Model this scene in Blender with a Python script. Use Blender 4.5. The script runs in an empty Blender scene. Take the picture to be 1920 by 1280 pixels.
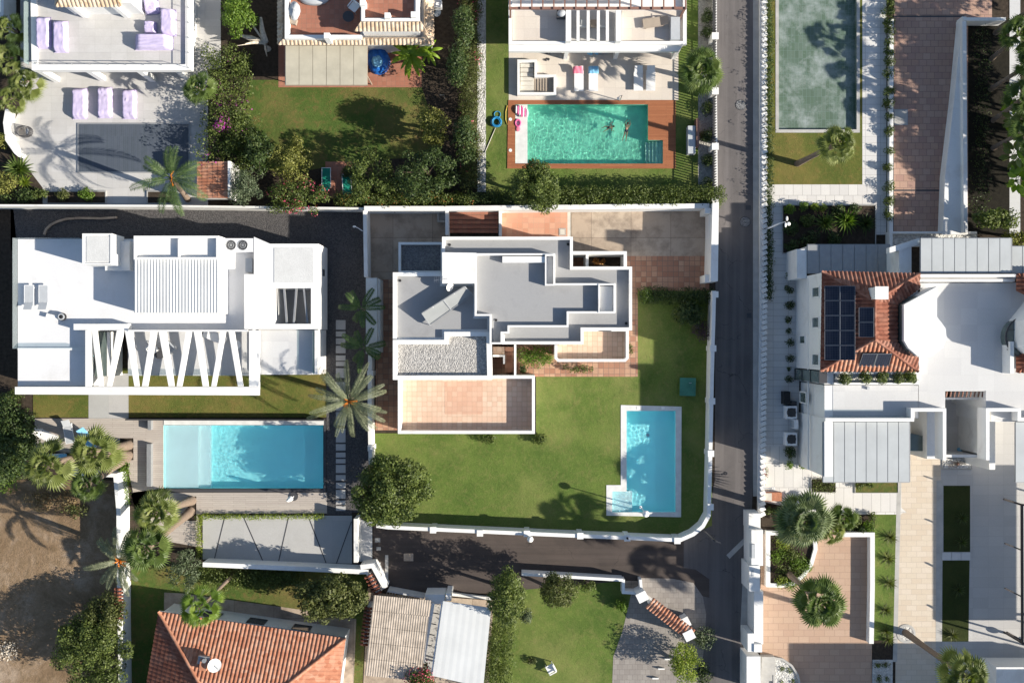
import bpy, bmesh, math, random
import numpy as np
from mathutils import Vector, Matrix
S = bpy.context.scene
COL = S.collection
R = math.radians
random.seed(7); RNG = np.random.default_rng(7)

# ---------------------------------------------------------------- camera, sky, sun, exposure
CAM_H = 80.0          # the drone hovers 80 m above the ground and looks straight down
FPX = 1920.0          # focal length in photo pixels
cam = bpy.data.cameras.new('Camera'); cam.sensor_width = 36.0; cam.lens = FPX/1920*36.0
cam.clip_start = 0.5; cam.clip_end = 2000
camo = bpy.data.objects.new('Camera', cam); COL.objects.link(camo)
camo.location = (0, 0, CAM_H); camo.rotation_euler = (0, 0, 0); S.camera = camo
SUN_EL = R(27.0); SUN_AZ = R(-15.6)     # the sun stands low on the right, a little towards the bottom edge
SUN_DIR = Vector((math.cos(SUN_EL)*math.cos(SUN_AZ), math.cos(SUN_EL)*math.sin(SUN_AZ), math.sin(SUN_EL)))
wd = bpy.data.worlds.new('World'); S.world = wd; wd.use_nodes = True
_nt = wd.node_tree; _bg = _nt.nodes['Background']
_sky = _nt.nodes.new('ShaderNodeTexSky'); _sky.sky_type = 'NISHITA'; _sky.sun_disc = False
_sky.sun_elevation = SUN_EL; _sky.sun_rotation = R(90) - SUN_AZ
_sky.air_density = 1.0; _sky.dust_density = 0.6; _sky.ozone_density = 1.0
_nt.links.new(_sky.outputs[0], _bg.inputs[0]); _bg.inputs[1].default_value = 0.086
sun = bpy.data.lights.new('Sun', 'SUN'); sun.energy = 5.0; sun.angle = R(0.5); sun.color = (1.0, 0.925, 0.80)
sun.cycles.is_caustics_light = True
suno = bpy.data.objects.new('Sun', sun); COL.objects.link(suno)
suno.rotation_euler = SUN_DIR.to_track_quat('Z', 'Y').to_euler()
S.view_settings.view_transform = 'Standard'; S.view_settings.look = 'None'
S.view_settings.gamma = 1.0; S.view_settings.use_curve_mapping = False
S.view_settings.exposure = 0.86
S.cycles.max_bounces = 6; S.cycles.transparent_max_bounces = 12

# ---------------------------------------------------------------- pixel of the photo -> world point at height z
def W(px, py, z=0.0):
    k = (CAM_H - z)/FPX
    return ((px - 960.0)*k, (640.0 - py)*k)
def WZ(px, py, z=0.0):
    x, y = W(px, py, z); return (x, y, z)
PM = CAM_H/FPX        # metres per photo pixel on the ground

# ---------------------------------------------------------------- materials
MATS = {}
class NB:
    """small node builder"""
    def __init__(s, name):
        s.m = bpy.data.materials.new(name); s.m.use_nodes = True
        s.t = s.m.node_tree; s.b = s.t.nodes['Principled BSDF']; s.out = s.t.nodes['Material Output']
        s.b.inputs['Roughness'].default_value = 0.85
        s.b.inputs['Specular IOR Level'].default_value = 0.25
        s._tc = None
    def n(s, k, **kw):
        x = s.t.nodes.new(k)
        for a, v in kw.items(): setattr(x, a, v)
        return x
    def l(s, a, b): s.t.links.new(a, b)
    def co(s):
        if s._tc is None:
            s._tc = s.n('ShaderNodeNewGeometry').outputs['Position']
        return s._tc
    def noise(s, scale, detail=4, rough=0.55, dist=0.0, co=None):
        x = s.n('ShaderNodeTexNoise'); x.inputs['Scale'].default_value = scale
        x.inputs['Detail'].default_value = detail; x.inputs['Roughness'].default_value = rough
        x.inputs['Distortion'].default_value = dist
        s.l(co or s.co(), x.inputs['Vector']); return x.outputs['Fac']
    def ramp(s, fac, stops):
        x = s.n('ShaderNodeValToRGB'); e = x.color_ramp.elements
        while len(e) < len(stops): e.new(0.5)
        for i, (p, c) in enumerate(stops):
            e[i].position = p; e[i].color = (c[0], c[1], c[2], 1) if not isinstance(c, float) else (c, c, c, 1)
        s.l(fac, x.inputs[0]); return x.outputs[0]
    def mix(s, fac, a, b, mode='MIX'):
        x = s.n('ShaderNodeMix', data_type='RGBA', blend_type=mode)
        for sock, v in ((x.inputs[0], fac), (x.inputs[6], a), (x.inputs[7], b)):
            if isinstance(v, (int, float)): sock.default_value = v
            elif isinstance(v, tuple): sock.default_value = (v[0], v[1], v[2], 1)
            else: s.l(v, sock)
        return x.outputs[2]
    def math(s, op, a, b=0.0):
        x = s.n('ShaderNodeMath', operation=op)
        for sock, v in ((x.inputs[0], a), (x.inputs[1], b)):
            if isinstance(v, (int, float)): sock.default_value = v
            else: s.l(v, sock)
        return x.outputs[0]
    def mapping(s, scale=(1, 1, 1), rot=(0, 0, 0), loc=(0, 0, 0)):
        x = s.n('ShaderNodeMapping'); x.inputs['Scale'].default_value = scale
        x.inputs['Rotation'].default_value = rot; x.inputs['Location'].default_value = loc
        s.l(s.co(), x.inputs['Vector']); return x.outputs[0]
    def bump(s, h, strength=0.5, dist=0.02, prev=None):
        x = s.n('ShaderNodeBump'); x.inputs['Strength'].default_value = strength; x.inputs['Distance'].default_value = dist
        s.l(h, x.inputs['Height'])
        if prev is not None: s.l(prev, x.inputs['Normal'])
        return x.outputs[0]
    def set(s, color=None, rough=None, normal=None, metal=None, spec=None):
        for k, v in (('Base Color', color), ('Roughness', rough), ('Normal', normal), ('Metallic', metal), ('Specular IOR Level', spec)):
            if v is None: continue
            if isinstance(v, (int, float)): s.b.inputs[k].default_value = v
            elif isinstance(v, tuple): s.b.inputs[k].default_value = (v[0], v[1], v[2], 1)
            else: s.l(v, s.b.inputs[k])
        return s.m

def plain(name, c, rough=0.7, var=0.12, scale=3.0, metal=0.0, bump=0.0, bscale=40.0, spec=0.25):
    if name in MATS: return MATS[name]
    k = NB(name); f = k.noise(scale, 5, 0.6)
    lo = tuple(v*(1-var) for v in c); hi = tuple(min(1, v*(1+var)) for v in c)
    col = k.ramp(f, [(0.3, lo), (0.7, hi)])
    nm = k.bump(k.noise(bscale, 3), bump, 0.02) if bump else None
    MATS[name] = k.set(col, rough, nm, metal, spec); return MATS[name]

def plaster(name, c, stain=0.1, stainc=(0.45, 0.42, 0.38)):
    """painted render with faint dirt"""
    k = NB(name)
    big = k.noise(0.6, 6, 0.65, 0.4); fine = k.noise(9.0, 4, 0.6)
    base = k.mix(k.ramp(fine, [(0.35, 0.0), (0.75, 1.0)]), tuple(v*0.94 for v in c), c)
    dirt = k.ramp(big, [(0.52, 0.0), (0.78, 1.0)])
    col = k.mix(k.math('MULTIPLY', dirt, stain*2.2), base, stainc)
    MATS[name] = k.set(col, 0.8, k.bump(k.noise(25, 3), 0.25, 0.01)); return MATS[name]

def gravelmat(name, c1, c2, scale=14.0, bump=0.8, dist=0.05):
    k = NB(name)
    v = k.n('ShaderNodeTexVoronoi'); v.inputs['Scale'].default_value = scale; k.l(k.co(), v.inputs['Vector'])
    sp = k.n('ShaderNodeSeparateColor'); k.l(v.outputs['Color'], sp.inputs[0])
    col = k.mix(k.ramp(sp.outputs[0], [(0.1, 0.0), (0.9, 1.0)]), c1, c2)
    col = k.mix(k.ramp(k.noise(1.2, 4), [(0.4, 0.0), (0.7, 0.35)]), col, tuple(x*0.7 for x in c1))
    MATS[name] = k.set(col, 0.9, k.bump(k.math('MULTIPLY', v.outputs['Distance'], -1.0), bump, dist)); return MATS[name]

def tilemat(name, cols, sx, sy, mortar, mcol, rot=0.0, stagger=0.0, stain=0.3, stainc=(0.3, 0.26, 0.22), rough=0.75, seedv=0.0):
    """rectangular slabs with individual tints and joints; sx, sy = slab size in metres"""
    k = NB(name)
    br = k.n('ShaderNodeTexBrick'); br.offset = stagger; br.squash = 1.0
    k.l(k.mapping(rot=(0, 0, rot), loc=(seedv, seedv*0.7, 0)), br.inputs['Vector'])
    br.inputs['Scale'].default_value = 1.0; br.inputs['Brick Width'].default_value = sx
    br.inputs['Row Height'].default_value = sy; br.inputs['Mortar Size'].default_value = mortar
    br.inputs['Mortar Smooth'].default_value = 0.3; br.inputs['Bias'].default_value = 0.0
    br.inputs['Color1'].default_value = (0, 0, 0, 1); br.inputs['Color2'].default_value = (1, 1, 1, 1)
    br.inputs['Mortar'].default_value = (0.5, 0.5, 0.5, 1)
    n = len(cols)
    col = k.ramp(br.outputs['Color'], [((i + 0.5)/n, c) for i, c in enumerate(cols)])
    col = k.mix(k.ramp(k.noise(11, 4, 0.65), [(0.3, 0.0), (0.8, 0.4)]), col, tuple(v*0.72 for v in cols[0]))
    st = k.ramp(k.noise(0.6, 7, 0.7, 0.12), [(0.45, 0.0), (0.75, 1.0)])
    col = k.mix(k.math('MULTIPLY', st, stain), col, stainc)
    col = k.mix(br.outputs['Fac'], col, mcol)
    h = k.math('MULTIPLY', br.outputs['Fac'], -1.0)
    MATS[name] = k.set(col, rough, k.bump(h, 0.5, 0.01, k.bump(k.noise(30, 2), 0.15, 0.01))); return MATS[name]

def woodmat(name, c1, c2, board=0.14, rot=0.0, gapc=(0.02, 0.015, 0.01)):
    k = NB(name)
    br = k.n('ShaderNodeTexBrick'); br.offset = 0.37
    k.l(k.mapping(rot=(0, 0, rot)), br.inputs['Vector'])
    br.inputs['Scale'].default_value = 1.0; br.inputs['Brick Width'].default_value = 2.6
    br.inputs['Row Height'].default_value = board; br.inputs['Mortar Size'].default_value = board*0.045
    br.inputs['Color1'].default_value = (*c1, 1); br.inputs['Color2'].default_value = (*c2, 1)
    br.inputs['Mortar'].default_value = (*gapc, 1)
    g = k.noise(1.0, 5, 0.6, 0.0, k.mapping(scale=(1.5, 22, 1) if abs(rot) < 0.5 else (22, 1.5, 1)))
    col = k.mix(k.ramp(g, [(0.3, 0.0), (0.75, 0.5)]), br.outputs['Color'], tuple(v*0.6 for v in c1))
    MATS[name] = k.set(col, 0.65, k.bump(k.math('MULTIPLY', br.outputs['Fac'], -1.0), 0.6, 0.01)); return MATS[name]

def grassmat(name, c1, c2, dry, dryamt=0.35, s=1.0, stripes=0.0):
    k = NB(name)
    f1 = k.noise(0.35*s, 5, 0.62, 0.3); f2 = k.noise(2.2, 5, 0.7); f3 = k.noise(16, 3, 0.8)
    col = k.mix(k.ramp(f1, [(0.35, 0.0), (0.65, 1.0)]), c1, c2)
    col = k.mix(k.ramp(f2, [(0.5, 0.0), (0.72, dryamt)]), col, dry)
    col = k.mix(k.ramp(k.noise(0.8, 6, 0.7, 0.6), [(0.55, 0.0), (0.75, dryamt*1.6)]), col, dry)
    col = k.mix(k.ramp(f3, [(0.3, 0.0), (0.8, 0.75)]), tuple(v*0.55 for v in c1), col) if False else \
          k.mix(k.ramp(f3, [(0.28, 0.65), (0.55, 0.0)]), col, tuple(v*0.4 for v in c1))
    f5 = k.noise(0.16, 4, 0.6, 0.3)
    col = k.mix(k.ramp(f5, [(0.45, 0.0), (0.7, 0.45)]), col, tuple(min(1, v*1.35) for v in dry))
    f4 = k.noise(5.5, 6, 0.8)
    col = k.mix(k.ramp(f4, [(0.5, 0.0), (0.75, 0.45)]), col, tuple(min(1, v*1.5) for v in c2))
    nm = k.bump(k.noise(45, 3, 0.7), 0.8, 0.05, k.bump(f2, 0.5, 0.12))
    MATS[name] = k.set(col, 0.95, nm, spec=0.1); return MATS[name]

def leafmat(name, c1, c2, c3=None, trans=0.25, rough=0.55):
    """leaves: every leaf its own tint, plus drifts of lighter and darker growth"""
    k = NB(name)
    g = k.n('ShaderNodeNewGeometry'); rnd = g.outputs['Random Per Island']
    col = k.ramp(rnd, [(0.0, c1), (0.75, c2), (1.0, c3 or c2)])
    col = k.mix(k.ramp(k.noise(1.3, 3), [(0.4, 0.0), (0.65, 0.5)]), col, tuple(v*0.7 for v in c1))
    k.set(col, rough, spec=0.3)
    tr = k.n('ShaderNodeBsdfTranslucent'); k.l(k.mix(1.0, col, (1.3, 1.5, 0.5), 'MULTIPLY'), tr.inputs['Color'])
    ms = k.n('ShaderNodeMixShader'); ms.inputs[0].default_value = trans
    k.l(k.b.outputs[0], ms.inputs[1]); k.l(tr.outputs[0], ms.inputs[2]); k.l(ms.outputs[0], k.out.inputs[0])
    MATS[name] = k.m; return k.m

def glassmat(name, tint, alpha=0.5, rough=0.05):
    """sheet glass: part clear, part mirror"""
    k = NB(name)
    tr = k.n('ShaderNodeBsdfTransparent'); tr.inputs[0].default_value = (*tint, 1)
    k.set((tint[0]*0.5, tint[1]*0.5, tint[2]*0.5), rough, spec=0.6)
    ms = k.n('ShaderNodeMixShader'); ms.inputs[0].default_value = 1 - alpha
    k.l(k.b.outputs[0], ms.inputs[1]); k.l(tr.outputs[0], ms.inputs[2]); k.l(ms.outputs[0], k.out.inputs[0])
    MATS[name] = k.m; return k.m

def watermat(name, tint, rip=0.25, scale=2.5):
    """pool water: tinted see-through with a rippled reflecting skin"""
    k = NB(name)
    gl = k.n('ShaderNodeBsdfGlass'); gl.inputs['Color'].default_value = (*tint, 1); gl.inputs['Roughness'].default_value = 0.0; gl.inputs['IOR'].default_value = 1.33
    tr = k.n('ShaderNodeBsdfTransparent'); tr.inputs[0].default_value = (*tint, 1)
    ms = k.n('ShaderNodeMixShader'); ms.inputs[0].default_value = 0.6; k.l(tr.outputs[0], ms.inputs[1]); k.l(gl.outputs[0], ms.inputs[2])
    k.l(ms.outputs[0], k.out.inputs[0]); MATS[name] = k.m; return k.m

ORD = ('first', 'second', 'third', 'fourth', 'fifth', 'sixth', 'seventh', 'eighth', 'ninth', 'tenth', 'eleventh', 'twelfth', 'thirteenth', 'fourteenth', 'fifteenth', 'sixteenth', 'last')
# ---------------------------------------------------------------- tagging
def tag(o, label=None, cat=None, group=None, kind=None):
    if label: o['label'] = label
    if cat: o['category'] = cat
    if group: o['group'] = group
    if kind: o['kind'] = kind
    return o
def thing(name, label, cat, loc, group=None, rz=0.0):
    o = bpy.data.objects.new(name, None); o.empty_display_size = 0.3; COL.objects.link(o)
    o.location = loc; o.rotation_euler = (0, 0, rz)
    return tag(o, label, cat, group)
def PT(name, label, cat, px, py, z=0.0, group=None):
    return thing(name, label, cat, WZ(px, py, z), group)

# ---------------------------------------------------------------- mesh collecting
def ring_offset(pts, d):
    """offset a closed polygon inward by d with mitred corners (any winding)"""
    n = len(pts); A = sum(pts[i][0]*pts[(i+1) % n][1] - pts[(i+1) % n][0]*pts[i][1] for i in range(n))
    s = 1.0 if A > 0 else -1.0; out = []
    for i in range(n):
        p0, p1, p2 = Vector(pts[i-1]).to_2d(), Vector(pts[i]).to_2d(), Vector(pts[(i+1) % n]).to_2d()
        a = (p1-p0).normalized(); b = (p2-p1).normalized()
        na = Vector((-a.y, a.x))*s; nb = Vector((-b.y, b.x))*s
        m = na+nb
        if m.length < 1e-6: m = na
        m.normalize(); c = max(0.25, m.dot(na)); q = p1 + m*(d/c)
        out.append((q.x, q.y))
    return out
class MB:
    def __init__(s): s.v = []; s.f = []; s.sm = []
    def add(s, vs, fs, smooth=False):
        o = len(s.v); s.v += [tuple(v) for v in vs]
        for f in fs: s.f.append([i+o for i in f]); s.sm.append(smooth)
        return s
    def box(s, x0, y0, x1, y1, z0, z1):
        x0, x1 = min(x0, x1), max(x0, x1); y0, y1 = min(y0, y1), max(y0, y1)
        return s.add([(x0,y0,z0),(x1,y0,z0),(x1,y1,z0),(x0,y1,z0),(x0,y0,z1),(x1,y0,z1),(x1,y1,z1),(x0,y1,z1)],
                     [(0,3,2,1),(4,5,6,7),(0,1,5,4),(1,2,6,5),(2,3,7,6),(3,0,4,7)])
    def pbox(s, a, b, c, d, z0, z1, zr=None):
        zr = z1 if zr is None else zr
        x0, y0 = W(a, b, zr); x1, y1 = W(c, d, zr); return s.box(x0, y0, x1, y1, z0, z1)
    def prism(s, pts, z0, z1, z1b=None):
        n = len(pts); A = sum(pts[i][0]*pts[(i+1) % n][1] - pts[(i+1) % n][0]*pts[i][1] for i in range(n))
        if A < 0: pts = list(reversed(pts))
        vs = [(p[0], p[1], z0) for p in pts] + [(p[0], p[1], z1) for p in pts]
        fs = [list(range(n-1, -1, -1)), list(range(n, 2*n))] + [(i, (i+1) % n, n+(i+1) % n, n+i) for i in range(n)]
        return s.add(vs, fs)
    def pprism(s, pts, z0, z1, zr=None):
        zr = z1 if zr is None else zr
        return s.prism([W(p[0], p[1], zr) for p in pts], z0, z1)
    def sheet(s, pts, z):      # pixel outline at z, one face up
        w = [W(p[0], p[1], z) for p in pts]; n = len(w)
        A = sum(w[i][0]*w[(i+1) % n][1] - w[(i+1) % n][0]*w[i][1] for i in range(n))
        if A < 0: w.reverse()
        return s.add([(x, y, z) for x, y in w], [list(range(n))])
    def wring(s, outer, inner, z0, z1):
        n = len(outer)
        vs = [(*p, z0) for p in outer]+[(*p, z0) for p in inner]+[(*p, z1) for p in outer]+[(*p, z1) for p in inner]
        fs = []
        for i in range(n):
            j = (i+1) % n
            fs += [(i, j, 2*n+j, 2*n+i), (n+j, n+i, 3*n+i, 3*n+j), (2*n+i, 2*n+j, 3*n+j, 3*n+i), (j, i, n+i, n+j)]
        return s.add(vs, fs)
    def pring(s, pts, t, z0, z1, zr=None):    # parapet: ring inward of the outline
        w = [W(p[0], p[1], z1 if zr is None else zr) for p in pts]
        return s.wring(w, ring_offset(w, t), z0, z1)
    def pwall(s, pts, t, z0, z1, zr=None):    # open wall centred on a pixel polyline
        w = [Vector(W(p[0], p[1], z1 if zr is None else zr)) for p in pts]; L = []; Rr = []
        for i, p in enumerate(w):
            a = (w[i]-w[i-1]).normalized() if i else (w[1]-w[0]).normalized()
            b = (w[i+1]-w[i]).normalized() if i < len(w)-1 else a
            m = Vector((-a.y-b.y, a.x+b.x)).normalized(); c = max(0.3, m.dot(Vector((-a.y, a.x))))
            L.append(p+m*(t/2/c)); Rr.append(p-m*(t/2/c))
        return s.prism([tuple(p) for p in L]+[tuple(p) for p in reversed(Rr)], z0, z1)
    def obox(s, c, ux, hx, hy, z0, z1):       # box turned in plan: centre, direction, half sizes
        ux = Vector(ux).to_2d().normalized(); uy = Vector((-ux.y, ux.x)); c = Vector(c[:2])
        return s.prism([tuple(c+ux*a*hx+uy*b*hy) for a, b in ((-1,-1),(1,-1),(1,1),(-1,1))], z0, z1)
    def tube(s, pts, rad, n=8, cap=True, smooth=True):
        pts = [Vector(p) for p in pts]; m = len(pts)
        if not hasattr(rad, '__len__'): rad = [rad]*m
        vs = []; up = Vector((0, 0, 1))
        for i, p in enumerate(pts):
            d = (pts[min(i+1, m-1)]-pts[max(i-1, 0)]).normalized()
            a = d.cross(up) if abs(d.z) < 0.95 else d.cross(Vector((0, 1, 0)))
            a.normalize(); b = a.cross(d).normalized()
            for k in range(n):
                th = 2*math.pi*k/n; vs.append(p+a*math.cos(th)*rad[i]+b*math.sin(th)*rad[i])
        fs = [(i*n+k, i*n+(k+1) % n, (i+1)*n+(k+1) % n, (i+1)*n+k) for i in range(m-1) for k in range(n)]
        s.add(vs, fs, smooth)
        if cap:
            o = len(s.v)-m*n
            s.f.append([o+k for k in range(n)]); s.sm.append(False)
            s.f.append([o+(m-1)*n+k for k in range(n-1, -1, -1)]); s.sm.append(False)
        return s
    def bar(s, a, b, w, h):                   # square bar between two 3-D points
        a = Vector(a); b = Vector(b); d = (b-a).normalized()
        u = d.cross(Vector((0, 0, 1))) if abs(d.z) < 0.98 else Vector((1, 0, 0)); u.normalize(); v = u.cross(d).normalized()
        vs = [p+u*i*w/2+v*j*h/2 for p in (a, b) for i, j in ((-1,-1),(1,-1),(1,1),(-1,1))]
        return s.add(vs, [(0,1,2,3),(7,6,5,4),(0,4,5,1),(1,5,6,2),(2,6,7,3),(3,7,4,0)])
    def ell(s, c, r, nu=12, nv=7, noise=0.0, half=False, seed=0):
        rr = random.Random(seed); vs = []; r = r if hasattr(r, '__len__') else (r, r, r)
        for j in range(nv+1):
            ph = (-math.pi/2 if not half else 0) + (math.pi if not half else math.pi/2)*j/nv
            for i in range(nu):
                th = 2*math.pi*i/nu; q = 1+noise*(rr.random()-0.5)*2
                vs.append((c[0]+r[0]*math.cos(ph)*math.cos(th)*q, c[1]+r[1]*math.cos(ph)*math.sin(th)*q, c[2]+r[2]*math.sin(ph)*q))
        fs = [(j*nu+i, j*nu+(i+1) % nu, (j+1)*nu+(i+1) % nu, (j+1)*nu+i) for j in range(nv) for i in range(nu)]
        return s.add(vs, fs, True)
    def cyl(s, c, r, z0, z1, n=20, r1=None):
        r1 = r if r1 is None else r1
        vs = [(c[0]+r*math.cos(2*math.pi*k/n), c[1]+r*math.sin(2*math.pi*k/n), z0) for k in range(n)] + \
             [(c[0]+r1*math.cos(2*math.pi*k/n), c[1]+r1*math.sin(2*math.pi*k/n), z1) for k in range(n)]
        return s.add(vs, [list(range(n-1, -1, -1)), list(range(n, 2*n))]+[(k, (k+1) % n, n+(k+1) % n, n+k) for k in range(n)])
    def torus(s, c, Rr, r, n=28, m=8, squash=1.0):
        vs = []
        for i in range(n):
            a = 2*math.pi*i/n
            for j in range(m):
                b = 2*math.pi*j/m; q = Rr+r*math.cos(b)
                vs.append((c[0]+q*math.cos(a), c[1]+q*math.sin(a)*squash, c[2]+r*math.sin(b)))
        return s.add(vs, [(i*m+j, ((i+1) % n)*m+j, ((i+1) % n)*m+(j+1) % m, i*m+(j+1) % m) for i in range(n) for j in range(m)], True)
    def build(s, name, mat, parent=None, **kw):
        me = bpy.data.meshes.new(name); loc = Vector((0, 0, 0))
        vs = s.v
        if parent is not None:
            p = parent
            while p.parent is not None: p = p.parent
            loc = Vector(p.location)
            vs = [(v[0]-loc.x, v[1]-loc.y, v[2]-loc.z) for v in vs]
        me.from_pydata(vs, [], s.f); me.update()
        if any(s.sm): me.polygons.foreach_set('use_smooth', s.sm)
        if mat: me.materials.append(mat)
        o = bpy.data.objects.new(name, me); COL.objects.link(o); o.parent = parent
        tag(o, **kw); return o
def struct(name, mb, mat): return mb.build(name, mat, None, kind='structure')
def copy_tree(o, parent=None):
    c = o.copy(); COL.objects.link(c); c.parent = parent
    for ch in list(o.children): copy_tree(ch, c)
    return c
def place(o, px, py, z=0.0, rz=None, label=None, scale=None):
    o.location = WZ(px, py, z)
    if rz is not None: o.rotation_euler = (0, 0, rz)
    if label: o['label'] = label
    if scale: o.scale = (scale,)*3
    return o

# ---------------------------------------------------------------- leaves
def npmesh(name, V, F, mat, parent, smooth=False):
    """V (n,3), F (m,4) quads in world space"""
    me = bpy.data.meshes.new(name)
    if parent is not None:
        p = parent
        while p.parent is not None: p = p.parent
        V = V - np.array(p.location)
    me.vertices.add(len(V)); me.vertices.foreach_set('co', V.astype(np.float32).ravel())
    me.loops.add(F.size); me.loops.foreach_set('vertex_index', F.astype(np.int32).ravel())
    me.polygons.add(len(F)); me.polygons.foreach_set('loop_start', np.arange(0, F.size, F.shape[1], dtype=np.int32))
    me.update(calc_edges=True); me.validate()
    if smooth: me.polygons.foreach_set('use_smooth', np.ones(len(F), dtype=bool))
    me.materials.append(mat)
    o = bpy.data.objects.new(name, me); COL.objects.link(o); o.parent = parent; return o
def leaf_quads(P, N, size, aspect=0.55, jitter=0.9, droop=0.0):
    """rhombic leaves at points P, roughly facing N"""
    n = len(P)
    d = N + RNG.normal(0, jitter, (n, 3)); d /= np.linalg.norm(d, axis=1, keepdims=True)+1e-9
    t = RNG.normal(0, 1, (n, 3)); t[:, 2] -= droop
    a = np.cross(d, t); a /= np.linalg.norm(a, axis=1, keepdims=True)+1e-9
    b = np.cross(d, a)
    s = size*RNG.uniform(0.6, 1.35, (n, 1)); w = s*aspect
    fold = d*s*0.12
    V = np.stack([P-b*s*0.5, P+a*w*0.5+fold, P+b*s*0.5, P-a*w*0.5+fold], 1).reshape(-1, 3)
    F = np.arange(4*n).reshape(n, 4)
    return V, F
def crown_points(clumps, dens, shell=0.75):
    Ps = []; Ns = []
    for (cx, cy, cz, rx, ry, rz) in clumps:
        n = int(dens*(rx*ry+rx*rz+ry*rz)/3*12.0)
        u = RNG.normal(0, 1, (n, 3)); u /= np.linalg.norm(u, axis=1, keepdims=True)
        r = (RNG.uniform(0, 1, (n, 1)))**(1/3.0); r = shell*(0.8+0.25*r)+(1-shell)*r
        r *= 1+0.12*RNG.normal(0, 1, (n, 1))
        P = u*r*np.array([rx, ry, rz])+np.array([cx, cy, cz]); Ps.append(P); Ns.append(u)
    return np.concatenate(Ps), np.concatenate(Ns)
def make_clumps(c, r, h, n, cr, seed, squash=0.8, flat=0.0):
    """n sub-clumps of radius ~cr spread over a crown ellipsoid centred c, radii r (xy tuple) and h (half height)"""
    q = random.Random(seed); out = []
    for i in range(n):
        for _ in range(30):
            x, y, z = q.uniform(-1, 1), q.uniform(-1, 1), q.uniform(-0.7, 1)
            d = math.sqrt(x*x+y*y+z*z)
            if 0.35 < d < 1.0: break
        k = cr*q.uniform(0.65, 1.3)
        sx = max(0.05, r[0]-k*0.8); sy = max(0.05, r[1]-k*0.8); sz = max(0.05, h-k*0.6)
        out.append((c[0]+x*sx, c[1]+y*sy, c[2]+z*sz, k, k*q.uniform(0.8, 1.2), k*squash))
    return out
def leafy(name, clumps, dens, leaf, mat, parent, aspect=0.55, jitter=0.62, core=True, droop=0.0, zmin=0.03):
    P, N = crown_points(clumps, dens)
    k = P[:, 2] > zmin; P = P[k]; N = N[k]
    V, F = leaf_quads(P, N*1.0+np.array([0, 0, 0.5]), leaf, aspect, jitter, droop)
    return npmesh(name, V, F, mat, parent)
def tree(name, label, cat, base, crown, r, h, mats, z_c, n=26, cr=None, leaf=0.2, dens=26, seed=1, group=None, trunk_r=0.14, aspect=0.55, squash=0.8, flowers=None, limbs=5):
    """base px (ground), crown px centre at height z_c, r = plan radii in photo pixels at that height"""
    t = PT(name, label, cat, base[0], base[1], 0, group)
    k = (CAM_H-z_c)/FPX; rx, ry = (r[0]*k, r[1]*k) if hasattr(r, '__len__') else (r*k, r*k)
    cx, cy = W(crown[0], crown[1], z_c); b = Vector(WZ(base[0], base[1], 0))
    cl = make_clumps((cx, cy, z_c), (rx, ry), h, n, cr or max(0.3, min(rx, ry)*0.36), seed, squash)
    cl = [(*e[:3], e[3]*.86, e[4]*.86, e[5]*.86) for e in cl]
    leafy('crown', cl, dens*1.25, leaf, mats[0], t, aspect)
    m = MB(); c = Vector((cx, cy, z_c)); q = random.Random(seed+5)
    mid = b.lerp(c, 0.45)+Vector((q.uniform(-.1, .1), q.uniform(-.1, .1), 0))
    m.tube([b, b.lerp(mid, 0.5), mid, b.lerp(c, 0.8)], [trunk_r*1.3, trunk_r, trunk_r*0.85, trunk_r*0.4], 8)
    for i in range(limbs):
        e = cl[q.randrange(len(cl))]; p = Vector(e[:3]); s0 = b.lerp(c, q.uniform(0.35, 0.65))
        m.tube([s0, s0.lerp(p, 0.5)+Vector((0, 0, 0.15)), p], [trunk_r*0.5, trunk_r*0.35, trunk_r*0.15], 5)
    m.build('trunk', mats[1], t)
    if flowers:
        P, N = crown_points([e for i, e in enumerate(cl) if q.random() < flowers[1]], flowers[2], 1.0)
        P = P+N*0.12; V, F = leaf_quads(P, N, flowers[3], 0.9, 0.6); npmesh('blossom', V, F, flowers[0], t)
    return t
def bush(name, label, cat, px, py, r, h, mat, leaf=0.14, dens=34, seed=1, n=10, group=None, z0=0.0, aspect=0.55, flowers=None):
    """one-mesh rounded shrub, radius in photo pixels"""
    k = PM; rx, ry = (r[0]*k, r[1]*k) if hasattr(r, '__len__') else (r*k, r*k)
    if min(rx, ry) < .75: dens *= 2.2
    x, y = W(px, py, z0); cl = make_clumps((x, y, z0+h*0.5), (rx, ry), h*0.5, n, max(0.13, min(rx, ry)*0.5), seed, 0.8)
    t = thing(name, label, cat, (x, y, z0), group)
    leafy('foliage', cl, dens, leaf, mat, t, aspect, zmin=z0+0.02)
    m = MB()
    for e in cl[:4]: m.tube([(x, y, z0), ((x+e[0])/2, (y+e[1])/2, z0+h*.3), e[:3]], [0.03, 0.025, 0.012], 5)
    m.build('stem', MATS['bark'], t)
    if flowers:
        P, N = crown_points(cl[:max(2, int(len(cl)*flowers[1]))], flowers[2], 1.0); P += N*0.08; V, F = leaf_quads(P, N, flowers[3], 0.9, 0.6)
        npmesh('blossom', V, F, flowers[0], t)
    return t
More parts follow.
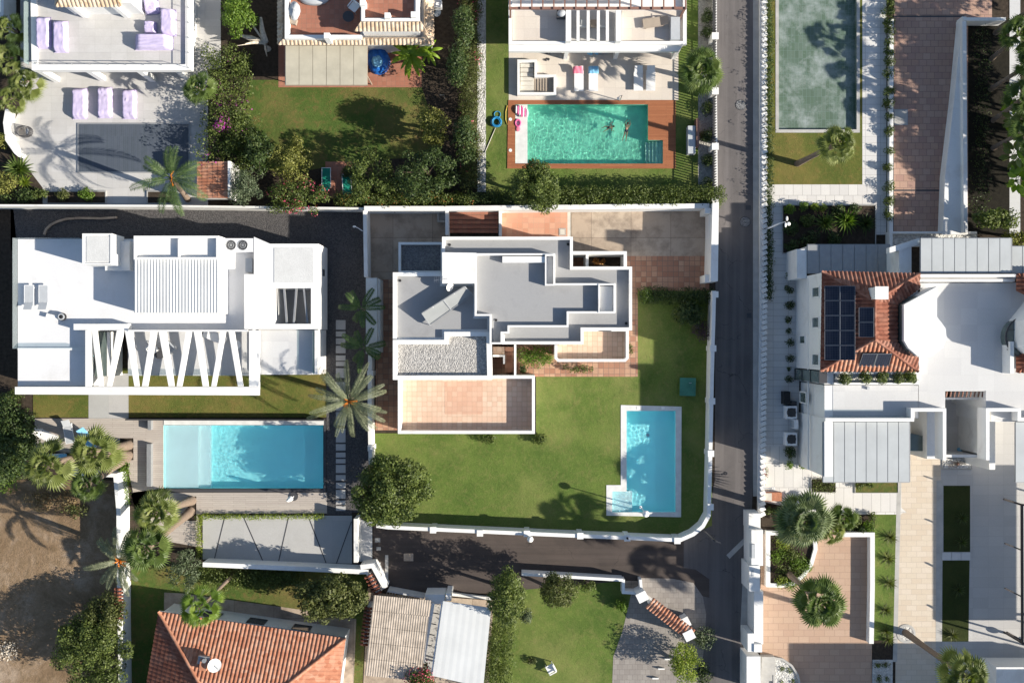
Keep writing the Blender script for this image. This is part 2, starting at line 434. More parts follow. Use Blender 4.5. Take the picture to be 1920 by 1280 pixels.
def hedge(name, label, pts, w, h, mat, leaf=0.13, dens=60, z0=0.0, seed=3, group=None, wob=0.12, flowers=None, clump=None, cat='hedge'):
    """clipped or loose hedge along a pixel polyline; w in metres"""
    P0 = [Vector(W(*p, z0)) for p in pts]; cl = []; q = random.Random(seed); c = clump or max(0.18, w*0.42)
    for a, b in zip(P0, P0[1:]):
        L = (b-a).length; d = (b-a).normalized(); nn = Vector((-d.y, d.x)); k = max(1, int(L/(c*0.9)))
        for i in range(k+1):
            p = a.lerp(b, i/k)
            for z in np.arange(c*0.7, h, c*1.1):
                for s in ((-1, 1) if w > c*2 else (0,)):
                    o = s*(w/2-c*0.7)+q.gauss(0, wob*w*0.5)
                    cc = c*q.uniform(0.75, 1.2)
                    cl.append((p.x+nn.x*o+q.gauss(0, .05), p.y+nn.y*o+q.gauss(0, .05), z0+min(z, h-cc*0.6)+q.gauss(0, wob*0.4), cc, cc, cc*0.85))
    t = thing(name, label, cat, (P0[0].x, P0[0].y, z0), group)
    leafy('foliage', cl, dens*0.5, leaf, mat, t, zmin=z0+0.03)
    m = MB()
    for a, b in zip(P0, P0[1:]):
        k = 1
        for i in range(k):
            p = a.lerp(b, (i+0.5)/k); m.tube([(p.x, p.y, z0), (p.x+q.uniform(-.1, .1), p.y+q.uniform(-.1, .1), z0+h*0.75)], [0.03, 0.012], 5)
    m.build('stem', MATS['bark'], t)
    if flowers:
        sel = [e for e in cl if q.random() < flowers[1]]
        if sel:
            P, N = crown_points(sel, flowers[2], 1.0); P += N*0.08
            V, F = leaf_quads(P, N, flowers[3], 0.9, 0.6); npmesh('blossom', V, F, flowers[0], t)
    return t

# ---------------------------------------------------------------- palms
def frond_fan(V, F, c, az, el, length, fan_r, q, n=18, droop=0.35):
    """palmate leaf: thin petiole, then a pleated fan of pointed segments"""
    d = Vector((math.cos(az)*math.cos(el), math.sin(az)*math.cos(el), math.sin(el)))
    side = Vector((-math.sin(az), math.cos(az), 0)); up = side.cross(d)*-1
    if up.z < 0: up = -up
    p0 = Vector(c); p1 = p0 + d*length - Vector((0, 0, droop*0.25*length))
    o = len(V); w = 0.03
    V += [p0-side*w, p0+side*w, p1+side*w*0.6, p1-side*w*0.6]; F.append((o, o+1, o+2, o+3))
    spread = R(125); side = (side+up*q.uniform(-.35, .35)).normalized()
    def dirr(a): return d*math.cos(a)+side*math.sin(a)
    o = len(V); V.append(p1); Lf = fan_r*q.uniform(0.92, 1.08); cup = q.uniform(.1, .3)
    for i in range(n+1):
        a0 = -spread/2+spread*i/n; V.append(p1+dirr(a0)*Lf*(.5+.14*math.cos(a0))+up*(cup*abs(math.sin(a0))*Lf*.5)-Vector((0, 0, droop*0.12*Lf)))
    for i in range(n):
        am = -spread/2+spread*(i+.5)/n; L = Lf*(0.74+0.26*math.cos(am*0.9))*q.uniform(0.92, 1.06)
        mm = p1+dirr(am)*L*0.6+up*(0.06*fan_r+cup*abs(math.sin(am))*L*.5)-Vector((0, 0, droop*0.12*L))
        tip = p1+dirr(am+q.uniform(-.03, .03))*L+up*(cup*abs(math.sin(am))*L*.5)-Vector((0, 0, droop*L*q.uniform(0.3, 0.6)))
        k = len(V); V += [mm, tip]; F += [(o, o+1+i, k, o), (o, k, o+2+i, o), (o+1+i, k+1, k, o+1+i), (k, k+1, o+2+i, k)]
def frond_feather(V, F, c, az, el, length, q, n=26, leaflet=0.5, droop=1.0, w=0.045):
    """pinnate leaf: arched midrib with leaflets down both sides"""
    side = Vector((-math.sin(az), math.cos(az), 0)); pts = []; p = Vector(c); e = el; st = length/10
    for i in range(11):
        pts.append(p.copy()); d = Vector((math.cos(az)*math.cos(e), math.sin(az)*math.cos(e), math.sin(e))); p = p+d*st; e -= droop*0.16*(0.5+i*0.12)
    for i in range(10):
        o = len(V); ww = 0.035*(1-i*0.08); V += [pts[i]-side*ww, pts[i]+side*ww, pts[i+1]+side*ww*.9, pts[i+1]-side*ww*.9]; F.append((o, o+1, o+2, o+3))
    for k in range(n):
        t = 0.12+0.88*k/n; x = t*10; i = min(9, int(x)); b = pts[i].lerp(pts[i+1], x-i); d = (pts[i+1]-pts[i]).normalized()
        L = leaflet*(math.sin(math.pi*min(1, t*0.86+0.12))**0.6+0.12)
        for s in (-1, 1):
            u = (d*0.75+side*s+Vector((0, 0, 0.25))).normalized(); tip = b+u*L*q.uniform(0.85, 1.1)-Vector((0, 0, L*0.35*q.uniform(.5, 1.3)))
            o = len(V); m = b.lerp(tip, 0.45)+Vector((0, 0, 0.03)); V += [b, m-d*w, tip, m+d*w]; F.append((o, o+1, o+2, o+3))
def palm(name, label, base, top, z_top, kind, mats, seed=1, nf=34, fan=(0.75, 0.85), feather=(2.4, 0.45), trunk_r=0.2, group=None, el=(-40, 80), skirt=0, droop=None, cat='palm', fruit=None, lift=0.1):
    q = random.Random(seed); t = PT(name, label, cat, base[0], base[1], 0, group)
    c = Vector(WZ(top[0], top[1], z_top)); b = Vector(WZ(base[0], base[1], 0))
    V = []; F = []
    nf = int(nf*.95) if kind == 'fan' else int(nf*.66)
    for i in range(nf):
        az = i*2.39996+q.uniform(-.35, .35); f = (i+0.5)/nf; e1 = min(el[1], 74); e = R(e1+(el[0]-e1)*(f**1.25 if kind == 'fan' else f)+q.uniform(-12, 12))
        c0 = c+Vector((math.cos(az), math.sin(az), 0))*0.08+Vector((0, 0, lift*(1-f)))
        if kind == 'fan': frond_fan(V, F, c0, az, e, fan[0]*(.2+.95*f)*q.uniform(.75, 1.25), fan[1]*(.5+.5*min(1, f*1.5))*q.uniform(.8, 1.15), q, 12, droop if droop is not None else 0.35+0.35*f)
        else: frond_feather(V, F, c0, az, e, feather[0]*q.uniform(.8, 1.15), q, 46, feather[1]*.85, droop if droop is not None else 1.0, .024)
    cr = MB(); loc = t.location
    # faces with a doubled first corner are triangles
    cr.v = [tuple(v) for v in V]; cr.f = [list(f[:3]) if f[0] == f[-1] else list(f) for f in F]; cr.sm = [False]*len(F)
    cr.build('crown', mats[0], t)
    m = MB(); n = max(5, int((c-b).length/0.35)); pts = []; rad = []
    bow = Vector((0, 0, 0))
    for i in range(n+1):
        s = i/n; p = b.lerp(c, s); p.z = c.z*s; pts.append(p); rad.append(trunk_r*(1.25-0.35*min(1, s*3))*(1+0.06*(i % 2)))
    rad[-1] *= 1.1; m.tube(pts, rad, 12); m.build('trunk', mats[1], t)
    if skirt:
        V = []; F = []
        for i in range(skirt):
            az = i*2.39996; frond_fan(V, F, c-Vector((0, 0, 0.25+0.3*q.random())), az, R(-65+q.uniform(-10, 15)), fan[0]*0.6, fan[1]*0.75, q, 12, 0.8)
        k = MB(); k.v = [tuple(v) for v in V]; k.f = [list(f[:3]) if f[0] == f[-1] else list(f) for f in F]; k.sm = [False]*len(F); k.build('dead_frond_skirt', mats[2], t)
    if fruit:
        fm = MB()
        for i in range(fruit[1]):
            az = q.uniform(0, 6.28); p = c+Vector((math.cos(az)*.35, math.sin(az)*.35, 0.1))
            fm.tube([c, c.lerp(p, .6)+Vector((0, 0, .25)), p+Vector((math.cos(az)*.2, math.sin(az)*.2, -.1))], [0.03, 0.06, 0.08], 6)
        fm.build('fruit_stalk', fruit[0], t)
    return t
def spiky(name, label, px, py, r_m, mat, seed=1, n=40, z0=0.0, group=None, cat='plant', w=0.05, droop=0.3, el=(5, 80)):
    """rosette of narrow pointed blades (yucca, cordyline, agave)"""
    q = random.Random(seed); x, y = W(px, py, z0); mb = MB()
    for i in range(n):
        az = i*2.39996; e = R(el[1]+(el[0]-el[1])*(i+.5)/n+q.uniform(-6, 6)); L = r_m*q.uniform(0.8, 1.1)
        d = Vector((math.cos(az)*math.cos(e), math.sin(az)*math.cos(e), math.sin(e))); sd = Vector((-math.sin(az), math.cos(az), 0))
        p0 = Vector((x, y, z0+0.04)); m = p0+d*L*0.5; tip = p0+d*L-Vector((0, 0, droop*L*0.4)); tip.z = max(tip.z, z0+0.02); m.z = max(m.z, z0+0.03)
        mb.add([p0-sd*w*.5, m-sd*w, tip, m+sd*w, p0+sd*w*.5, m+Vector((0, 0, -w*.4))], [(0, 1, 5), (1, 2, 5), (5, 2, 3), (0, 5, 3, 4)])
    t = thing(name, label, cat, (x, y, z0), group); mb.build('blades', mat, t)
    s = MB(); s.cyl((x, y), 0.05, z0, z0+0.12, 8); s.build('stem', MATS['bark'], t)
    return t

# ---------------------------------------------------------------- roofs
def pantile_slope(corners, pitch=0.22, amp=0.05, row=0.42, thick=0.03):
    """MB of barrel tiles over a convex planar polygon of 3-D points; corners[0]->corners[1] is the eaves line"""
    P = [Vector(c) for c in corners]; e = (P[1]-P[0]).normalized(); n = e.cross((P[2]-P[0])).normalized()
    if n.z < 0: n = -n
    u = n.cross(e).normalized()
    if (sum((p for p in P), Vector())/len(P)-P[0]).dot(u) < 0: u = -u
    xs = [(p-P[0]).dot(e) for p in P]; ys = [(p-P[0]).dot(u) for p in P]
    x0, x1, y1 = min(xs), max(xs), max(ys); nx = int((x1-x0)/pitch)+1; ny = max(1, int(y1/row)+1); seg = 6
    bm = bmesh.new(); rows = []
    for j in range(ny):
        ya, yb = j*row, (j+1)*row+0.02
        for (yy, lift) in ((ya, 0.018), (yb, 0.0)):
            line = []
            for i in range(nx*seg+1):
                ph = (i % seg)/seg; xx = x0+i*pitch/seg
                hh = amp*abs(math.sin(math.pi*ph)) if True else 0
                line.append(bm.verts.new(P[0]+e*xx+u*yy+n*(hh+lift)))
            rows.append(line)
    for j in range(0, len(rows), 2):
        for i in range(nx*seg):
            try: f = bm.faces.new((rows[j][i], rows[j][i+1], rows[j+1][i+1], rows[j+1][i])); f.smooth = True
            except ValueError: pass
    cen = sum(P, Vector())/len(P)
    for i in range(len(P)):
        a, b = P[i], P[(i+1) % len(P)]; pn = (b-a).cross(n).normalized()
        if (cen-a).dot(pn) > 0: pn = -pn
        g = bm.verts[:]+bm.edges[:]+bm.faces[:]
        bmesh.ops.bisect_plane(bm, geom=g, plane_co=a, plane_no=pn, clear_outer=True, clear_inner=False)
    bm.verts.index_update(); mb = MB(); mb.v = [tuple(v.co) for v in bm.verts]
    mb.f = [[v.index for v in f.verts] for f in bm.faces]; mb.sm = [True]*len(mb.f); bm.free()
    # solid slab under the tiles
    mb.add([p-n*0.02 for p in P]+[p-n*0.14 for p in P], [list(range(len(P))), list(range(2*len(P)-1, len(P)-1, -1))]+[(i, (i+1) % len(P), len(P)+(i+1) % len(P), len(P)+i) for i in range(len(P))])
    return mb
def ridge(mb, a, b, r=0.11):
    a = Vector(a); b = Vector(b); n = max(2, int((b-a).length/0.4)); pts = []; rad = []
    for i in range(n+1):
        pts += [a.lerp(b, i/n)]; rad += [r*(1.12 if i % 2 else 0.95)]
    mb.tube(pts, rad, 8)
def block(T, pts, ztop, par=0.0, t=0.25, wall=None, deck=None, z0=0.0, names=('wall', 'parapet', 'roof')):
    """building block: pts = pixel outline seen at its top edge. Wall body, parapet ring, roof deck as parts"""
    w = [W(p[0], p[1], ztop) for p in pts]; zr = ztop-par
    b = MB(); b.prism(w, z0, zr); o = b.build(names[0], wall, T)
    if par > 0:
        inner = ring_offset(w, t)
        r = MB(); r.wring(w, inner, zr, ztop); r.build(names[1], wall, T)
        d = MB(); d.prism(ring_offset(w, t+0.003), zr+0.002, zr+0.03)
    else:
        d = MB(); d.prism(ring_offset(w, 0.03), zr+0.002, zr+0.03)
    d.build(names[2], deck or wall, T)
    return o
def window(T, a, b, z0, z1, wallz, out, glass='glass_dark', frame='alu_dark', t=0.5, w=0.5, nm='window'):
    """window on a facade between plan points a,b (world) with outward normal 'out'; frame part with its pane"""
    a = Vector(a); b = Vector(b); o = Vector(out).normalized()*0.05; A = a.lerp(b, t-w/2); B = a.lerp(b, t+w/2)
    m = MB(); F = 0.06
    for (p, q, u, v) in ((A, B, z0, z0+F), (A, B, z1-F, z1)):
        m.add([(*(p+o), u), (*(q+o), u), (*(q+o), v), (*(p+o), v), (*(p-o), u), (*(q-o), u), (*(q-o), v), (*(p-o), v)], [(0,1,2,3),(7,6,5,4),(0,4,5,1),(1,5,6,2),(2,6,7,3),(3,7,4,0)])
    d = (B-A).normalized()*F
    for (p, q) in ((A, A+d), (B-d, B)):
        u, v = z0+F, z1-F
        m.add([(*(p+o), u), (*(q+o), u), (*(q+o), v), (*(p+o), v), (*(p-o), u), (*(q-o), u), (*(q-o), v), (*(p-o), v)], [(0,1,2,3),(7,6,5,4),(0,4,5,1),(1,5,6,2),(2,6,7,3),(3,7,4,0)])
    fr = m.build(nm, MATS[frame], T)
    g = MB(); o2 = o*0.3; A2 = A+d; B2 = B-d
    g.add([(*(p+o2), z) for p, z in ((A2, z0+F), (B2, z0+F), (B2, z1-F), (A2, z1-F))], [(0, 1, 2, 3)]); g.build('pane', MATS[glass], fr)
    return fr
# ---------------------------------------------------------------- material library
plaster('white', (0.75, 0.745, 0.73), 0.22)
plaster('white_roof', (0.67, 0.67, 0.68), 0.16, (0.46, 0.45, 0.43))
gravelmat('gravel_fine', (0.62, 0.62, 0.61), (0.54, 0.54, 0.53), 22, 0.35, 0.02)
plaster('white_old', (0.72, 0.71, 0.68), 0.28, (0.35, 0.33, 0.3))
plaster('grey_roof', (0.31, 0.312, 0.318), 0.3, (0.22, 0.22, 0.225))
plain('concrete', (0.40, 0.39, 0.37), 0.9, 0.15, 1.2, bump=0.3)
plain('bark', (0.10, 0.075, 0.055), 0.9, 0.4, 9, bump=0.8, bscale=18)
plain('palm_trunk', (0.20, 0.15, 0.115), 0.9, 0.3, 14, bump=0.9, bscale=14)
plain('deadwood', (0.52, 0.46, 0.38), 0.9, 0.3, 6, bump=0.5)
plain('alu_dark', (0.06, 0.06, 0.065), 0.4, 0.05)
plain('alu_grey', (0.30, 0.31, 0.32), 0.4, 0.08, metal=0.3)
plain('metal_white', (0.75, 0.75, 0.76), 0.4, 0.05)
plain('black', (0.02, 0.02, 0.022), 0.6, 0.1)
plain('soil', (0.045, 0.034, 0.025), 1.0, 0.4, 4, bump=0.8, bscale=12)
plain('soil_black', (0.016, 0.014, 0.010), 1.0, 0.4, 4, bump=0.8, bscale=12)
plain('plastic_white', (0.78, 0.77, 0.75), 0.5, 0.04)
plain('lilac_cover', (0.50, 0.44, 0.62), 0.75, 0.07, 2.5, bump=0.4, bscale=6)
plain('blue_cover', (0.02, 0.14, 0.48), 0.45, 0.25, 4, bump=0.5, bscale=8)
plain('taupe', (0.36, 0.30, 0.24), 0.8, 0.06)
plain('sling_grey', (0.42, 0.44, 0.46), 0.8, 0.06)
plain('green_sling', (0.01, 0.20, 0.14), 0.7, 0.1)
plain('teal_lid', (0.05, 0.18, 0.13), 0.6, 0.2, 1.5, bump=0.2)
plain('steel', (0.55, 0.55, 0.56), 0.3, 0.05, metal=0.8)
plain('terracotta_plain', (0.40, 0.17, 0.10), 0.85, 0.2, 5)
plain('orange_fruit', (0.75, 0.22, 0.03), 0.6, 0.2)
plain('red_flower', (0.55, 0.03, 0.03), 0.6, 0.3)
plain('pink_plastic', (0.70, 0.12, 0.30), 0.4, 0.05)
plain('pink_towel', (0.75, 0.20, 0.28), 0.9, 0.1)
plain('blue_towel', (0.20, 0.45, 0.65), 0.9, 0.1)
plain('blue_hose', (0.03, 0.25, 0.50), 0.4, 0.1)
plain('yellow_hose', (0.55, 0.38, 0.08), 0.5, 0.1)
plain('skin', (0.50, 0.29, 0.20), 0.6, 0.08)
plain('hair', (0.04, 0.025, 0.018), 0.7, 0.2)
plain('collector_glass', (0.26, 0.27, 0.27), 0.3, 0.06, 0.8)
plain('swimwear', (0.05, 0.05, 0.08), 0.8, 0.1)
plain('stone_pale', (0.55, 0.52, 0.46), 0.85, 0.12, 1.5)
plain('marble_curb', (0.62, 0.62, 0.60), 0.7, 0.1, 2)
plain('pergola_brown', (0.24, 0.13, 0.10), 0.7, 0.15)
plain('brown_steel', (0.05, 0.04, 0.035), 0.5, 0.1)
plain('panel_frame', (0.22, 0.23, 0.25), 0.35, 0.05, metal=0.6)
gravelmat('gravel_white', (0.62, 0.61, 0.58), (0.40, 0.39, 0.37), 9, 0.9, 0.06)
gravelmat('gravel_roof', (0.50, 0.48, 0.45), (0.26, 0.25, 0.24), 12, 0.9, 0.05)
gravelmat('gravel_dark', (0.22, 0.22, 0.225), (0.12, 0.12, 0.125), 12, 0.9, 0.05)
gravelmat('gravel_drive', (0.10, 0.095, 0.095), (0.05, 0.048, 0.05), 14, 0.7, 0.04)
gravelmat('gravel_strip', (0.44, 0.42, 0.38), (0.26, 0.25, 0.23), 12, 0.9, 0.05)
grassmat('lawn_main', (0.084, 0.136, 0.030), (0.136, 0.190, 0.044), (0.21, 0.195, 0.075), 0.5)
grassmat('lawn_shade', (0.022, 0.036, 0.010), (0.034, 0.05, 0.014), (0.05, 0.05, 0.02), 0.4)  # the shade on the right-hand lawn beds is put into this darker colour
grassmat('lawn_dry', (0.092, 0.118, 0.028), (0.125, 0.140, 0.034), (0.24, 0.155, 0.06), 0.5)
grassmat('lawn_dark', (0.062, 0.105, 0.024), (0.090, 0.136, 0.032), (0.22, 0.13, 0.06), 0.6)
leafmat('leaf_dark', (0.028, 0.050, 0.014), (0.060, 0.095, 0.024), (0.11, 0.14, 0.04), 0.2)
leafmat('leaf_mid', (0.050, 0.075, 0.018), (0.120, 0.155, 0.035), (0.21, 0.25, 0.065), 0.25)
leafmat('leaf_olive', (0.055, 0.07, 0.02), (0.11, 0.125, 0.035), (0.17, 0.18, 0.06), 0.25)
leafmat('leaf_citrus', (0.11, 0.12, 0.025), (0.23, 0.235, 0.055), (0.36, 0.35, 0.10), 0.25)
leafmat('leaf_bright', (0.07, 0.13, 0.015), (0.14, 0.22, 0.03), (0.22, 0.30, 0.05), 0.35)
leafmat('leaf_lime', (0.16, 0.22, 0.03), (0.25, 0.30, 0.05), (0.33, 0.36, 0.07), 0.35)
leafmat('leaf_grey', (0.07, 0.10, 0.05), (0.13, 0.16, 0.09), (0.20, 0.23, 0.14), 0.2)
leafmat('leaf_purple', (0.05, 0.03, 0.045), (0.08, 0.05, 0.06), (0.11, 0.07, 0.08), 0.2)
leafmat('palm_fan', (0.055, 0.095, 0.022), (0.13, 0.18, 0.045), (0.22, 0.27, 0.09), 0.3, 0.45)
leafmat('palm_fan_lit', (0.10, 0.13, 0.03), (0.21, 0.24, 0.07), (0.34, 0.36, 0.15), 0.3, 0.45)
leafmat('palm_feather', (0.055, 0.10, 0.03), (0.10, 0.15, 0.05), (0.16, 0.20, 0.09), 0.25, 0.5)
leafmat('palm_big', (0.08, 0.12, 0.045), (0.16, 0.20, 0.09), (0.27, 0.30, 0.16), 0.3, 0.5)
leafmat('palm_date', (0.12, 0.14, 0.08), (0.20, 0.215, 0.13), (0.27, 0.28, 0.18), 0.2, 0.5)
leafmat('palm_lime', (0.09, 0.16, 0.02), (0.17, 0.25, 0.035), (0.26, 0.33, 0.07), 0.3, 0.45)
leafmat('banana', (0.16, 0.26, 0.02), (0.24, 0.36, 0.03), (0.32, 0.42, 0.06), 0.4, 0.45)
leafmat('dry_leaf', (0.20, 0.14, 0.07), (0.30, 0.22, 0.11), (0.38, 0.30, 0.16), 0.15)
leafmat('magenta', (0.26, 0.02, 0.22), (0.38, 0.05, 0.32), (0.5, 0.12, 0.42), 0.2)
leafmat('pink', (0.55, 0.06, 0.14), (0.65, 0.12, 0.20), (0.75, 0.25, 0.3), 0.2)
leafmat('rust_leaf', (0.22, 0.08, 0.02), (0.35, 0.15, 0.03), (0.4, 0.22, 0.05), 0.2)
TC = [(0.46, 0.24, 0.15), (0.56, 0.33, 0.21), (0.62, 0.41, 0.28), (0.50, 0.27, 0.17)]
tilemat('terracotta_sun', [(0.60, 0.42, 0.31), (0.65, 0.47, 0.355), (0.68, 0.52, 0.40), (0.62, 0.43, 0.32)], 0.38, 0.38, 0.014, (0.36, 0.27, 0.2), stain=0.25, stainc=(0.45, 0.30, 0.22))
tilemat('terracotta_patch', [(0.55, 0.28, 0.19), (0.60, 0.34, 0.23), (0.52, 0.25, 0.16)], 0.42, 0.42, 0.012, (0.42, 0.28, 0.2), stain=0.2)
tilemat('terrace_patch', [(0.58, 0.36, 0.26), (0.62, 0.41, 0.30), (0.56, 0.34, 0.24)], 0.38, 0.38, 0.014, (0.42, 0.28, 0.2), stain=0.2)
tilemat('terracotta_old', [(0.34, 0.17, 0.11), (0.46, 0.25, 0.16), (0.52, 0.33, 0.22), (0.38, 0.20, 0.13)], 0.42, 0.42, 0.022, (0.2, 0.14, 0.11), stain=0.5, stainc=(0.20, 0.13, 0.10))
tilemat('terracotta_red', [(0.34, 0.14, 0.09), (0.40, 0.18, 0.12), (0.36, 0.15, 0.10)], 0.35, 0.35, 0.012, (0.22, 0.14, 0.10), stain=0.3, stainc=(0.2, 0.1, 0.08))
tilemat('paver_grey', [(0.27, 0.245, 0.225), (0.31, 0.285, 0.26), (0.25, 0.225, 0.205)], 0.4, 0.4, 0.014, (0.17, 0.15, 0.14), stagger=0.5, stain=0.6, stainc=(0.2, 0.18, 0.165))
tilemat('paver_rose', [(0.40, 0.25, 0.19), (0.46, 0.31, 0.24), (0.36, 0.22, 0.18), (0.43, 0.28, 0.21)], 0.6, 0.5, 0.02, (0.22, 0.15, 0.12), stagger=0.5, stain=0.3, stainc=(0.28, 0.2, 0.17))
tilemat('paver_peach', [(0.44, 0.30, 0.215), (0.475, 0.335, 0.245), (0.455, 0.32, 0.23), (0.43, 0.29, 0.21)], 0.8, 0.5, 0.02, (0.33, 0.225, 0.165), stagger=0.5, stain=0.3, stainc=(0.42, 0.3, 0.24))
tilemat('paver_cream', [(0.56, 0.48, 0.38), (0.60, 0.52, 0.43), (0.58, 0.50, 0.40), (0.55, 0.46, 0.36)], 0.8, 0.42, 0.014, (0.42, 0.36, 0.3), stagger=0.5, stain=0.2, stainc=(0.5, 0.42, 0.34))
tilemat('slab_white', [(0.60, 0.59, 0.57), (0.64, 0.63, 0.61), (0.57, 0.56, 0.55)], 1.2, 0.5, 0.014, (0.32, 0.31, 0.3), stagger=0.0, stain=0.2, stainc=(0.45, 0.43, 0.4))
tilemat('slab_white_v', [(0.62, 0.60, 0.57), (0.66, 0.64, 0.61), (0.58, 0.56, 0.54)], 0.72, 1.9, 0.016, (0.30, 0.29, 0.28), stagger=0.5, stain=0.2, stainc=(0.45, 0.43, 0.4))
tilemat('slab_grey', [(0.49, 0.48, 0.465), (0.52, 0.51, 0.50), (0.47, 0.46, 0.45)], 1.2, 0.6, 0.010, (0.40, 0.39, 0.38), stain=0.4, stainc=(0.36, 0.34, 0.32))
tilemat('slab_villa', [(0.54, 0.54, 0.54), (0.57, 0.57, 0.57), (0.52, 0.52, 0.525)], 1.2, 1.2, 0.008, (0.50, 0.50, 0.5), stain=0.15, stainc=(0.5, 0.5, 0.5))
tilemat('slab_court', [(0.44, 0.43, 0.42), (0.47, 0.46, 0.445), (0.42, 0.41, 0.40)], 1.2, 0.8, 0.010, (0.33, 0.32, 0.31), stain=0.3, stainc=(0.34, 0.33, 0.32))
tilemat('slab_beige', [(0.60, 0.54, 0.47), (0.64, 0.58, 0.51), (0.58, 0.52, 0.46)], 0.9, 0.9, 0.008, (0.48, 0.43, 0.38), stain=0.15, stainc=(0.5, 0.44, 0.38))
tilemat('concrete_slab', [(0.40, 0.40, 0.39), (0.44, 0.43, 0.42)], 3.5, 3.5, 0.006, (0.30, 0.3, 0.3), stain=0.4, stainc=(0.30, 0.29, 0.28))
tilemat('concrete_old', [(0.42, 0.335, 0.26), (0.46, 0.38, 0.30), (0.37, 0.30, 0.235)], 3.1, 2.7, 0.014, (0.12, 0.09, 0.07), stain=0.95, stainc=(0.15, 0.115, 0.09))
tilemat('pool_mosaic', [(0.085, 0.13, 0.095), (0.10, 0.15, 0.115), (0.13, 0.175, 0.145), (0.09, 0.14, 0.10)], 0.3, 0.6, 0.010, (0.15, 0.22, 0.19), stain=1.0, stainc=(0.33, 0.37, 0.37))
tilemat('cover_grey', [(0.075, 0.09, 0.115), (0.085, 0.10, 0.125), (0.07, 0.085, 0.105)], 0.16, 8.0, 0.006, (0.10, 0.12, 0.15), stain=0.2, stainc=(0.13, 0.15, 0.19), rough=0.55)
woodmat('deck_grey', (0.42, 0.37, 0.33), (0.48, 0.43, 0.38), 0.15, gapc=(0.16, 0.14, 0.12))
woodmat('deck_ipe', (0.30, 0.11, 0.05), (0.38, 0.15, 0.07), 0.12)
def _roofmat(name, c1, c2, c3):
    k = NB(name); f = k.noise(3.2, 5, 0.7); g = k.noise(0.7, 4, 0.6)
    v = k.n('ShaderNodeTexVoronoi'); v.inputs['Scale'].default_value = 3.0; k.l(k.co(), v.inputs['Vector'])
    sp = k.n('ShaderNodeSeparateColor'); k.l(v.outputs['Color'], sp.inputs[0])
    col = k.ramp(sp.outputs[0], [(0.1, c1), (0.5, c2), (0.9, c3)])
    col = k.mix(k.ramp(f, [(0.45, 0.0), (0.75, 0.45)]), col, tuple(x*0.6 for x in c1))
    col = k.mix(k.ramp(g, [(0.5, 0.0), (0.75, 0.2)]), col, (0.30, 0.26, 0.22))
    MATS[name] = k.set(col, 0.85)
_roofmat('tile_red', (0.36, 0.145, 0.085), (0.42, 0.185, 0.11), (0.48, 0.25, 0.165))
_roofmat('tile_dark', (0.17, 0.058, 0.036), (0.22, 0.08, 0.05), (0.27, 0.11, 0.07))  # dark cap tiles; on roof slopes the darkness stands for shade
_roofmat('tile_villa', (0.20, 0.078, 0.052), (0.26, 0.11, 0.075), (0.32, 0.16, 0.115))
_roofmat('tile_sand', (0.46, 0.33, 0.22), (0.56, 0.44, 0.32), (0.62, 0.50, 0.38))
def _asphalt(name, c, patch):
    k = NB(name); fine = k.noise(38, 3, 0.8); big = k.noise(0.35, 6, 0.7, 0.6)
    col = k.mix(k.ramp(fine, [(0.3, 0.0), (0.75, 1.0)]), tuple(v*0.75 for v in c), tuple(v*1.3 for v in c))
    col = k.mix(k.ramp(big, [(0.42, 0.0), (0.7, 0.8)]), col, patch)
    tr = k.noise(1.0, 4, 0.6, 0.0, k.mapping(scale=(1.6, 0.06, 1) if name == 'asphalt' else (0.06, 1.6, 1)))
    col = k.mix(k.ramp(tr, [(0.42, 0.0), (0.66, 0.55)]), col, tuple(v*1.45 for v in c))
    cr = k.n('ShaderNodeTexVoronoi'); cr.feature = 'DISTANCE_TO_EDGE'; cr.inputs['Scale'].default_value = 0.33
    off = k.n('ShaderNodeVectorMath', operation='ADD'); k.l(k.co(), off.inputs[0])
    nz = k.n('ShaderNodeTexNoise'); nz.inputs['Scale'].default_value = 1.3; nz.inputs['Detail'].default_value = 6; k.l(k.co(), nz.inputs['Vector']); k.l(nz.outputs['Color'], off.inputs[1])
    k.l(off.outputs[0], cr.inputs['Vector'])
    crack = k.ramp(cr.outputs['Distance'], [(0.0, 1.0), (0.006, 0.0)])
    col = k.mix(k.math('MULTIPLY', crack, k.ramp(k.noise(0.5, 2), [(0.5, 0.0), (0.6, 0.8)])), col, (0.02, 0.02, 0.02))
    MATS[name] = k.set(col, 0.92, k.bump(fine, 0.5, 0.01))
_asphalt('asphalt', (0.118, 0.108, 0.107), (0.090, 0.083, 0.083))
_asphalt('asphalt_new', (0.072, 0.058, 0.052), (0.050, 0.042, 0.039))
def _dirt():
    k = NB('dirt'); a = k.noise(0.22, 6, 0.7, 0.5); b = k.noise(2.0, 6, 0.75); c = k.noise(12, 4, 0.8)
    col = k.ramp(a, [(0.36, (0.16, 0.10, 0.055)), (0.52, (0.27, 0.185, 0.115)), (0.70, (0.41, 0.315, 0.235))])
    col = k.mix(k.ramp(b, [(0.48, 0.0), (0.7, 0.8)]), col, (0.16, 0.11, 0.06))
    col = k.mix(k.ramp(c, [(0.45, 0.0), (0.8, 0.6)]), col, (0.10, 0.085, 0.05))
    MATS['dirt'] = k.set(col, 1.0, k.bump(c, 0.9, 0.06, k.bump(b, 0.7, 0.2)))
_dirt()
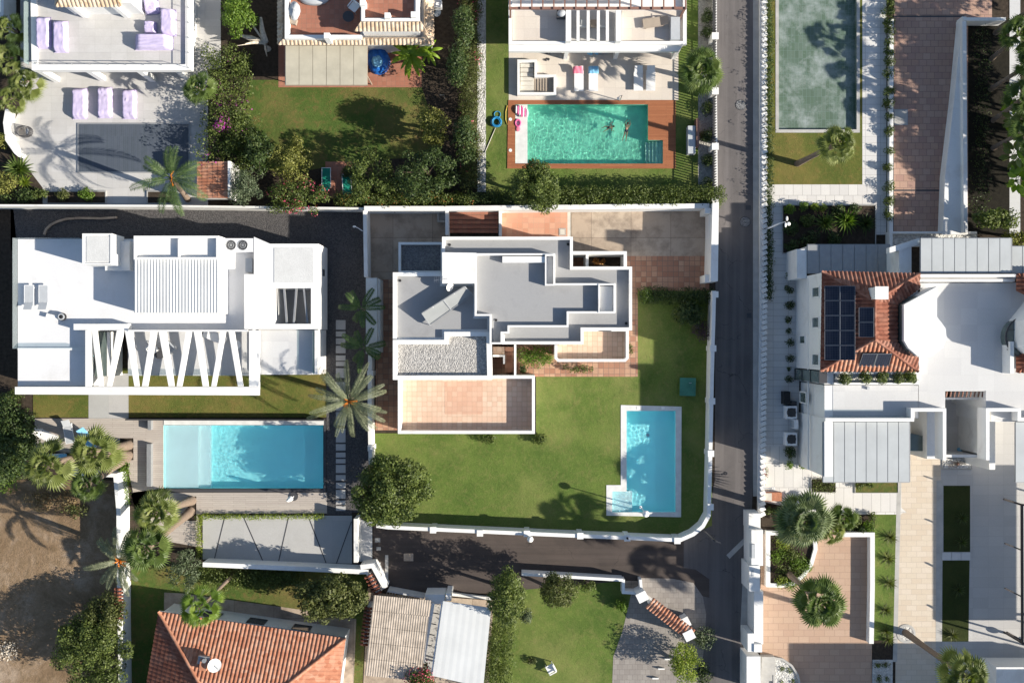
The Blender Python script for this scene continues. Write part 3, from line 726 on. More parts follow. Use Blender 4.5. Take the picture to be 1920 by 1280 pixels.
def _pv():
    k = NB('pv_cell')
    br = k.n('ShaderNodeTexBrick'); br.offset = 0; k.l(k.co(), br.inputs['Vector']); br.inputs['Scale'].default_value = 1
    br.inputs['Brick Width'].default_value = 0.16; br.inputs['Row Height'].default_value = 0.16; br.inputs['Mortar Size'].default_value = 0.006
    br.inputs['Color1'].default_value = (0.010, 0.013, 0.028, 1); br.inputs['Color2'].default_value = (0.014, 0.018, 0.036, 1); br.inputs['Mortar'].default_value = (0.07, 0.08, 0.10, 1)
    MATS['pv_cell'] = k.set(br.outputs['Color'], 0.35, spec=0.3)
_pv()
plain('pool_cyan', (0.50, 0.97, 0.99), 0.6, 0.04, 0.5)
plain('pool_cyan_pale', (0.90, 0.94, 0.93), 0.6, 0.04, 0.5)
plain('pool_green', (0.34, 0.76, 0.60), 0.6, 0.3, 0.45)
plain('pool_step_pale', (0.50, 0.66, 0.60), 0.6, 0.08, 0.8)
watermat('water_cyan', (0.86, 0.99, 1.0), 0.25, 2.6)
watermat('water_teal', (0.82, 0.99, 0.94), 0.35, 1.8)
watermat('water_shallow', (0.88, 0.98, 1.0), 0.25, 2.6)
glassmat('glass_clear', (0.80, 0.92, 0.92), 0.35)
glassmat('glass_pale', (0.86, 0.93, 0.96), 0.25)
plain('glass_dark', (0.035, 0.05, 0.055), 0.06, 0.1, spec=0.9)
plain('glass_green', (0.10, 0.13, 0.12), 0.12, 0.25, 0.8, spec=0.8)
plain('awning', (0.42, 0.39, 0.31), 0.8, 0.12, 0.8)
plain('sheet_metal', (0.60, 0.61, 0.62), 0.5, 0.06, 0.7, metal=0.2)
plain('metal_roof_white', (0.56, 0.57, 0.57), 0.55, 0.06, 0.6)
plain('fiber_roof', (0.40, 0.34, 0.28), 0.9, 0.3, 1.6, bump=0.2)
plain('perf_panel', (0.40, 0.42, 0.43), 0.6, 0.06, 0.8)
# ================================================================ GROUND
from mathutils.geometry import tessellate_polygon
def rect(a, b, c, d): return [(a, b), (c, b), (c, d), (a, d)]
def holed(outer, holes, z, zr=None):
    zr = z if zr is None else zr
    loops = [[Vector((*W(p[0], p[1], zr), z)) for p in L] for L in [outer]+list(holes)]
    vs = [v for L in loops for v in L]; tri = tessellate_polygon(loops); mb = MB(); fs = []
    for a, b, c in tri:
        n = (vs[b]-vs[a]).cross(vs[c]-vs[a]); fs.append((a, b, c) if n.z > 0 else (a, c, b))
    return mb.add(vs, fs)
def S_(name, pts, z, mat): return struct(name, MB().sheet(pts, z), MATS[mat])
# openings of the three full pools and the old one (photo pixels at ground level)
H_MAIN = [(1175, 770), (1267, 770), (1267, 960), (1148, 960), (1148, 921), (1175, 921)]
H_TEAL = [(966, 196), (1215, 196), (1215, 263), (1243, 263), (1243, 307), (966, 307)]
H_CYAN = rect(307, 797, 606, 915)
H_OLD = rect(1460, -60, 1606, 243)
big = [(-2500, -2000), (4400, -2000), (4400, 3300), (-2500, 3300)]
struct('ground', holed(big, [H_MAIN, H_TEAL, H_CYAN, H_OLD], -0.02), MATS['soil'])

# ---- roads
S_('road', [(1345, -300), (1424, -300), (1424, 560), (1412, 900), (1408, 1000), (1410, 1600), (1300, 1600), (1318, 1120), (1272, 1090), (1272, 1005), (1325, 985), (1340, 900)], 0.004, 'asphalt')
S_('side_road', [(700, 985), (1000, 1002), (1282, 1012), (1282, 1064), (1304, 1067), (1330, 1085), (1330, 1120), (1200, 1086), (900, 1112), (722, 1110), (700, 1060)], 0.008, 'asphalt_new')
S_('driveway_apron', [(1198, 1083), (1260, 1084), (1300, 1092), (1318, 1118), (1324, 1150), (1322, 1190), (1300, 1200), (1200, 1110)], 0.014, 'paver_grey')
S_('road_patch', [(1362, 1040), (1395, 1008), (1400, 1015), (1368, 1047)], 0.012, 'concrete')
S_('kerb_strip', [(1392, 1095), (1402, 1092), (1402, 1232), (1396, 1228), (1388, 1180)], 0.012, 'concrete')
S_('gutter', [(722, 1040), (728, 1040), (728, 1100), (722, 1100)], 0.012, 'concrete')
S_('pavement', rect(1412, -300, 1424, 930), 0.016, 'concrete')

# ---- centre plot
lawn = [(700, 812), (745, 812), (1005, 812), (1005, 706), (1196, 706), (1196, 545), (1335, 545), (1335, 985), (1280, 1010), (700, 985)]
struct('lawn', holed(lawn, [H_MAIN], 0.012), MATS['lawn_main'])
S_('concrete_yard', rect(688, 392, 838, 524), 0.010, 'concrete_old')
S_('forecourt', rect(1070, 390, 1326, 480), 0.010, 'concrete_old')
S_('terracotta_yard', rect(938, 390, 1064, 470), 0.010, 'terracotta_patch')
S_('stone_joint', rect(1064, 390, 1071, 470), 0.010, 'stone_pale')
S_('terracotta_forecourt', [(1071, 480), (1330, 480), (1330, 545), (1196, 545), (1196, 706), (1005, 706), (915, 706), (915, 600), (1071, 600)], 0.008, 'terracotta_old')
S_('terracotta_path', [(705, 524), (760, 524), (760, 798), (745, 798), (745, 806), (704, 806)], 0.011, 'terracotta_old')

# ---- top left plot
S_('terrace', [(-300, -300), (390, -300), (390, 388), (0, 388), (-300, 388)], 0.006, 'slab_grey')
S_('garden_soil', [(-300, -300), (38, -300), (38, 205), (8, 260), (40, 300), (80, 352), (80, 388), (-300, 388)], 0.012, 'soil')
S_('side_path', rect(366, -300, 414, 130), 0.012, 'slab_grey')
# ---- top middle plot
S_('back_lawn', [(470, 150), (800, 150), (838, 215), (842, 292), (700, 300), (560, 322), (470, 318), (430, 280)], 0.006, 'lawn_dark')  # stops short at the bottom: dark soil stands in for the trees' shade
S_('red_earth', [(800, -300), (880, -300), (880, 200), (860, 385), (790, 160)], 0.011, 'soil')
S_('terracotta_patio', rect(522, 60, 800, 164), 0.010, 'terracotta_red')
S_('tiled_patch', rect(610, 303, 660, 372), 0.011, 'terracotta_red')
S_('gravel_strip', rect(895, -300, 911, 360), 0.010, 'gravel_white')
# ---- top centre plot
struct('pool_lawn', holed([(911, -300), (1310, -300), (1310, 388), (911, 388)], [H_TEAL], 0.004), MATS['lawn_main'])
S_('gravel_border', rect(1309, -300, 1336, 360), 0.010, 'gravel_strip')
# ---- top right plot
struct('villa_lawn', holed(rect(1436, -300, 1618, 347), [H_OLD], 0.006), MATS['lawn_dry'])
S_('garden_path', rect(1617, -300, 1662, 440), 0.010, 'slab_white')
S_('garden_path_cross', rect(1436, 346, 1656, 386), 0.014, 'slab_white_v')
S_('driveway', rect(1676, -300, 1860, 440), 0.008, 'paver_rose')
S_('side_walk', [(1436, 384), (1500, 384), (1500, 620), (1496, 900), (1430, 900)], 0.010, 'slab_white')
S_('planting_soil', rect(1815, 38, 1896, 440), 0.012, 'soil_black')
S_('garden_lane', rect(1893, -300, 1913, 440), 0.014, 'slab_villa')
# ---- right plot
S_('side_terrace', [(1428, 836), (1560, 836), (1700, 960), (1680, 964), (1560, 966), (1428, 940)], 0.013, 'slab_white_v')
S_('paving', rect(1500, 900, 1690, 964), 0.016, 'slab_white_v')
S_('cream_drive', [(1690, 740), (1764, 740), (1764, 1700), (1676, 1700), (1680, 1100)], 0.012, 'paver_cream')
S_('drive_edging', [(1682, 900), (1690, 900), (1682, 1240), (1674, 1240)], 0.020, 'concrete')
S_('drive_border', [(1756, 900), (1768, 900), (1764, 1600), (1753, 1600)], 0.020, 'concrete')
S_('lawn_strip', [(1640, 964), (1681, 964), (1676, 1200), (1636, 1200)], 0.018, 'lawn_main')
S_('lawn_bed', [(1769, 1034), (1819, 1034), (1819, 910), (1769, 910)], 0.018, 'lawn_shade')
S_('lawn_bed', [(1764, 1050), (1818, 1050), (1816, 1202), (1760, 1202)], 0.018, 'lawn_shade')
S_('court', [(1764, 858), (1850, 858), (1850, 560), (2300, 560), (2300, 1700), (1764, 1700)], 0.010, 'slab_court')
S_('peach_patio', [(1426, 996), (1636, 1000), (1632, 1700), (1426, 1700)], 0.014, 'paver_peach')
S_('gravel_bed', [(1636, 1236), (1674, 1236), (1670, 1600), (1630, 1600)], 0.020, 'gravel_white')
S_('shrub_bed', rect(1428, 964, 1640, 1000), 0.016, 'soil')

# ---- left plot (modern house)
S_('gravel_court', [(20, 392), (686, 392), (690, 700), (690, 960), (612, 960), (612, 700), (20, 470)], 0.006, 'gravel_drive')
S_('lawn_modern', rect(62, 690, 612, 782), 0.010, 'lawn_dry')
S_('garden_walk', [(166, 700), (241, 700), (241, 784), (166, 784)], 0.016, 'concrete_slab')
S_('gravel_walk', rect(612, 696, 660, 964), 0.011, 'gravel_drive')
S_('car_port_floor', [(380, 966), (660, 966), (660, 1056), (380, 1048)], 0.014, 'concrete_slab')
S_('pavement_slab', [(672, 974), (698, 974), (698, 1052), (672, 1052)], 0.020, 'slab_villa')
# ---- bottom left plot
S_('dirt_lot', [(-400, 900), (222, 900), (226, 1700), (-400, 1700)], 0.006, 'dirt')
S_('shade_bed', [(-400, 380), (24, 380), (60, 760), (60, 900), (-400, 900)], 0.006, 'soil')
# ---- bottom plots
S_('cottage_lawn', [(246, 1060), (690, 1060), (660, 1700), (240, 1700)], 0.006, 'lawn_dark')
S_('cottage_path', [(308, 1110), (345, 1112), (620, 1150), (668, 1160), (650, 1600), (300, 1600)], 0.012, 'concrete_old')
S_('round_lawn', [(920, 1078), (1180, 1090), (1188, 1130), (1168, 1180), (1150, 1230), (1138, 1700), (880, 1700)], 0.006, 'lawn_main')
S_('brick_drive', [(1184, 1110), (1215, 1128), (1300, 1195), (1320, 1215), (1260, 1700), (1130, 1700), (1150, 1230), (1168, 1180)], 0.016, 'paver_grey')
S_('carport_floor', [(690, 1110), (925, 1125), (905, 1500), (670, 1500)], 0.010, 'concrete_old')

# ================================================================ POOLS
def pool(name, label, hole, depth, basin, water, wz=-0.12, amp=0.06):
    cx = sum(p[0] for p in hole)/len(hole); cy = sum(p[1] for p in hole)/len(hole)
    T = PT(name, label, 'pool', cx, cy, 0)
    w = [W(p[0], p[1], 0) for p in hole]; A = sum(w[i][0]*w[(i+1) % len(w)][1]-w[(i+1) % len(w)][0]*w[i][1] for i in range(len(w)))
    if A < 0: w.reverse()
    n = len(w); m = MB()
    m.add([(*p, -depth) for p in w]+[(*p, -0.005) for p in w], [list(range(n))]+[((i+1) % n, i, n+i, n+(i+1) % n) for i in range(n)])
    m.build('basin', MATS[basin], T)
    if water:
        q = ring_offset(w, 0.004); xs = [p[0] for p in q]; ys = [p[1] for p in q]; g = 0.045; r_ = random.Random(5)
        wv = [(r_.uniform(0, 6.28), r_.uniform(7.0, 22.0), r_.uniform(0, 6.28)) for _ in range(22)]
        bm = bmesh.new(); nx = int((max(xs)-min(xs))/g)+1; ny = int((max(ys)-min(ys))/g)+1; G = []
        def hgt(x, y): return sum(math.sin((x*math.cos(a)+y*math.sin(a))*f+ph)*amp/f**1.1 for a, f, ph in wv)
        for j in range(ny+1):
            G.append([bm.verts.new((min(xs)+(max(xs)-min(xs))*i/nx, min(ys)+(max(ys)-min(ys))*j/ny, 0)) for i in range(nx+1)])
        for v in bm.verts: v.co.z = wz+hgt(v.co.x, v.co.y)
        def inside(x, y):
            c = False; L = len(q)
            for i in range(L):
                (x0, y0), (x1, y1) = q[i], q[(i+1) % L]
                if (y0 > y) != (y1 > y) and x < (x1-x0)*(y-y0)/(y1-y0)+x0: c = not c
            return c
        for j in range(ny):
            for i in range(nx):
                a, b, c, d = G[j][i], G[j][i+1], G[j+1][i+1], G[j+1][i]
                if inside((a.co.x+c.co.x)/2, (a.co.y+c.co.y)/2): bm.faces.new((a, b, c, d)).smooth = True
        for v in [v for v in bm.verts if not v.link_faces]: bm.verts.remove(v)
        me = bpy.data.meshes.new('water'); bm.to_mesh(me); bm.free(); me.transform(Matrix.Translation(-T.location)); me.materials.append(MATS[water])
        o = bpy.data.objects.new('water', me); COL.objects.link(o); o.parent = T
        o.cycles.is_caustics_caster = True
    return T
# ================================================================ CENTRE PLOT
# ---- pool
T = pool('swimming_pool', 'bright cyan rectangular pool with a stepped corner and pale stone rim in the central lawn', H_MAIN, 0.9, 'pool_cyan', 'water_cyan', -0.12, 0.018)
cop = holed([(1164, 759), (1278, 762), (1277, 969), (1137, 966), (1137, 909), (1164, 909)], [H_MAIN], 0.045)
m = MB(); m.v = cop.v; m.f = cop.f; m.sm = cop.sm
ow = [W(*p, 0.045) for p in [(1164, 759), (1278, 762), (1277, 969), (1137, 966), (1137, 909), (1164, 909)]]
iw = [W(*p, 0.045) for p in H_MAIN]
for L in (ow, iw):
    for i in range(len(L)):
        a, b = L[i], L[(i+1) % len(L)]; m.add([(*a, -0.1), (*b, -0.1), (*b, 0.045), (*a, 0.045)], [(0, 1, 2, 3)])
m.build('coping', MATS['marble_curb'], T)
for k in range(3):
    m = MB(); m.pbox(1148.5, 921.5, 1175-2+k*7, 959.5, -.89, -0.25-0.2*k, 0); m.build('step', MATS['pool_cyan_pale'], T)
m = MB(); m.cyl(W(1217, 817, 0), 0.13, -.895, -.87, 16); m.build('drain', MATS['steel'], T)
for x in (1197, 1243):
    m = MB(); m.pbox(x-3, 762, x+3, 767, 0.046, 0.07, 0); m.build('skimmer_lid', MATS['plastic_white'], T)
# ---- garden lamp by the pool and others on the wall
def lamp(px, py, h, label, r=0.26, group='white globe garden lamps'):
    T = PT('garden_lamp', label, 'lamp', px, py, 0, group); x, y = W(px, py, 0)
    m = MB(); m.tube([(x, y, 0), (x, y, h)], [0.05, 0.035], 8); m.cyl((x, y), 0.11, 0.0, 0.12, 12); m.build('post', MATS['metal_white'], T)
    m = MB(); m.ell((x, y, h+r*0.6), (r, r, r*0.8), 16, 9); m.build('globe', MATS['plastic_white'], T)
    m = MB(); m.cyl((x, y), r*0.45, h+r*1.3, h+r*1.45, 14, r*0.2); m.build('cap', MATS['metal_white'], T)
    return T
lamp(1201, 950, 3.0, 'tall white globe lamp post standing at the lower edge of the central pool')
# ---- walls of the plot
def wall(label, pts, t, h, mat='white', name='garden_wall', cap=None, group='white garden walls', zr=None, cat='wall', z0=0):
    c = pts[len(pts)//2]; T = PT(name, label, cat, c[0], c[1], 0, group)
    m = MB(); m.pwall(pts, t, z0, h, zr); m.build('wall', MATS[mat], T)
    if cap:
        m = MB(); m.pwall(pts, t+0.06, h+0.002, h+0.05, h); m.build('coping', MATS[cap], T)
    return T
def pillars(T, pts, s, h, mat='white', cap=True, zr=None):
    for p in pts:
        x, y = W(p[0], p[1], h if zr is None else zr); m = MB(); m.box(x-s/2, y-s/2, x+s/2, y+s/2, 0, h)
        m.box(x-s/2-.04, y-s/2-.04, x+s/2+.04, y+s/2+.04, h, h+0.06); m.build('pillar', MATS[mat], T)
T = wall('white boundary wall curving round the pool corner of the central lawn, with square piers', [(706, 985), (728, 988), (1040, 1002), (1275, 1012), (1300, 1001), (1318, 986), (1329, 966), (1332, 850), (1335, 700), (1339, 545)], 0.22, 1.7, cap='white')
pillars(T, [(812, 993), (900, 999), (988, 1000), (1088, 1004), (1176, 1008), (1270, 1013), (1333, 850), (1332, 950), (1335, 752), (1337, 653), (1341, 552)], 0.40, 1.78)
lampw = []
x, y = W(994, 1009, 1.8); T = thing('wall_lamp', 'white round lamp on a pier of the lower boundary wall', 'lamp', (x, y, 1.5))
m = MB(); m.tube([(x, y+0.3, 1.5), (x, y, 1.7), (x, y, 1.95)], 0.035, 8); m.build('bracket', MATS['metal_white'], T); m = MB(); m.ell((x, y, 2.1), 0.24, 16, 9); m.build('globe', MATS['plastic_white'], T)
x, y = W(1176, 1008, 1.84); T = thing('wall_lamp', 'small dark lamp on a pier of the wall below the pool', 'lamp', (x, y, 1.84))
m = MB(); m.cyl((x, y), 0.08, 1.845, 2.1, 10); m.build('body', MATS['black'], T)
wall('white wall along the top edge of the central plot under the hedge', [(683, 391), (830, 391), (1330, 386)], 0.30, 1.9, cap='white')
wall('plain white wall left of the concrete yard', [(684, 394), (686, 519)], 0.28, 1.9)
T = PT('gate_lodge', 'broad flat white wall block beside the shaded terracotta path', 'wall', 700, 600, 0, 'white garden walls')
m = MB(); m.pbox(686, 521, 707, 663, 0, 2.3); m.build('wall', MATS['white_old'], T); m = MB(); m.pbox(707.3, 523, 711.5, 661, 0, 2.0, 2.3); m.build('ledge', MATS['white_old'], T)
T = wall('narrow white wall behind the date palm, left of the lawn', [(694, 664), (693, 760), (695, 870)], 0.24, 1.7, mat='white_old', cap='white_old')
pillars(T, [(694, 700), (694, 770), (695, 840)], 0.36, 1.76, 'white_old')
# entrance wall on the road
T = PT('gate_wall', 'tall thick white entrance wall at the corner of the forecourt and the road', 'wall', 1335, 450, 0, 'white garden walls')
m = MB(); m.pprism([(1336, 381), (1348, 379), (1346, 527), (1332, 527)], 0, 2.6); m.build('wall', MATS['white'], T)
for (a, b, c, d) in ((1322, 390, 1333, 400), (1322, 515, 1332, 529)):
    m = MB(); m.pbox(a, b, c, d, 0, 2.2); m.build('pier', MATS['white'], T)
m = MB(); m.pbox(1330, 402, 1333.5, 513, 0.05, 1.7); m.build('gate_leaf', MATS['metal_white'], T)
# yard walls above the house
wall('low white wall between the concrete yard and the outdoor steps', [(838, 392), (838, 440)], 0.25, 1.6)
wall('low white wall between the outdoor steps and the terracotta yard', [(938, 388), (938, 442)], 0.22, 1.3)
T = PT('outdoor_steps', 'terracotta outdoor steps between two white walls above the house', 'stairs', 885, 420, 0)
for k in range(5):
    m = MB(); m.pbox(843, 397+k*8, 934, 405+k*8, 0.0, 0.85-0.15*k, 0); m.build('tread', MATS['terracotta_red'], T)
m = MB(); m.pbox(888, 391, 936, 395, 0.0, 1.3, 0); m.build('end_wall', MATS['white'], T)
T = PT('water_trough', 'small square concrete trough in the yard corner beside the steps', 'trough', 828, 407, 0)
m = MB(); m.pring([(820, 397), (837, 397), (837, 416), (820, 416)], 0.12, 0, 0.5); m.build('rim', MATS['concrete'], T); m = MB(); m.pbox(823, 400, 834, 413, 0, 0.3, 0.5); m.build('floor', MATS['concrete'], T)
T = PT('floor_hatch', 'white square inspection hatch in the terracotta yard', 'hatch', 1055, 434, 0); m = MB(); m.pbox(1050, 430, 1059, 440, 0.011, 0.05, 0); m.build('lid', MATS['stone_pale'], T); m = MB(); m.pring(rect(1048, 428, 1061, 442), 0.06, 0.011, 0.035, 0); m.build('rim', MATS['concrete'], T)

# ---- the house
T = PT('flat_roof_house', 'white house with stepped flat grey roofs and parapets in the middle of the photo', 'house', 960, 600, 0)
WH = MATS['white']; GR = MATS['grey_roof']
A = [(829, 444), (1074, 444), (1074, 500), (1185, 500), (1185, 619), (1094, 619), (1094, 645), (941, 645), (941, 624), (954, 612), (1066, 612), (1066, 586), (1153, 586), (1153, 532), (1040, 532), (1040, 476), (829, 476)]
A_out = [(829, 444), (1074, 444), (1074, 500), (1185, 500), (1185, 619), (1094, 619), (1094, 645), (941, 645), (941, 626), (919, 626), (919, 592), (891, 592), (891, 531), (829, 531)]
wA = [W(*p, 5.9) for p in A_out]
m = MB(); m.prism(wA, 0, 5.42); m.build('wall', WH, T)
m = MB(); m.prism(ring_offset(wA, 0.2), 5.422, 5.45); m.build('roof', GR, T)
# outer parapet only on the true outside edges
def par_open(pts, t, z0, z1, mat=WH, nm='parapet'):
    m = MB(); m.pwall(pts, t, z0, z1); return m.build(nm, mat, T)
par_open([(831.5, 476), (831.5, 446.5), (1071.5, 446.5), (1071.5, 502.5), (1182.5, 502.5), (1182.5, 616.5), (1091.5, 616.5), (1091.5, 642.5), (943.5, 642.5), (943.5, 627)], 0.21, 5.42, 5.9)
# raised middle roof
B = [(829, 475), (1041, 475), (1041, 531), (1154, 531), (1154, 587), (1066, 587), (1066, 613), (955, 613), (955, 625), (942, 625), (942, 645), (918, 645), (918, 592), (890, 592), (890, 531), (829, 531)]
wB = [W(*p, 6.35) for p in B]
m = MB(); m.prism(ring_offset(wB, 0.003), 5.46, 5.80); m.build('wall', WH, T)
m = MB(); m.wring(wB, ring_offset(wB, 0.13), 5.46, 6.35); m.build('parapet', WH, T)
m = MB(); m.prism(ring_offset(wB, 0.133), 5.802, 5.83); m.build('roof', GR, T)
m = MB(); m.prism([W(*p, 6.6) for p in ((829, 473), (893, 474), (893, 531), (829, 531))], 5.84, 6.6); m.build('stair_head', WH, T)
m = MB(); m.pbox(942, 480.5, 1022, 492, 5.84, 6.32); m.build('skylight_box', WH, T)
m = MB(); m.pring(rect(1022, 477, 1040, 535), 0.1, 5.84, 6.45); m.build('chimney_well', WH, T)
for q_ in ((1025, 480, 1037, 532), (1125, 536, 1150, 583)):
    m = MB(); m.pbox(*q_, 5.84, 5.9, 6.4); m.build('well_floor', WH, T)
m = MB(); m.pring(rect(1122, 532, 1153, 586), 0.09, 5.84, 6.4); m.build('chimney_well', WH, T)
# lower left roofs
C = [(736.5, 511), (829, 511), (829, 531), (892, 531), (892, 592), (918, 592), (918, 622), (833, 622), (833, 637), (736.5, 637)]
wC = [W(*p, 5.6) for p in C]
m = MB(); m.prism(wC, 0, 5.2); m.build('wall', WH, T)
m = MB(); m.prism(ring_offset(wC, 0.2), 5.202, 5.23); m.build('roof', GR, T)
par_open([(829, 514), (740, 514), (740, 635)], 0.27, 5.2, 5.6)
D = [(736.5, 637), (833, 637), (833, 622), (920, 622), (922, 712), (736.5, 712)]
wD = [W(*p, 5.6) for p in D]
m = MB(); m.prism(ring_offset(wD, 0.002), 0, 5.15); m.build('wall', WH, T)
m = MB(); m.wring(wD, ring_offset(wD, 0.32), 5.15, 5.6); m.build('parapet', WH, T)
m = MB(); m.prism(ring_offset(wD, 0.325), 5.152, 5.2); m.build('gravel_roof', MATS['gravel_roof'], T)
F_ = rect(747, 454, 831, 512); wF = [W(*p, 3.3) for p in F_]
m = MB(); m.prism(wF, 0, 2.9); m.build('wall', WH, T); m = MB(); m.wring(wF, ring_offset(wF, 0.18), 2.9, 3.3); m.build('parapet', WH, T)
m = MB(); m.prism(ring_offset(wF, 0.185), 2.902, 2.94); m.build('gravel_roof', MATS['gravel_dark'], T)
# big terracotta terrace
E = rect(746, 704, 1003, 813); wE = [W(*p, 3.2) for p in E]
m = MB(); m.prism(wE, 0, 2.15); m.build('wall', WH, T); m = MB(); m.wring(wE, ring_offset(wE, 0.22), 2.15, 3.2); m.build('parapet', WH, T)
m = MB(); m.prism(ring_offset(wE, 0.225), 2.152, 2.18); m.build('terrace_floor', MATS['terracotta_sun'], T)
m = MB(); m.pbox(834, 716, 905, 776, 2.181, 2.19, 2.2); m.build('terrace_floor_patch', MATS['terrace_patch'], T)
G2 = [(1040, 616), (1179, 616), (1179, 672), (1173, 678), (1046, 678), (1040, 672)]; wG = [W(*p, 3.4) for p in G2]
m = MB(); m.prism(wG, 2.3, 2.5); m.build('balcony_slab', WH, T); m = MB(); m.wring(wG, ring_offset(wG, 0.2), 2.5, 3.4); m.build('parapet', WH, T)
m = MB(); m.prism(ring_offset(wG, 0.205), 2.502, 2.52); m.build('terrace_floor', MATS['terracotta_sun'], T)
m = MB(); m.pprism([(1050, 619), (1168, 619), (1168, 668), (1050, 668)], 0, 2.3, 3.4); m.build('wall', WH, T)
# entrance court wall, planter frame
m = MB(); m.pwall([(1075, 474), (1172.5, 474), (1172.5, 500)], 0.24, 0, 3.0); m.build('court_wall', WH, T)
m = MB(); m.pwall([(1101, 476), (1101, 500)], 0.2, 0, 2.7); m.build('court_wall', WH, T)
m = MB(); m.pbox(1105, 480, 1168, 500, 0, 0.5, 0.5); m.build('planter_soil', MATS['soil'], T)
# stair court between the two terraces
m = MB(); m.pwall([(966, 646), (966, 704)], 0.16, 0, 3.2); m.build('stair_wall', WH, T)
m = MB(); m.pwall([(924, 667), (945, 667), (945, 682)], 0.14, 0, 2.6); m.build('stair_wall', WH, T)
for k in range(6):
    m = MB(); m.pbox(947, 650+k*8, 963, 658+k*8, 0, 2.1-0.32*k, 1.5); m.build('stair_tread', MATS['terracotta_patch'], T)
m = MB(); m.pbox(924, 650, 946, 664, 0, 2.15); m.build('landing', MATS['terracotta_sun'], T)
for k, (x, y) in enumerate(((843, 459), (1065, 458), (750, 526), (1174, 606), (930, 600))):
    m = MB(); z = (5.451, 5.451, 5.231, 5.451, 5.831)[k]; m.cyl(W(x, y, z), 0.1, z, z+0.06, 12); m.build('roof_drain', MATS['black'], T)
# facade openings (seen from a step to the side)
for (a, b, o, z0, z1, t) in ((wE[3], wE[2], (0, -1), 0.3, 1.8, 0.3), (wE[3], wE[2], (0, -1), 0.3, 1.8, 0.7), (wA[4], wA[5], (0, -1), 3.4, 4.7, 0.5), (wA[6], wA[7], (0, -1), 3.2, 4.8, 0.4), (wA[3], wA[4], (1, 0), 3.3, 4.8, 0.3), (wA[3], wA[4], (1, 0), 0.3, 2.3, 0.3), (wA[3], wA[4], (1, 0), 3.3, 4.8, 0.75), (wC[0], wC[9], (-1, 0), 3.3, 4.6, 0.5), (wA[1], wA[0], (0, 1), 3.3, 4.6, 0.3)):
    window(T, a, b, z0, z1, 0, o, t=t, w=0.22)
# hot water collector on the left roof
T = PT('solar_water_heater', 'slanting silver solar water collector on a frame on the left grey roof', 'solar heater', 838, 573, 5.23)
q = [Vector(WZ(x, y, z)) for x, y, z in ((791, 587, 6.15), (871, 537, 6.15), (886, 552, 5.65), (806, 609, 5.65))]
m = MB(); n_ = Vector((0, 0, -0.09)); m.add([*q, *[p+n_ for p in q]], [(0, 3, 2, 1), (4, 5, 6, 7), (0, 1, 5, 4), (1, 2, 6, 5), (2, 3, 7, 6), (3, 0, 4, 7)]); m.build('collector_panel', MATS['collector_glass'], T)
m = MB()
for i in range(4): m.bar(q[i]+Vector((0, 0, .02)), q[(i+1) % 4]+Vector((0, 0, .02)), 0.07, 0.07)
m.bar(q[0].lerp(q[1], .5)+Vector((0, 0, .02)), q[3].lerp(q[2], .5)+Vector((0, 0, .02)), 0.07, 0.06); m.build('frame', MATS['alu_grey'], T)
for p in q: 
    m = MB(); m.bar(p, (p.x, p.y, 5.235), 0.05, 0.05); m.build('leg', MATS['metal_white'], T)
for s in (0.25, 0.75):
    m = MB(); m.bar(q[0].lerp(q[1], s), (*q[3].lerp(q[2], s).to_2d(), 5.25), 0.04, 0.04); m.build('brace', MATS['metal_white'], T)
# antennas
x, y = W(829, 527, 5.3); T = thing('roof_antenna', 'thin branching television aerial on the left grey roof', 'antenna', (x, y, 5.23))
m = MB(); m.tube([(x, y, 5.23), (x, y, 6.9)], 0.025, 6); m.build('mast', MATS['steel'], T)
m = MB(); m.bar((x-.5, y-.05, 6.8), (x+.5, y+.1, 6.8), .03, .03)
for k in range(7): m.bar((x-.45+k*.15, y-.22+k*.02, 6.82), (x-.45+k*.15, y+.22+k*.02, 6.82), .015, .015)
m.build('dipole', MATS['steel'], T)
x, y = W(843, 538, 5.6); T = thing('satellite_dish', 'small white satellite dish beside the solar water collector', 'satellite dish', (x, y, 5.23))
def dish(T, c, r, d, mat='plastic_white'):
    d = Vector(d).normalized(); u = d.orthogonal().normalized(); v = d.cross(u); mb = MB(); vs = [Vector(c)]; N = 20
    for j in range(1, 5):
        for i in range(N):
            a = 2*math.pi*i/N; rr = r*j/4; vs.append(Vector(c)+u*math.cos(a)*rr+v*math.sin(a)*rr*0.95+d*(rr*rr/r*0.25))
    fs = [(0, 1+i, 1+(i+1) % N) for i in range(N)]+[(1+j*N+i, 1+(j+1)*N+i, 1+(j+1)*N+(i+1) % N, 1+j*N+(i+1) % N) for j in range(3) for i in range(N)]
    mb.add(vs, fs, True); mb.build('reflector', MATS[mat], T)
    mb = MB(); mb.bar(Vector(c)-v*r*0.9, Vector(c)+d*r*0.9, 0.03, 0.03); mb.ell(Vector(c)+d*r*0.9, 0.06, 8, 5); mb.build('feed_arm', MATS['alu_grey'], T)
dish(T, (x, y, 6.0), 0.33, (0.6, -0.2, 0.6)); m = MB(); m.tube([(x, y, 5.23), (x, y, 5.97)], 0.03, 6); m.build('mast', MATS['steel'], T)
# teal well lid on the lawn
T = PT('pump_box', 'square teal green pump box lid on the lawn above the pool', 'lid', 1289, 725, 0)
x, y = W(1289.5, 725, 0.3); m = MB(); m.obox((x, y), (1, -0.02), 0.58, 0.66, 0, 0.26); m.build('box', MATS['teal_lid'], T)
m = MB(); m.obox((x, y), (1, -0.02), 0.62, 0.70, 0.262, 0.32); m.build('lid', MATS['teal_lid'], T); m = MB(); m.bar((x+.1, y+.3, .33), (x+.3, y+.3, .33), .03, .04); m.build('handle', MATS['steel'], T)
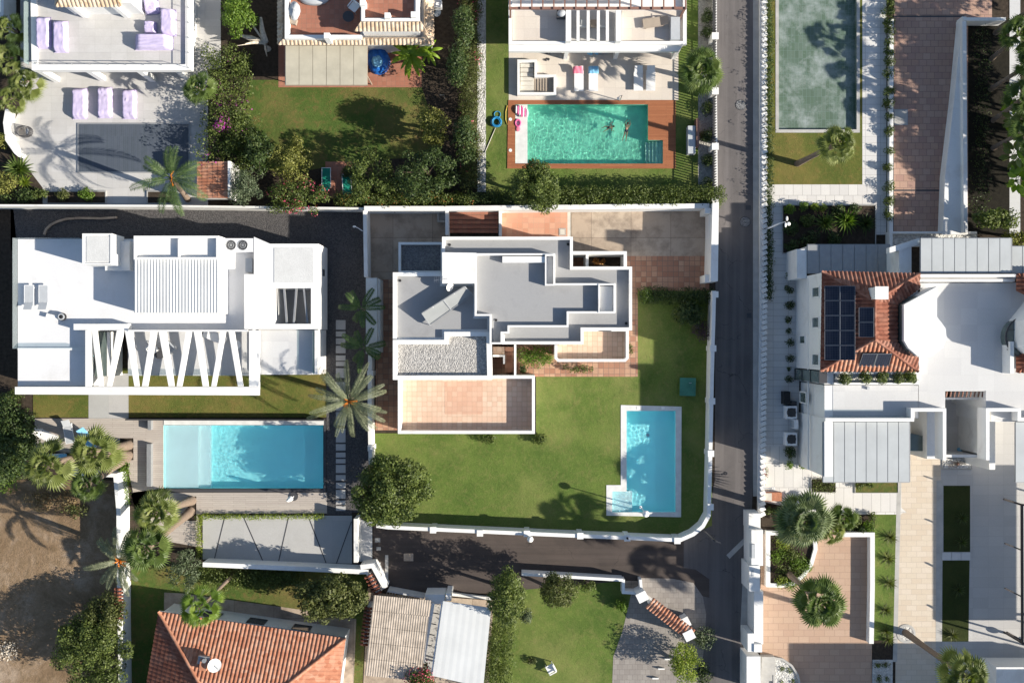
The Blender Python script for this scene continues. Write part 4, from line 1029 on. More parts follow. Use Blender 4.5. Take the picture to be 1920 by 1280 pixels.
# plants of the plot
hedge('hedge', 'short dark green hedge between the forecourt and the lawn', [(1204, 554), (1330, 556)], 1.0, 1.1, MATS['leaf_dark'], dens=70)
bush('shrub', 'bright green tip of the hedge by the house corner', 'shrub', 1214, 556, 14, 1.2, MATS['leaf_bright'], seed=4)
bush('shrub', 'broad dark laurel bush against the road wall below the hedge', 'shrub', 1285, 588, (32, 26), 1.6, MATS['leaf_dark'], seed=5, n=16, leaf=0.2)
bush('shrub', 'purple dark shrub against the road wall', 'shrub', 1312, 622, (20, 26), 1.4, MATS['leaf_purple'], seed=6)
bush('shrub', 'green bush filling the gap above the path between stairs and balcony', 'shrub', 1003, 665, (42, 22), 1.7, MATS['leaf_bright'], seed=7, n=30)
bush('shrub', 'flat clipped bush below the small balcony', 'shrub', 1085, 690, (32, 10), 0.8, MATS['leaf_mid'], seed=8)
bush('shrub', 'little round potted bush by the path below the stairs', 'shrub', 980, 690, 9, 0.8, MATS['leaf_dark'], seed=9)
bush('shrub', 'small shrub at the lower right corner of the terracotta terrace', 'shrub', 1009, 820, 15, 1.0, MATS['leaf_mid'], seed=10)
bush('shrub', 'low shrub under the bottom wall of the terracotta terrace', 'shrub', 915, 822, (18, 10), 0.8, MATS['leaf_mid'], seed=11)
bush('shrub', 'narrow shrub at the right side of the small balcony', 'shrub', 1182, 655, (6, 16), 0.9, MATS['leaf_mid'], seed=12)
bush('shrub', 'rust and green shrub in the white walled planter above the house', 'shrub', 1122, 490, (15, 8), 0.9, MATS['rust_leaf'], z0=0.5, seed=13)
tree('leafy_tree', 'round dense dark green tree at the lower left corner of the central lawn', 'tree', (737, 915), (735, 918), 80, 2.8, (MATS['leaf_mid'], MATS['bark']), 3.6, n=70, cr=0.72, leaf=0.2, dens=52, seed=21)
T = palm('date_palm', 'silvery date palm with orange fruit over the white wall left of the terracotta terrace', (660, 742), (655, 752), 5.0, 'feather', (MATS['palm_date'], MATS['palm_trunk']), 31, 44, feather=(3.1, 0.36), el=(-30, 74), droop=0.85, fruit=(MATS['orange_fruit'], 6))
# ================================================================ MODERN HOUSE, LEFT
T = PT('modern_villa', 'white modern villa with slanting white roof beams and a ribbed roof box at the left', 'villa', 300, 600, 0)
WR = MATS['white_roof']
zd = 2.9
ws = [W(*p, zd) for p in ((33, 448), (478, 448), (478, 620), (165, 620), (165, 724), (33, 724))]
m = MB(); m.prism(ws, 0, zd-0.04); m.build('wall', WH, T)
m = MB(); m.prism(ring_offset(ws, 0.02), zd-0.038, zd); m.build('roof', WR, T)
m = MB(); m.pbox(33, 651, 165, 656, zd+.002, zd+0.12); m.build('roof_kerb', WH, T)
# stair head with gravel top
m = MB(); m.pbox(155, 438, 210, 496, zd+.002, 5.25); m.build('stair_tower', WH, T)
m = MB(); m.pbox(162, 443, 205, 491, 5.252, 5.29); m.build('tower_gravel', MATS['gravel_fine'], T)
m = MB(); m.pring(rect(155, 438, 210, 496), 0.1, 5.252, 5.33, 5.25); m.build('parapet', WH, T)
m = MB(); m.pbox(197, 452, 243, 507, zd+.002, 3.6, 3.6); m.build('stair_lobby', WH, T)
# ribbed box
m = MB(); m.pbox(251, 443, 413, 587, zd+.002, 4.9, 4.95); m.build('roof_box', WH, T)
m = MB(); x0, y0 = W(251, 487, 5.0); x1, y1 = W(411, 586, 5.0); n = 27; vs = []; fs = []
for i in range(n*4+1):
    z = 4.92+(0.035 if (i % 4) in (1, 2) else 0.0); x = x0+(x1-x0)*i/(n*4); vs += [(x, y0, z), (x, y1, z)]
for i in range(n*4): fs.append((2*i, 2*i+1, 2*i+3, 2*i+2))
m.add(vs, fs); m.build('ribbed_roof', MATS['metal_roof_white'], T)
m = MB(); m.pring(rect(254, 443, 412, 487), 0.16, 4.902, 5.3, 4.95); m.build('parapet', WH, T)
m = MB(); m.pbox(336, 449, 340, 483, 4.902, 5.25, 4.95); m.build('parapet', WH, T)
# right block with the open court
zv = 3.75
vo = [W(*p, zv) for p in ((458, 514), (476, 514), (476, 444), (506, 457), (597, 457), (597, 617), (458, 617))]
m = holed([(458, 514), (476, 514), (476, 444), (506, 457), (597, 457), (597, 617), (458, 617)], [rect(515, 540, 583, 607)], zv)
hw = [W(*p, zv) for p in rect(515, 540, 583, 607)]
for L, s in ((vo, 1), (hw, -1)):
    A_ = sum(L[i][0]*L[(i+1) % len(L)][1]-L[(i+1) % len(L)][0]*L[i][1] for i in range(len(L)))
    if A_*s < 0: L.reverse()
    for i in range(len(L)):
        a, b = L[i], L[(i+1) % len(L)]; m.add([(*a, 0.0), (*b, 0.0), (*b, zv), (*a, zv)], [(0, 1, 2, 3)])
m.build('court_block', WH, T)
m = MB(); m.pbox(514, 465, 588, 530, zv+.002, zv+0.03, zv); m.build('roof_gravel', MATS['gravel_fine'], T)
m = MB(); m.pbox(518, 545, 583, 607, 0.02, 0.1, 0.1); m.build('court_floor', MATS['slab_grey'], T)
for a, b in (((533, 541), (538, 606)), ((556, 541), (551, 606)), ((570, 541), (577, 606))):
    m = MB(); m.bar(WZ(*a, 3.4), WZ(*b, 3.4), 0.13, 0.25); m.build('court_beam', MATS['alu_grey'], T)
# lower terrace on the right
wt = [W(*p, 3.0) for p in ((486, 618), (598, 618), (598, 702), (486, 702))]
m = MB(); m.prism(wt, 0, 2.95); m.build('wall', WH, T); m = MB(); m.prism(ring_offset(wt, 0.06), 2.952, 3.0); m.build('terrace_floor', MATS['slab_villa'], T)
m = MB(); m.pwall([(596, 619), (596, 700)], 0.22, 3.002, 3.7, 3.0); m.build('parapet', WH, T)
# slanting beams and frame
zb = 3.7
m = MB(); m.pprism([(28, 725), (485, 725), (485, 741), (28, 739)], zb-0.45, zb); m.build('front_beam', WH, T)
m = MB(); m.pprism([(467, 619), (485, 619), (485, 724.5), (467, 724.5)], zb-0.45, zb); m.build('side_beam', WH, T)
m = MB(); m.pprism([(138, 607), (240, 607), (240, 618.5), (138, 618.5)], zd+.003, zb-.003); m.build('roof_beam', WH, T)
m = MB(); m.pprism([(160, 619.0), (171, 619.0), (171, 724.5), (160, 724.5)], zb-0.45, zb); m.build('side_beam', WH, T)
for (a, b, c, d) in ((172, 182, 185, 194), (219, 233, 200, 209), (234, 248, 252, 261), (283, 295, 266, 277), (297, 311, 316, 327), (349, 360, 331, 341), (363, 376, 380, 391), (414, 424, 396, 405), (428, 439, 446, 456)):
    m = MB(); m.pprism([(a, 619), (b, 619), (d, 724), (c, 724)], zb-0.16, zb-0.02); m.build('slanting_beam', WH, T)
m = MB(); m.pwall([(243, 620), (466, 620)], 0.12, 2.9, 3.9, 3.6); m.build('roof_upstand', WH, T)
# covered terrace below the beams
m = MB(); m.pbox(240, 612, 468, 704, 2.2, 2.4, 2.4); m.build('terrace_slab', MATS['slab_villa'], T)
m = MB(); m.pbox(178, 622, 200, 705, 0.3, 2.6, 2.6); m.build('glass_room', MATS['glass_green'], T)
m = MB(); m.pbox(200.5, 622, 206, 705, 0.1, 2.6, 2.6); m.build('room_wall', WH, T)
a, b = W(33, 724, 2.9), W(165, 724, 2.9); window(T, a, b, 0.2, 2.4, 0, (0, -1), t=0.5, w=0.8)
a, b = W(598, 457, 3.7), W(598, 617, 3.7); window(T, b, a, 1.6, 2.1, 0, (1, 0), t=0.68, w=0.08)
a, b = W(598, 702, 3.0), W(486, 702, 3.0); window(T, b, a, 0.2, 2.3, 0, (0, -1), t=0.5, w=0.7)
# glass balustrades
for pts in ([(33, 448), (33, 653)], [(33, 448), (154, 448)], [(33, 653), (160, 653)]):
    m = MB(); w = [W(*p, zd) for p in pts]; d = Vector((w[1][0]-w[0][0], w[1][1]-w[0][1])).normalized(); nrm = Vector((-d.y, d.x))*0.008
    L_ = [Vector(w[0])+nrm, Vector(w[1])+nrm, Vector(w[1])-nrm, Vector(w[0])-nrm]; m.prism([tuple(v) for v in L_], zd+.01, zd+0.78); m.build('glass_railing', MATS['glass_pale'], T)
m = MB(); m.pwall([(590, 620), (590, 700)], 0.016, 3.01, 3.7, 3.0); m.build('glass_railing', MATS['glass_clear'], T)
m = MB(); m.pwall([(245, 702), (466, 702)], 0.016, 2.41, 3.2, 2.4); m.build('glass_railing', MATS['glass_pale'], T)
# air conditioners on the roof
T = PT('air_conditioner', 'pair of grey fan units in a white box on the roof beside the ribbed roof', 'air conditioner', 446, 459, 3.0)
m = MB(); m.pbox(421, 447, 475, 472, zd+.005, 3.72); m.build('casing', MATS['metal_white'], T)
for cx in (433, 455):
    c = W(cx, 459.5, 3.74); m = MB(); m.torus((*c, 3.74), 0.37, 0.025); m.torus((*c, 3.74), 0.2, 0.02); m.cyl(c, 0.09, 3.73, 3.76)
    for k in range(6): m.bar((*c, 3.745), (c[0]+.37*math.cos(k*1.05), c[1]+.37*math.sin(k*1.05), 3.745), .015, .015)
    m.build('fan_grille', MATS['alu_grey'], T)
    m = MB(); m.cyl(c, 0.38, 3.722, 3.727, 24); m.build('fan', MATS['alu_dark'], T)
T = PT('roof_hatch', 'small white roof hatch with a grey lid right of the ribbed roof', 'hatch', 468, 499, 2.9); m = MB(); m.pbox(460, 484, 473, 510, zd+.01, 3.3, 3.3); m.build('lid', MATS['sling_grey'], T)
# loungers on the roof
def lounger(px, py, z, rz, label, mat='sling_grey', frame='metal_white', L=1.95, w=0.62, back=28, group=None, name='sun_lounger'):
    x, y = W(px, py, z); T = thing(name, label, 'sun lounger', (x, y, z), group); c, s = math.cos(rz), math.sin(rz)
    def p(u, v, h): return (x+u*c-v*s, y+u*s+v*c, z+h)
    hb = 0.32; bx = L*0.5-0.7; top = (L*0.5-0.08, hb+0.62*math.sin(R(back))); bxx = bx+0.62*math.cos(R(back))
    m = MB()
    m.add([p(-L/2, -w/2, hb), p(bx, -w/2, hb), p(bx, w/2, hb), p(-L/2, w/2, hb), p(-L/2, -w/2, hb-.04), p(bx, -w/2, hb-.04), p(bx, w/2, hb-.04), p(-L/2, w/2, hb-.04)], [(0,1,2,3),(7,6,5,4),(0,4,5,1),(1,5,6,2),(2,6,7,3),(3,7,4,0)]); m.build('seat', MATS[mat], T)
    m = MB(); m.add([p(bx+.01, -w/2, hb), p(bxx, -w/2, top[1]), p(bxx, w/2, top[1]), p(bx+.01, w/2, hb), p(bx+.01, -w/2, hb-.04), p(bxx, -w/2, top[1]-.04), p(bxx, w/2, top[1]-.04), p(bx+.01, w/2, hb-.04)], [(0,1,2,3),(7,6,5,4),(0,4,5,1),(1,5,6,2),(2,6,7,3),(3,7,4,0)]); m.build('backrest', MATS[mat], T)
    m = MB()
    for v in (-w/2-.03, w/2+.03): m.bar(p(-L/2, v, hb-.02), p(bx+.25, v, hb-.02), .045, .05)
    m.bar(p(-L/2-.02, -w/2-.05, hb-.02), p(-L/2-.02, w/2+.05, hb-.02), .045, .05); m.build('frame', MATS[frame], T)
    for u, v in ((-L/2+.15, -w/2), (-L/2+.15, w/2), (bx+.2, -w/2), (bx+.2, w/2)):
        m = MB(); m.bar(p(u, v, 0.0), p(u, v, hb-.045), .05, .05); m.build('leg', MATS[frame], T)
    return T
for px, lb in ((58, 'grey lounger on the white roof nearer the glass edge'), (85, 'grey lounger on the white roof nearer the black ball'),):
    lounger(px, 560, zd, R(-90), lb, group='loungers on the modern villa roof')
T = PT('black_ball_planter', 'round black bowl with a white plant beside the roof loungers', 'planter', 120, 594, zd); x, y = W(120, 594, zd)
m = MB(); m.ell((x, y, zd+0.27), 0.3, 18, 10); m.build('bowl', MATS['black'], T); m = MB(); m.cyl((x, y), 0.24, zd+.45, zd+.52, 18); m.build('filling', MATS['sling_grey'], T)
T = PT('white_side_table', 'small white folded side table lying between loungers and black bowl on the roof', 'table', 101, 594, zd); x, y = W(100, 594, zd)
m = MB(); m.obox((x, y), (1, -0.25), 0.4, 0.17, zd+.3, zd+.35); m.build('top', MATS['plastic_white'], T)
for u in (-.25, .25):
    m = MB(); m.bar((x+u, y, zd), (x+u, y, zd+.3), .06, .06); m.build('leg', MATS['plastic_white'], T)
# terrace furniture
def rtable(px, py, z, r, h, label, mat='sling_grey', legs=1):
    T = PT('round_table', label, 'table', px, py, z); c = W(px, py, z)
    m = MB(); m.cyl(c, r, z+h-.04, z+h, 28); m.build('top', MATS[mat], T); m = MB(); m.cyl(c, .05, z+.03, z+h-.042, 10); m.cyl(c, r*.5, z, z+.03, 20); m.build('base', MATS['alu_grey'], T); return T
rtable(303, 662, 2.4, .42, .45, 'dark round low table on the shaded terrace under the slanting beams', 'alu_dark')
def armchair(px, py, z, rz, label, mat, cat='chair', name='armchair', s=1.0, group=None, legmat='alu_grey'):
    x, y = W(px, py, z); T = thing(name, label, cat, (x, y, z), group); c, si = math.cos(rz), math.sin(rz)
    def bx(u0, v0, u1, v1, h0, h1, n, mt):
        m = MB(); pts = [(x+(u*c-v*si)*s, y+(u*si+v*c)*s) for u, v in ((u0, v0), (u1, v0), (u1, v1), (u0, v1))]; m.prism(pts, z+h0*s, z+h1*s); m.build(n, MATS[mt], T)
    bx(-.3, -.3, .3, .3, .38, .46, 'seat', mat); bx(.3, -.3, .38, .3, .40, .88, 'backrest', mat)
    bx(-.25, -.38, .3, -.31, .6, .65, 'armrest', mat); bx(-.25, .31, .3, .38, .6, .65, 'armrest', mat)
    for u in (-.27, .29):
        for v in (-.345, .345): bx(u-.025, v-.025, u+.025, v+.025, 0, .6, 'leg', legmat)
    return T
armchair(291, 655, 2.4, 2.2, 'pale garden chair with a cushion beside the dark round table', 'plastic_white')
armchair(322, 652, 2.4, .8, 'grey wire chair on the shaded terrace under the beams', 'sling_grey')
lounger(408, 632, 2.4, R(-22), 'white striped lounger under the slanting beams, its head by a beam foot', 'plastic_white')
rtable(446, 646, 2.4, .33, .4, 'round white side table beside the striped lounger under the beams', 'plastic_white')
# ---- pool and deck
T = pool('swimming_pool', 'large cyan infinity pool with a white shallow end and dark rim on a timber deck', H_CYAN, 0.9, 'pool_cyan', 'water_cyan', -0.06, 0.009)
m = MB(); m.pbox(307.3, 797.3, 371, 914.5, -.89, -0.15, 0); m.build('shallow_shelf', MATS['pool_cyan_pale'], T)
m = MB(); m.pbox(371.2, 797.3, 392, 914.5, -.89, -0.45, 0); m.build('step', MATS['pool_cyan_pale'], T)
m = MB(); m.pbox(307, 788, 607, 796.5, 0.02, 0.07, 0.07); m.build('coping', MATS['marble_curb'], T)
m = MB(); m.pprism([(607, 788), (611, 788), (611, 922), (300, 922), (300, 916), (607, 916)], -0.02, 0.05, 0); m.build('dark_rim', MATS['alu_dark'], T)
def deck(label, pts, holes=(), mat='deck_grey', z=0.03):
    c = pts[0]; T = PT('timber_deck', label, 'deck', c[0], c[1], 0, 'timber decks')
    a = holed(pts, holes, z); m = MB(); m.v = a.v; m.f = a.f; m.sm = a.sm
    w = [W(*p, z) for p in pts]; A_ = sum(w[i][0]*w[(i+1) % len(w)][1]-w[(i+1) % len(w)][0]*w[i][1] for i in range(len(w)))
    if A_ < 0: w.reverse()
    for i in range(len(w)): m.add([(*w[i], 0.0), (*w[(i+1) % len(w)], 0.0), (*w[(i+1) % len(w)], z), (*w[i], z)], [(0, 1, 2, 3)])
    m.build('boards', MATS[mat], T); return T
deck('grey timber deck around the infinity pool with palm cutouts', [(65, 784), (306.5, 784), (306.5, 915), (245, 923), (613, 923), (613, 962), (380, 962), (372, 966), (378, 1026), (268, 1006), (240, 880), (240, 860), (65, 842)], [rect(225, 821, 250, 862), rect(352, 930, 368, 976)])
T = PT('pool_screen_wall', 'dark low wall between the lawn strip and the infinity pool', 'wall', 420, 786, 0)
m = MB(); m.pwall([(242, 785), (610, 786)], 0.1, 0, 0.85, 0); m.build('wall', MATS['alu_dark'], T)
# deck furniture
lounger(87, 815, .03, R(155), 'white lounger at the left end of the timber deck under a fan palm', 'plastic_white')
lounger(131, 806, .03, R(100), 'pale blue grey lounger at the top of the timber deck', 'sling_grey')
lounger(165, 820, .03, R(120), 'lounger with a blue cushion half hidden by a fan palm crown', 'blue_towel')
lounger(112, 858, .03, R(5), 'bright blue lounger below two fan palms on the timber deck', 'blue_towel')
T = PT('shade_strip', 'long dark raised strip standing in for a shaded channel left of the infinity pool', 'shade strip', 272, 850, 0);  # raised grey strips stand in for a shaded channel; nothing to sit on
for (a, b, c, d) in ((277, 786, 283, 806), (275, 832, 283, 912)):
    m = MB(); m.pbox(a, b, c, d, .031, .5, .5); m.build('seat', MATS['alu_grey'], T)
T = PT('parasol_base', 'white folded parasol on a round dark foot on the deck below the pool', 'parasol', 549, 929, .03); x, y = W(551, 930, .03)
m = MB(); m.cyl((x, y), .34, .031, .1, 22); m.build('foot', MATS['alu_dark'], T)
m = MB(); m.tube([(x, y, .1), (x, y, 2.4)], .03, 8); m.build('pole', MATS['metal_white'], T); m = MB(); m.tube([(x, y, 1.2), (x, y, 1.7), (x, y, 2.2), (x, y, 2.5)], [.2, .16, .12, .03], 10); m.build('folded_canopy', MATS['plastic_white'], T)
# stepping slabs
for k, (a, b) in enumerate(((600, 618), (621, 631), (634, 645), (648, 662), (666, 676), (678, 686), (690, 708), (716, 742), (746, 770), (772, 797), (803, 829), (832, 844), (848, 857), (860, 868), (871, 886), (890, 900), (904, 915), (918, 934), (938, 945), (948, 957))):
    if k % 2 == 0 or True:
        T = PT('stepping_slab', 'grey stone slab of the stepping path, '+(ORD[k] if k < 16 else ('seventeenth', 'eighteenth', 'nineteenth', 'last')[k-16])+' from the top, beside the left pool', 'paving slab', 639, (a+b)/2, 0, 'stepping slabs beside the left villa')
        m = MB(); m.pbox(630, a, 648, b, 0.012, 0.05, 0); m.build('slab', MATS['concrete_slab'], T)
# carport court
for a, b, wd in (((422, 967), (401, 1052), 'leftmost'), ((456, 967), (494, 1053), 'second'), ((541, 970), (522, 1054), 'middle'), ((580, 972), (612, 1056), 'fourth'), ((659, 977), (630, 1058), 'rightmost')):
    T = PT('expansion_joint', wd+' black slanting joint line in the pale concrete court below the infinity pool', 'joint', (a[0]+b[0])/2, 1010, 0, 'black joints of the concrete court')
    m = MB(); m.pwall([a, b], .07, .015, .03, 0); m.build('strip', MATS['alu_dark'], T)
hedge('hedge', 'thin yellow green hedge along the lower edge of the pool deck', [(374, 967), (606, 967)], .35, .6, MATS['leaf_lime'], leaf=.1, dens=90, clump=.2)
hedge('hedge', 'thin yellow green hedge running down the left side of the concrete court', [(376, 972), (376, 1042)], .35, .6, MATS['leaf_lime'], leaf=.1, dens=90, clump=.2, seed=8)
T = wall('thick white wall along the bottom of the concrete court', [(380, 1058), (430, 1060), (570, 1066), (690, 1072)], .35, 1.6, zr=1.6)
wall('tall pale gate wall right of the concrete court', [(667, 972), (667, 1054)], .3, 1.8, 'white_old', name='gate_wall')
wall('white slanting wall at the corner of the side road and the shed roofs', [(676, 1063), (699, 1060), (722, 1102)], .35, 1.7)
T = wall('white wall between the dirt lot and the palm garden', [(120, 886), (216, 891), (222, 960), (222, 1040), (226, 1280), (228, 1700)], .3, 1.9, zr=1.9)
wall('thin white fence wall above the dark gravel court of the modern villa', [(-40, 385), (300, 386), (686, 391)], .15, 1.7, 'white_old')
# palms leaning over the deck
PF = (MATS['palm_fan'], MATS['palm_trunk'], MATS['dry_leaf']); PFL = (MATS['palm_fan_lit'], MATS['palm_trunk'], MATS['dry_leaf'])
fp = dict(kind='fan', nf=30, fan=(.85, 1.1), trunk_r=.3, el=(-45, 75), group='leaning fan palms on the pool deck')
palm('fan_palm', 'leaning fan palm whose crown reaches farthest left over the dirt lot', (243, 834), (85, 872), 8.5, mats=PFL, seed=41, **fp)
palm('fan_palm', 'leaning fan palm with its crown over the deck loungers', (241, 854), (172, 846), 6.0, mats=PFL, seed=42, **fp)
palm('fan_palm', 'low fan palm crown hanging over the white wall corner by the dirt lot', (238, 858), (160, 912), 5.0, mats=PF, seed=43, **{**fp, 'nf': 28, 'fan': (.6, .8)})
palm('fan_palm', 'leaning fan palm with crown just below the dark shade strip on the deck', (360, 938), (288, 962), 6.5, mats=PFL, seed=44, **fp)
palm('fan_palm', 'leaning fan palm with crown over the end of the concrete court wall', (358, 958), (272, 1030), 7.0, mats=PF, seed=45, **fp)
palm('date_palm', 'shaggy date palm with orange fruit over the white wall of the dirt lot', (246, 1036), (226, 1050), 5.0, 'feather', (MATS['palm_date'], MATS['palm_trunk']), 46, 30, feather=(2.6, .4), el=(-30, 65), droop=.8, fruit=(MATS['orange_fruit'], 5))
palm('queen_palm', 'grey green feathery palm rising beside the dark pool cover', (352, 374), (322, 335), 5.5, 'feather', (MATS['palm_feather'], MATS['palm_trunk']), 47, 26, feather=(3.0, .55), el=(-35, 75), droop=1.0, fruit=(MATS['orange_fruit'], 2))
palm('queen_palm', 'upper of the two small shaded palms beside the stepping path', (690, 590), (678, 578), 3.2, 'feather', (MATS['palm_feather'], MATS['palm_trunk']), 48, 16, feather=(1.9, .38), el=(-25, 60), trunk_r=.1)
palm('queen_palm', 'lower of the two small shaded palms beside the stepping path', (692, 655), (682, 652), 3.2, 'feather', (MATS['palm_feather'], MATS['palm_trunk']), 49, 16, feather=(1.9, .38), el=(-25, 60), trunk_r=.1)
# vegetation left and below
hedge('hedge', 'green shrubs filling the narrow bed beside the white wall and pool deck', [(236, 872), (236, 940)], .7, 1.0, MATS['leaf_bright'], seed=12)
tree('leafy_tree', 'dense dark tree at the left edge below the modern villa', 'tree', (-30, 830), (8, 830), (66, 95), 2.6, (MATS['leaf_dark'], MATS['bark']), 3.2, n=46, cr=.9, leaf=.2, dens=34, seed=51)
bush('shrub', 'bright green shrub at the left edge above the dirt lot', 'shrub', 20, 895, (32, 28), 2.0, MATS['leaf_bright'], seed=52, n=16)
bush('shrub', 'green shrub at the left end of the dry lawn under the villa', 'shrub', 36, 748, (28, 22), 1.8, MATS['leaf_mid'], seed=53, n=14)
bush('dead_shrub', 'tangled dead brown shrub in the shade above the dirt lot', 'shrub', 100, 938, (58, 26), .9, MATS['dry_leaf'], leaf=.16, dens=16, seed=54, n=22)
bush('dead_shrub', 'olive and brown dead undergrowth at the foot of the palms by the dirt lot', 'shrub', 150, 955, (50, 18), .7, MATS['leaf_olive'], leaf=.16, dens=14, seed=58, n=16)
bush('dead_shrub', 'dry grey twiggy shrub at the lower left of the dirt lot', 'shrub', 18, 1215, (26, 24), .7, MATS['deadwood'], leaf=.16, dens=10, seed=55, n=14)
tree('leafy_tree', 'large bushy green tree at the lower right corner of the dirt lot', 'tree', (190, 1225), (170, 1225), (86, 86), 2.1, (MATS['leaf_mid'], MATS['bark']), 2.6, n=60, cr=.75, leaf=.17, dens=48, seed=56)
tree('leafy_tree', 'rounded green tree against the white wall above the large dirt lot tree', 'tree', (206, 1150), (200, 1150), (46, 40), 1.5, (MATS['leaf_olive'], MATS['bark']), 2.4, n=32, cr=.6, leaf=.17, dens=48, seed=57)
# stone edging curve above the house
T = PT('garden_kerb', 'curved rough stone edging in the dark garden above the modern villa', 'kerb', 140, 410, 0); q = random.Random(3)
m = MB()
cv = [(84, 440), (88, 430), (96, 422), (108, 416), (125, 411), (150, 409), (190, 410), (220, 408)]
m.pwall(cv, .16, 0.0, .18, 0); m.build('kerb', MATS['concrete_old'], T)
# ================================================================ TOP LEFT VILLA
T = PT('terrace_villa', 'white villa with a railed roof terrace and pantiled upper roof in the top left corner', 'villa', 210, 60, 0)
w = [W(*p, 3.4) for p in ((55, -300), (360, -300), (360, 133), (62, 133))]
m = MB(); m.prism(w, 3.0, 3.36); m.build('roof_slab', WH, T); m = MB(); m.prism(ring_offset(w, .45), 3.362, 3.39); m.build('terrace_floor', MATS['slab_grey'], T)
m = MB(); m.wring(w, ring_offset(w, .42), 3.362, 3.62); m.build('parapet', WH, T)
m = MB(); m.pprism([(70, -300), (345, -300), (345, 72), (70, 72)], 0, 2.995, 3.0); m.build('wall', WH, T)
a, b = W(70, 72, 3), W(345, 72, 3)
for t in (.18, .5, .82): window(T, a, b, .1, 2.4, 0, (0, -1), t=t, w=.22)
for px, py in ((107, 152), (193, 150), (288, 152), (350, 146)):
    x, y = W(px, py, 0); m = MB(); m.box(x-.22, y-.1, x+.22, y+.3, 0, 2.998); m.build('column', WH, T)
m = MB(); m.pprism([(112, -200), (246, -200), (246, 6), (112, 6)], 3.4, 6.0); m.build('upper_wall', WH, T)
for px in (160, 238):
    x, y = W(px, 34, 3.4); m = MB(); m.box(x-.18, y, x+.18, y+.32, 3.4, 6.0); m.build('column', WH, T)
e = [Vector(WZ(104, 13, 6.1)), Vector(WZ(226, 13, 6.1)), Vector(WZ(214, -14, 6.9)), Vector(WZ(118, -14, 6.9))]
pantile_slope(e, .30, .07).build('pantile_roof', MATS['tile_sand'], T)
for q4 in ([e[1], Vector(WZ(226, -160, 6.1)), Vector(WZ(214, -140, 6.9)), e[2]], [Vector(WZ(104, -160, 6.1)), e[0], e[3], Vector(WZ(118, -140, 6.9))]):
    pantile_slope(q4, .30, .07).build('pantile_roof', MATS['tile_sand'], T)
m = MB(); m.prism([W(118, -14, 6.9), W(214, -14, 6.9), W(214, -140, 6.9), W(118, -140, 6.9)], 6.0, 6.86); m.build('roof', MATS['tile_sand'], T)
m = MB()
for (a, b) in (((352, -100), (352, 126)), ((66, 119), (335, 121))):
    A_, B_ = WZ(*a, 3.9), WZ(*b, 3.9); m.bar((A_[0], A_[1], 4.1), (B_[0], B_[1], 4.1), .04, .04)
    n = 8
    for i in range(n+1):
        p = Vector(A_).lerp(Vector(B_), i/n); m.bar((p.x, p.y, 3.4), (p.x, p.y, 4.1), .03, .03)
m.build('railing', MATS['alu_grey'], T)
m = MB(); m.pwall([(47, -200), (47, 118)], .016, 3.4, 4.2, 4.0); m.build('glass_railing', MATS['glass_clear'], T)
# covered furniture
def cover(px, py, z, wx, wy, h, label, rz=0, name='covered_lounger', cat='covered lounger', group='lilac furniture covers', seed=1, notch=0):
    q = random.Random(seed); x, y = W(px, py, z); T = thing(name, label, cat, (x, y, z), group); c, s = math.cos(rz), math.sin(rz)
    NX, NY = 10, 16; vs = []; fs = []
    for j in range(NY+1):
        for i in range(NX+1):
            u = i/NX*2-1; v = j/NY*2-1; e = max(abs(u), abs(v)); hh = h*(1 if e < .82 else (0.86 if e < 0.93 else 0.0))
            if v > .55: hh *= 1+.35*(v-.55)/.45*(1 if abs(u) < .8 else .7)
            sc = 1.0 if e < .93 else 1.05
            uu, vv = u*(1-.08*(v > .8)), v; 
            X = uu*wx/2*sc+q.gauss(0, .012); Y = vv*wy/2*sc+q.gauss(0, .012); Z = max(0.01, hh+q.gauss(0, .018)*(hh > 0))
            if e > .99: Z = 0.005
            vs.append((x+X*c-Y*s, y+X*s+Y*c, z+Z))
    for j in range(NY):
        for i in range(NX): a = j*(NX+1)+i; fs.append((a, a+1, a+NX+2, a+NX+1))
    m = MB(); m.add(vs, fs, True); m.build('cover', MATS['lilac_cover'], T)
    m = MB(); r = .012
    pts = [(x+(u*wx/2*1.05)*c-(v*wy/2*1.05)*s, y+(u*wx/2*1.05)*s+(v*wy/2*1.05)*c, z+.05) for u, v in ((-1, -1), (1, -1), (1, 1), (-1, 1), (-1, -1))]
    m.tube(pts, .014, 5); m.build('hem_cord', MATS['lilac_cover'], T); return T
cover(84, 63, 3.4, 1.0, 2.25, .55, 'lilac covered lounger on the roof terrace nearest the left edge', seed=1)
cover(116, 70, 3.4, 1.0, 2.25, .55, 'lilac covered lounger on the roof terrace, second from the left edge', seed=2)
cover(151, 195, 0, 1.1, 2.3, .5, 'leftmost lilac covered lounger on the lower paving above the pool cover', seed=3)
cover(198, 193, 0, 1.05, 2.3, .5, 'middle lilac covered lounger on the lower paving above the pool cover', seed=4)
cover(244, 196, 0, 1.05, 2.2, .5, 'rightmost lilac covered lounger on the lower paving above the pool cover', seed=5)
cover(318, 44, 3.4, 1.0, 1.9, .75, 'upright part of the lilac covered corner sofa on the roof terrace', seed=6, name='covered_sofa', cat='covered sofa')
cover(290, 81, 3.4, 2.7, 1.05, .7, 'long lower part of the lilac covered corner sofa on the roof terrace', seed=7, name='covered_sofa', cat='covered sofa')
cover(283, 53, 3.4, .85, .85, .45, 'small square lilac covered table beside the corner sofa', seed=8, name='covered_table', cat='covered table')
cover(286, 15, 3.4, 1.0, .95, .6, 'lilac covered armchair near the top edge of the roof terrace', seed=9, name='covered_armchair', cat='covered armchair', rz=.1)
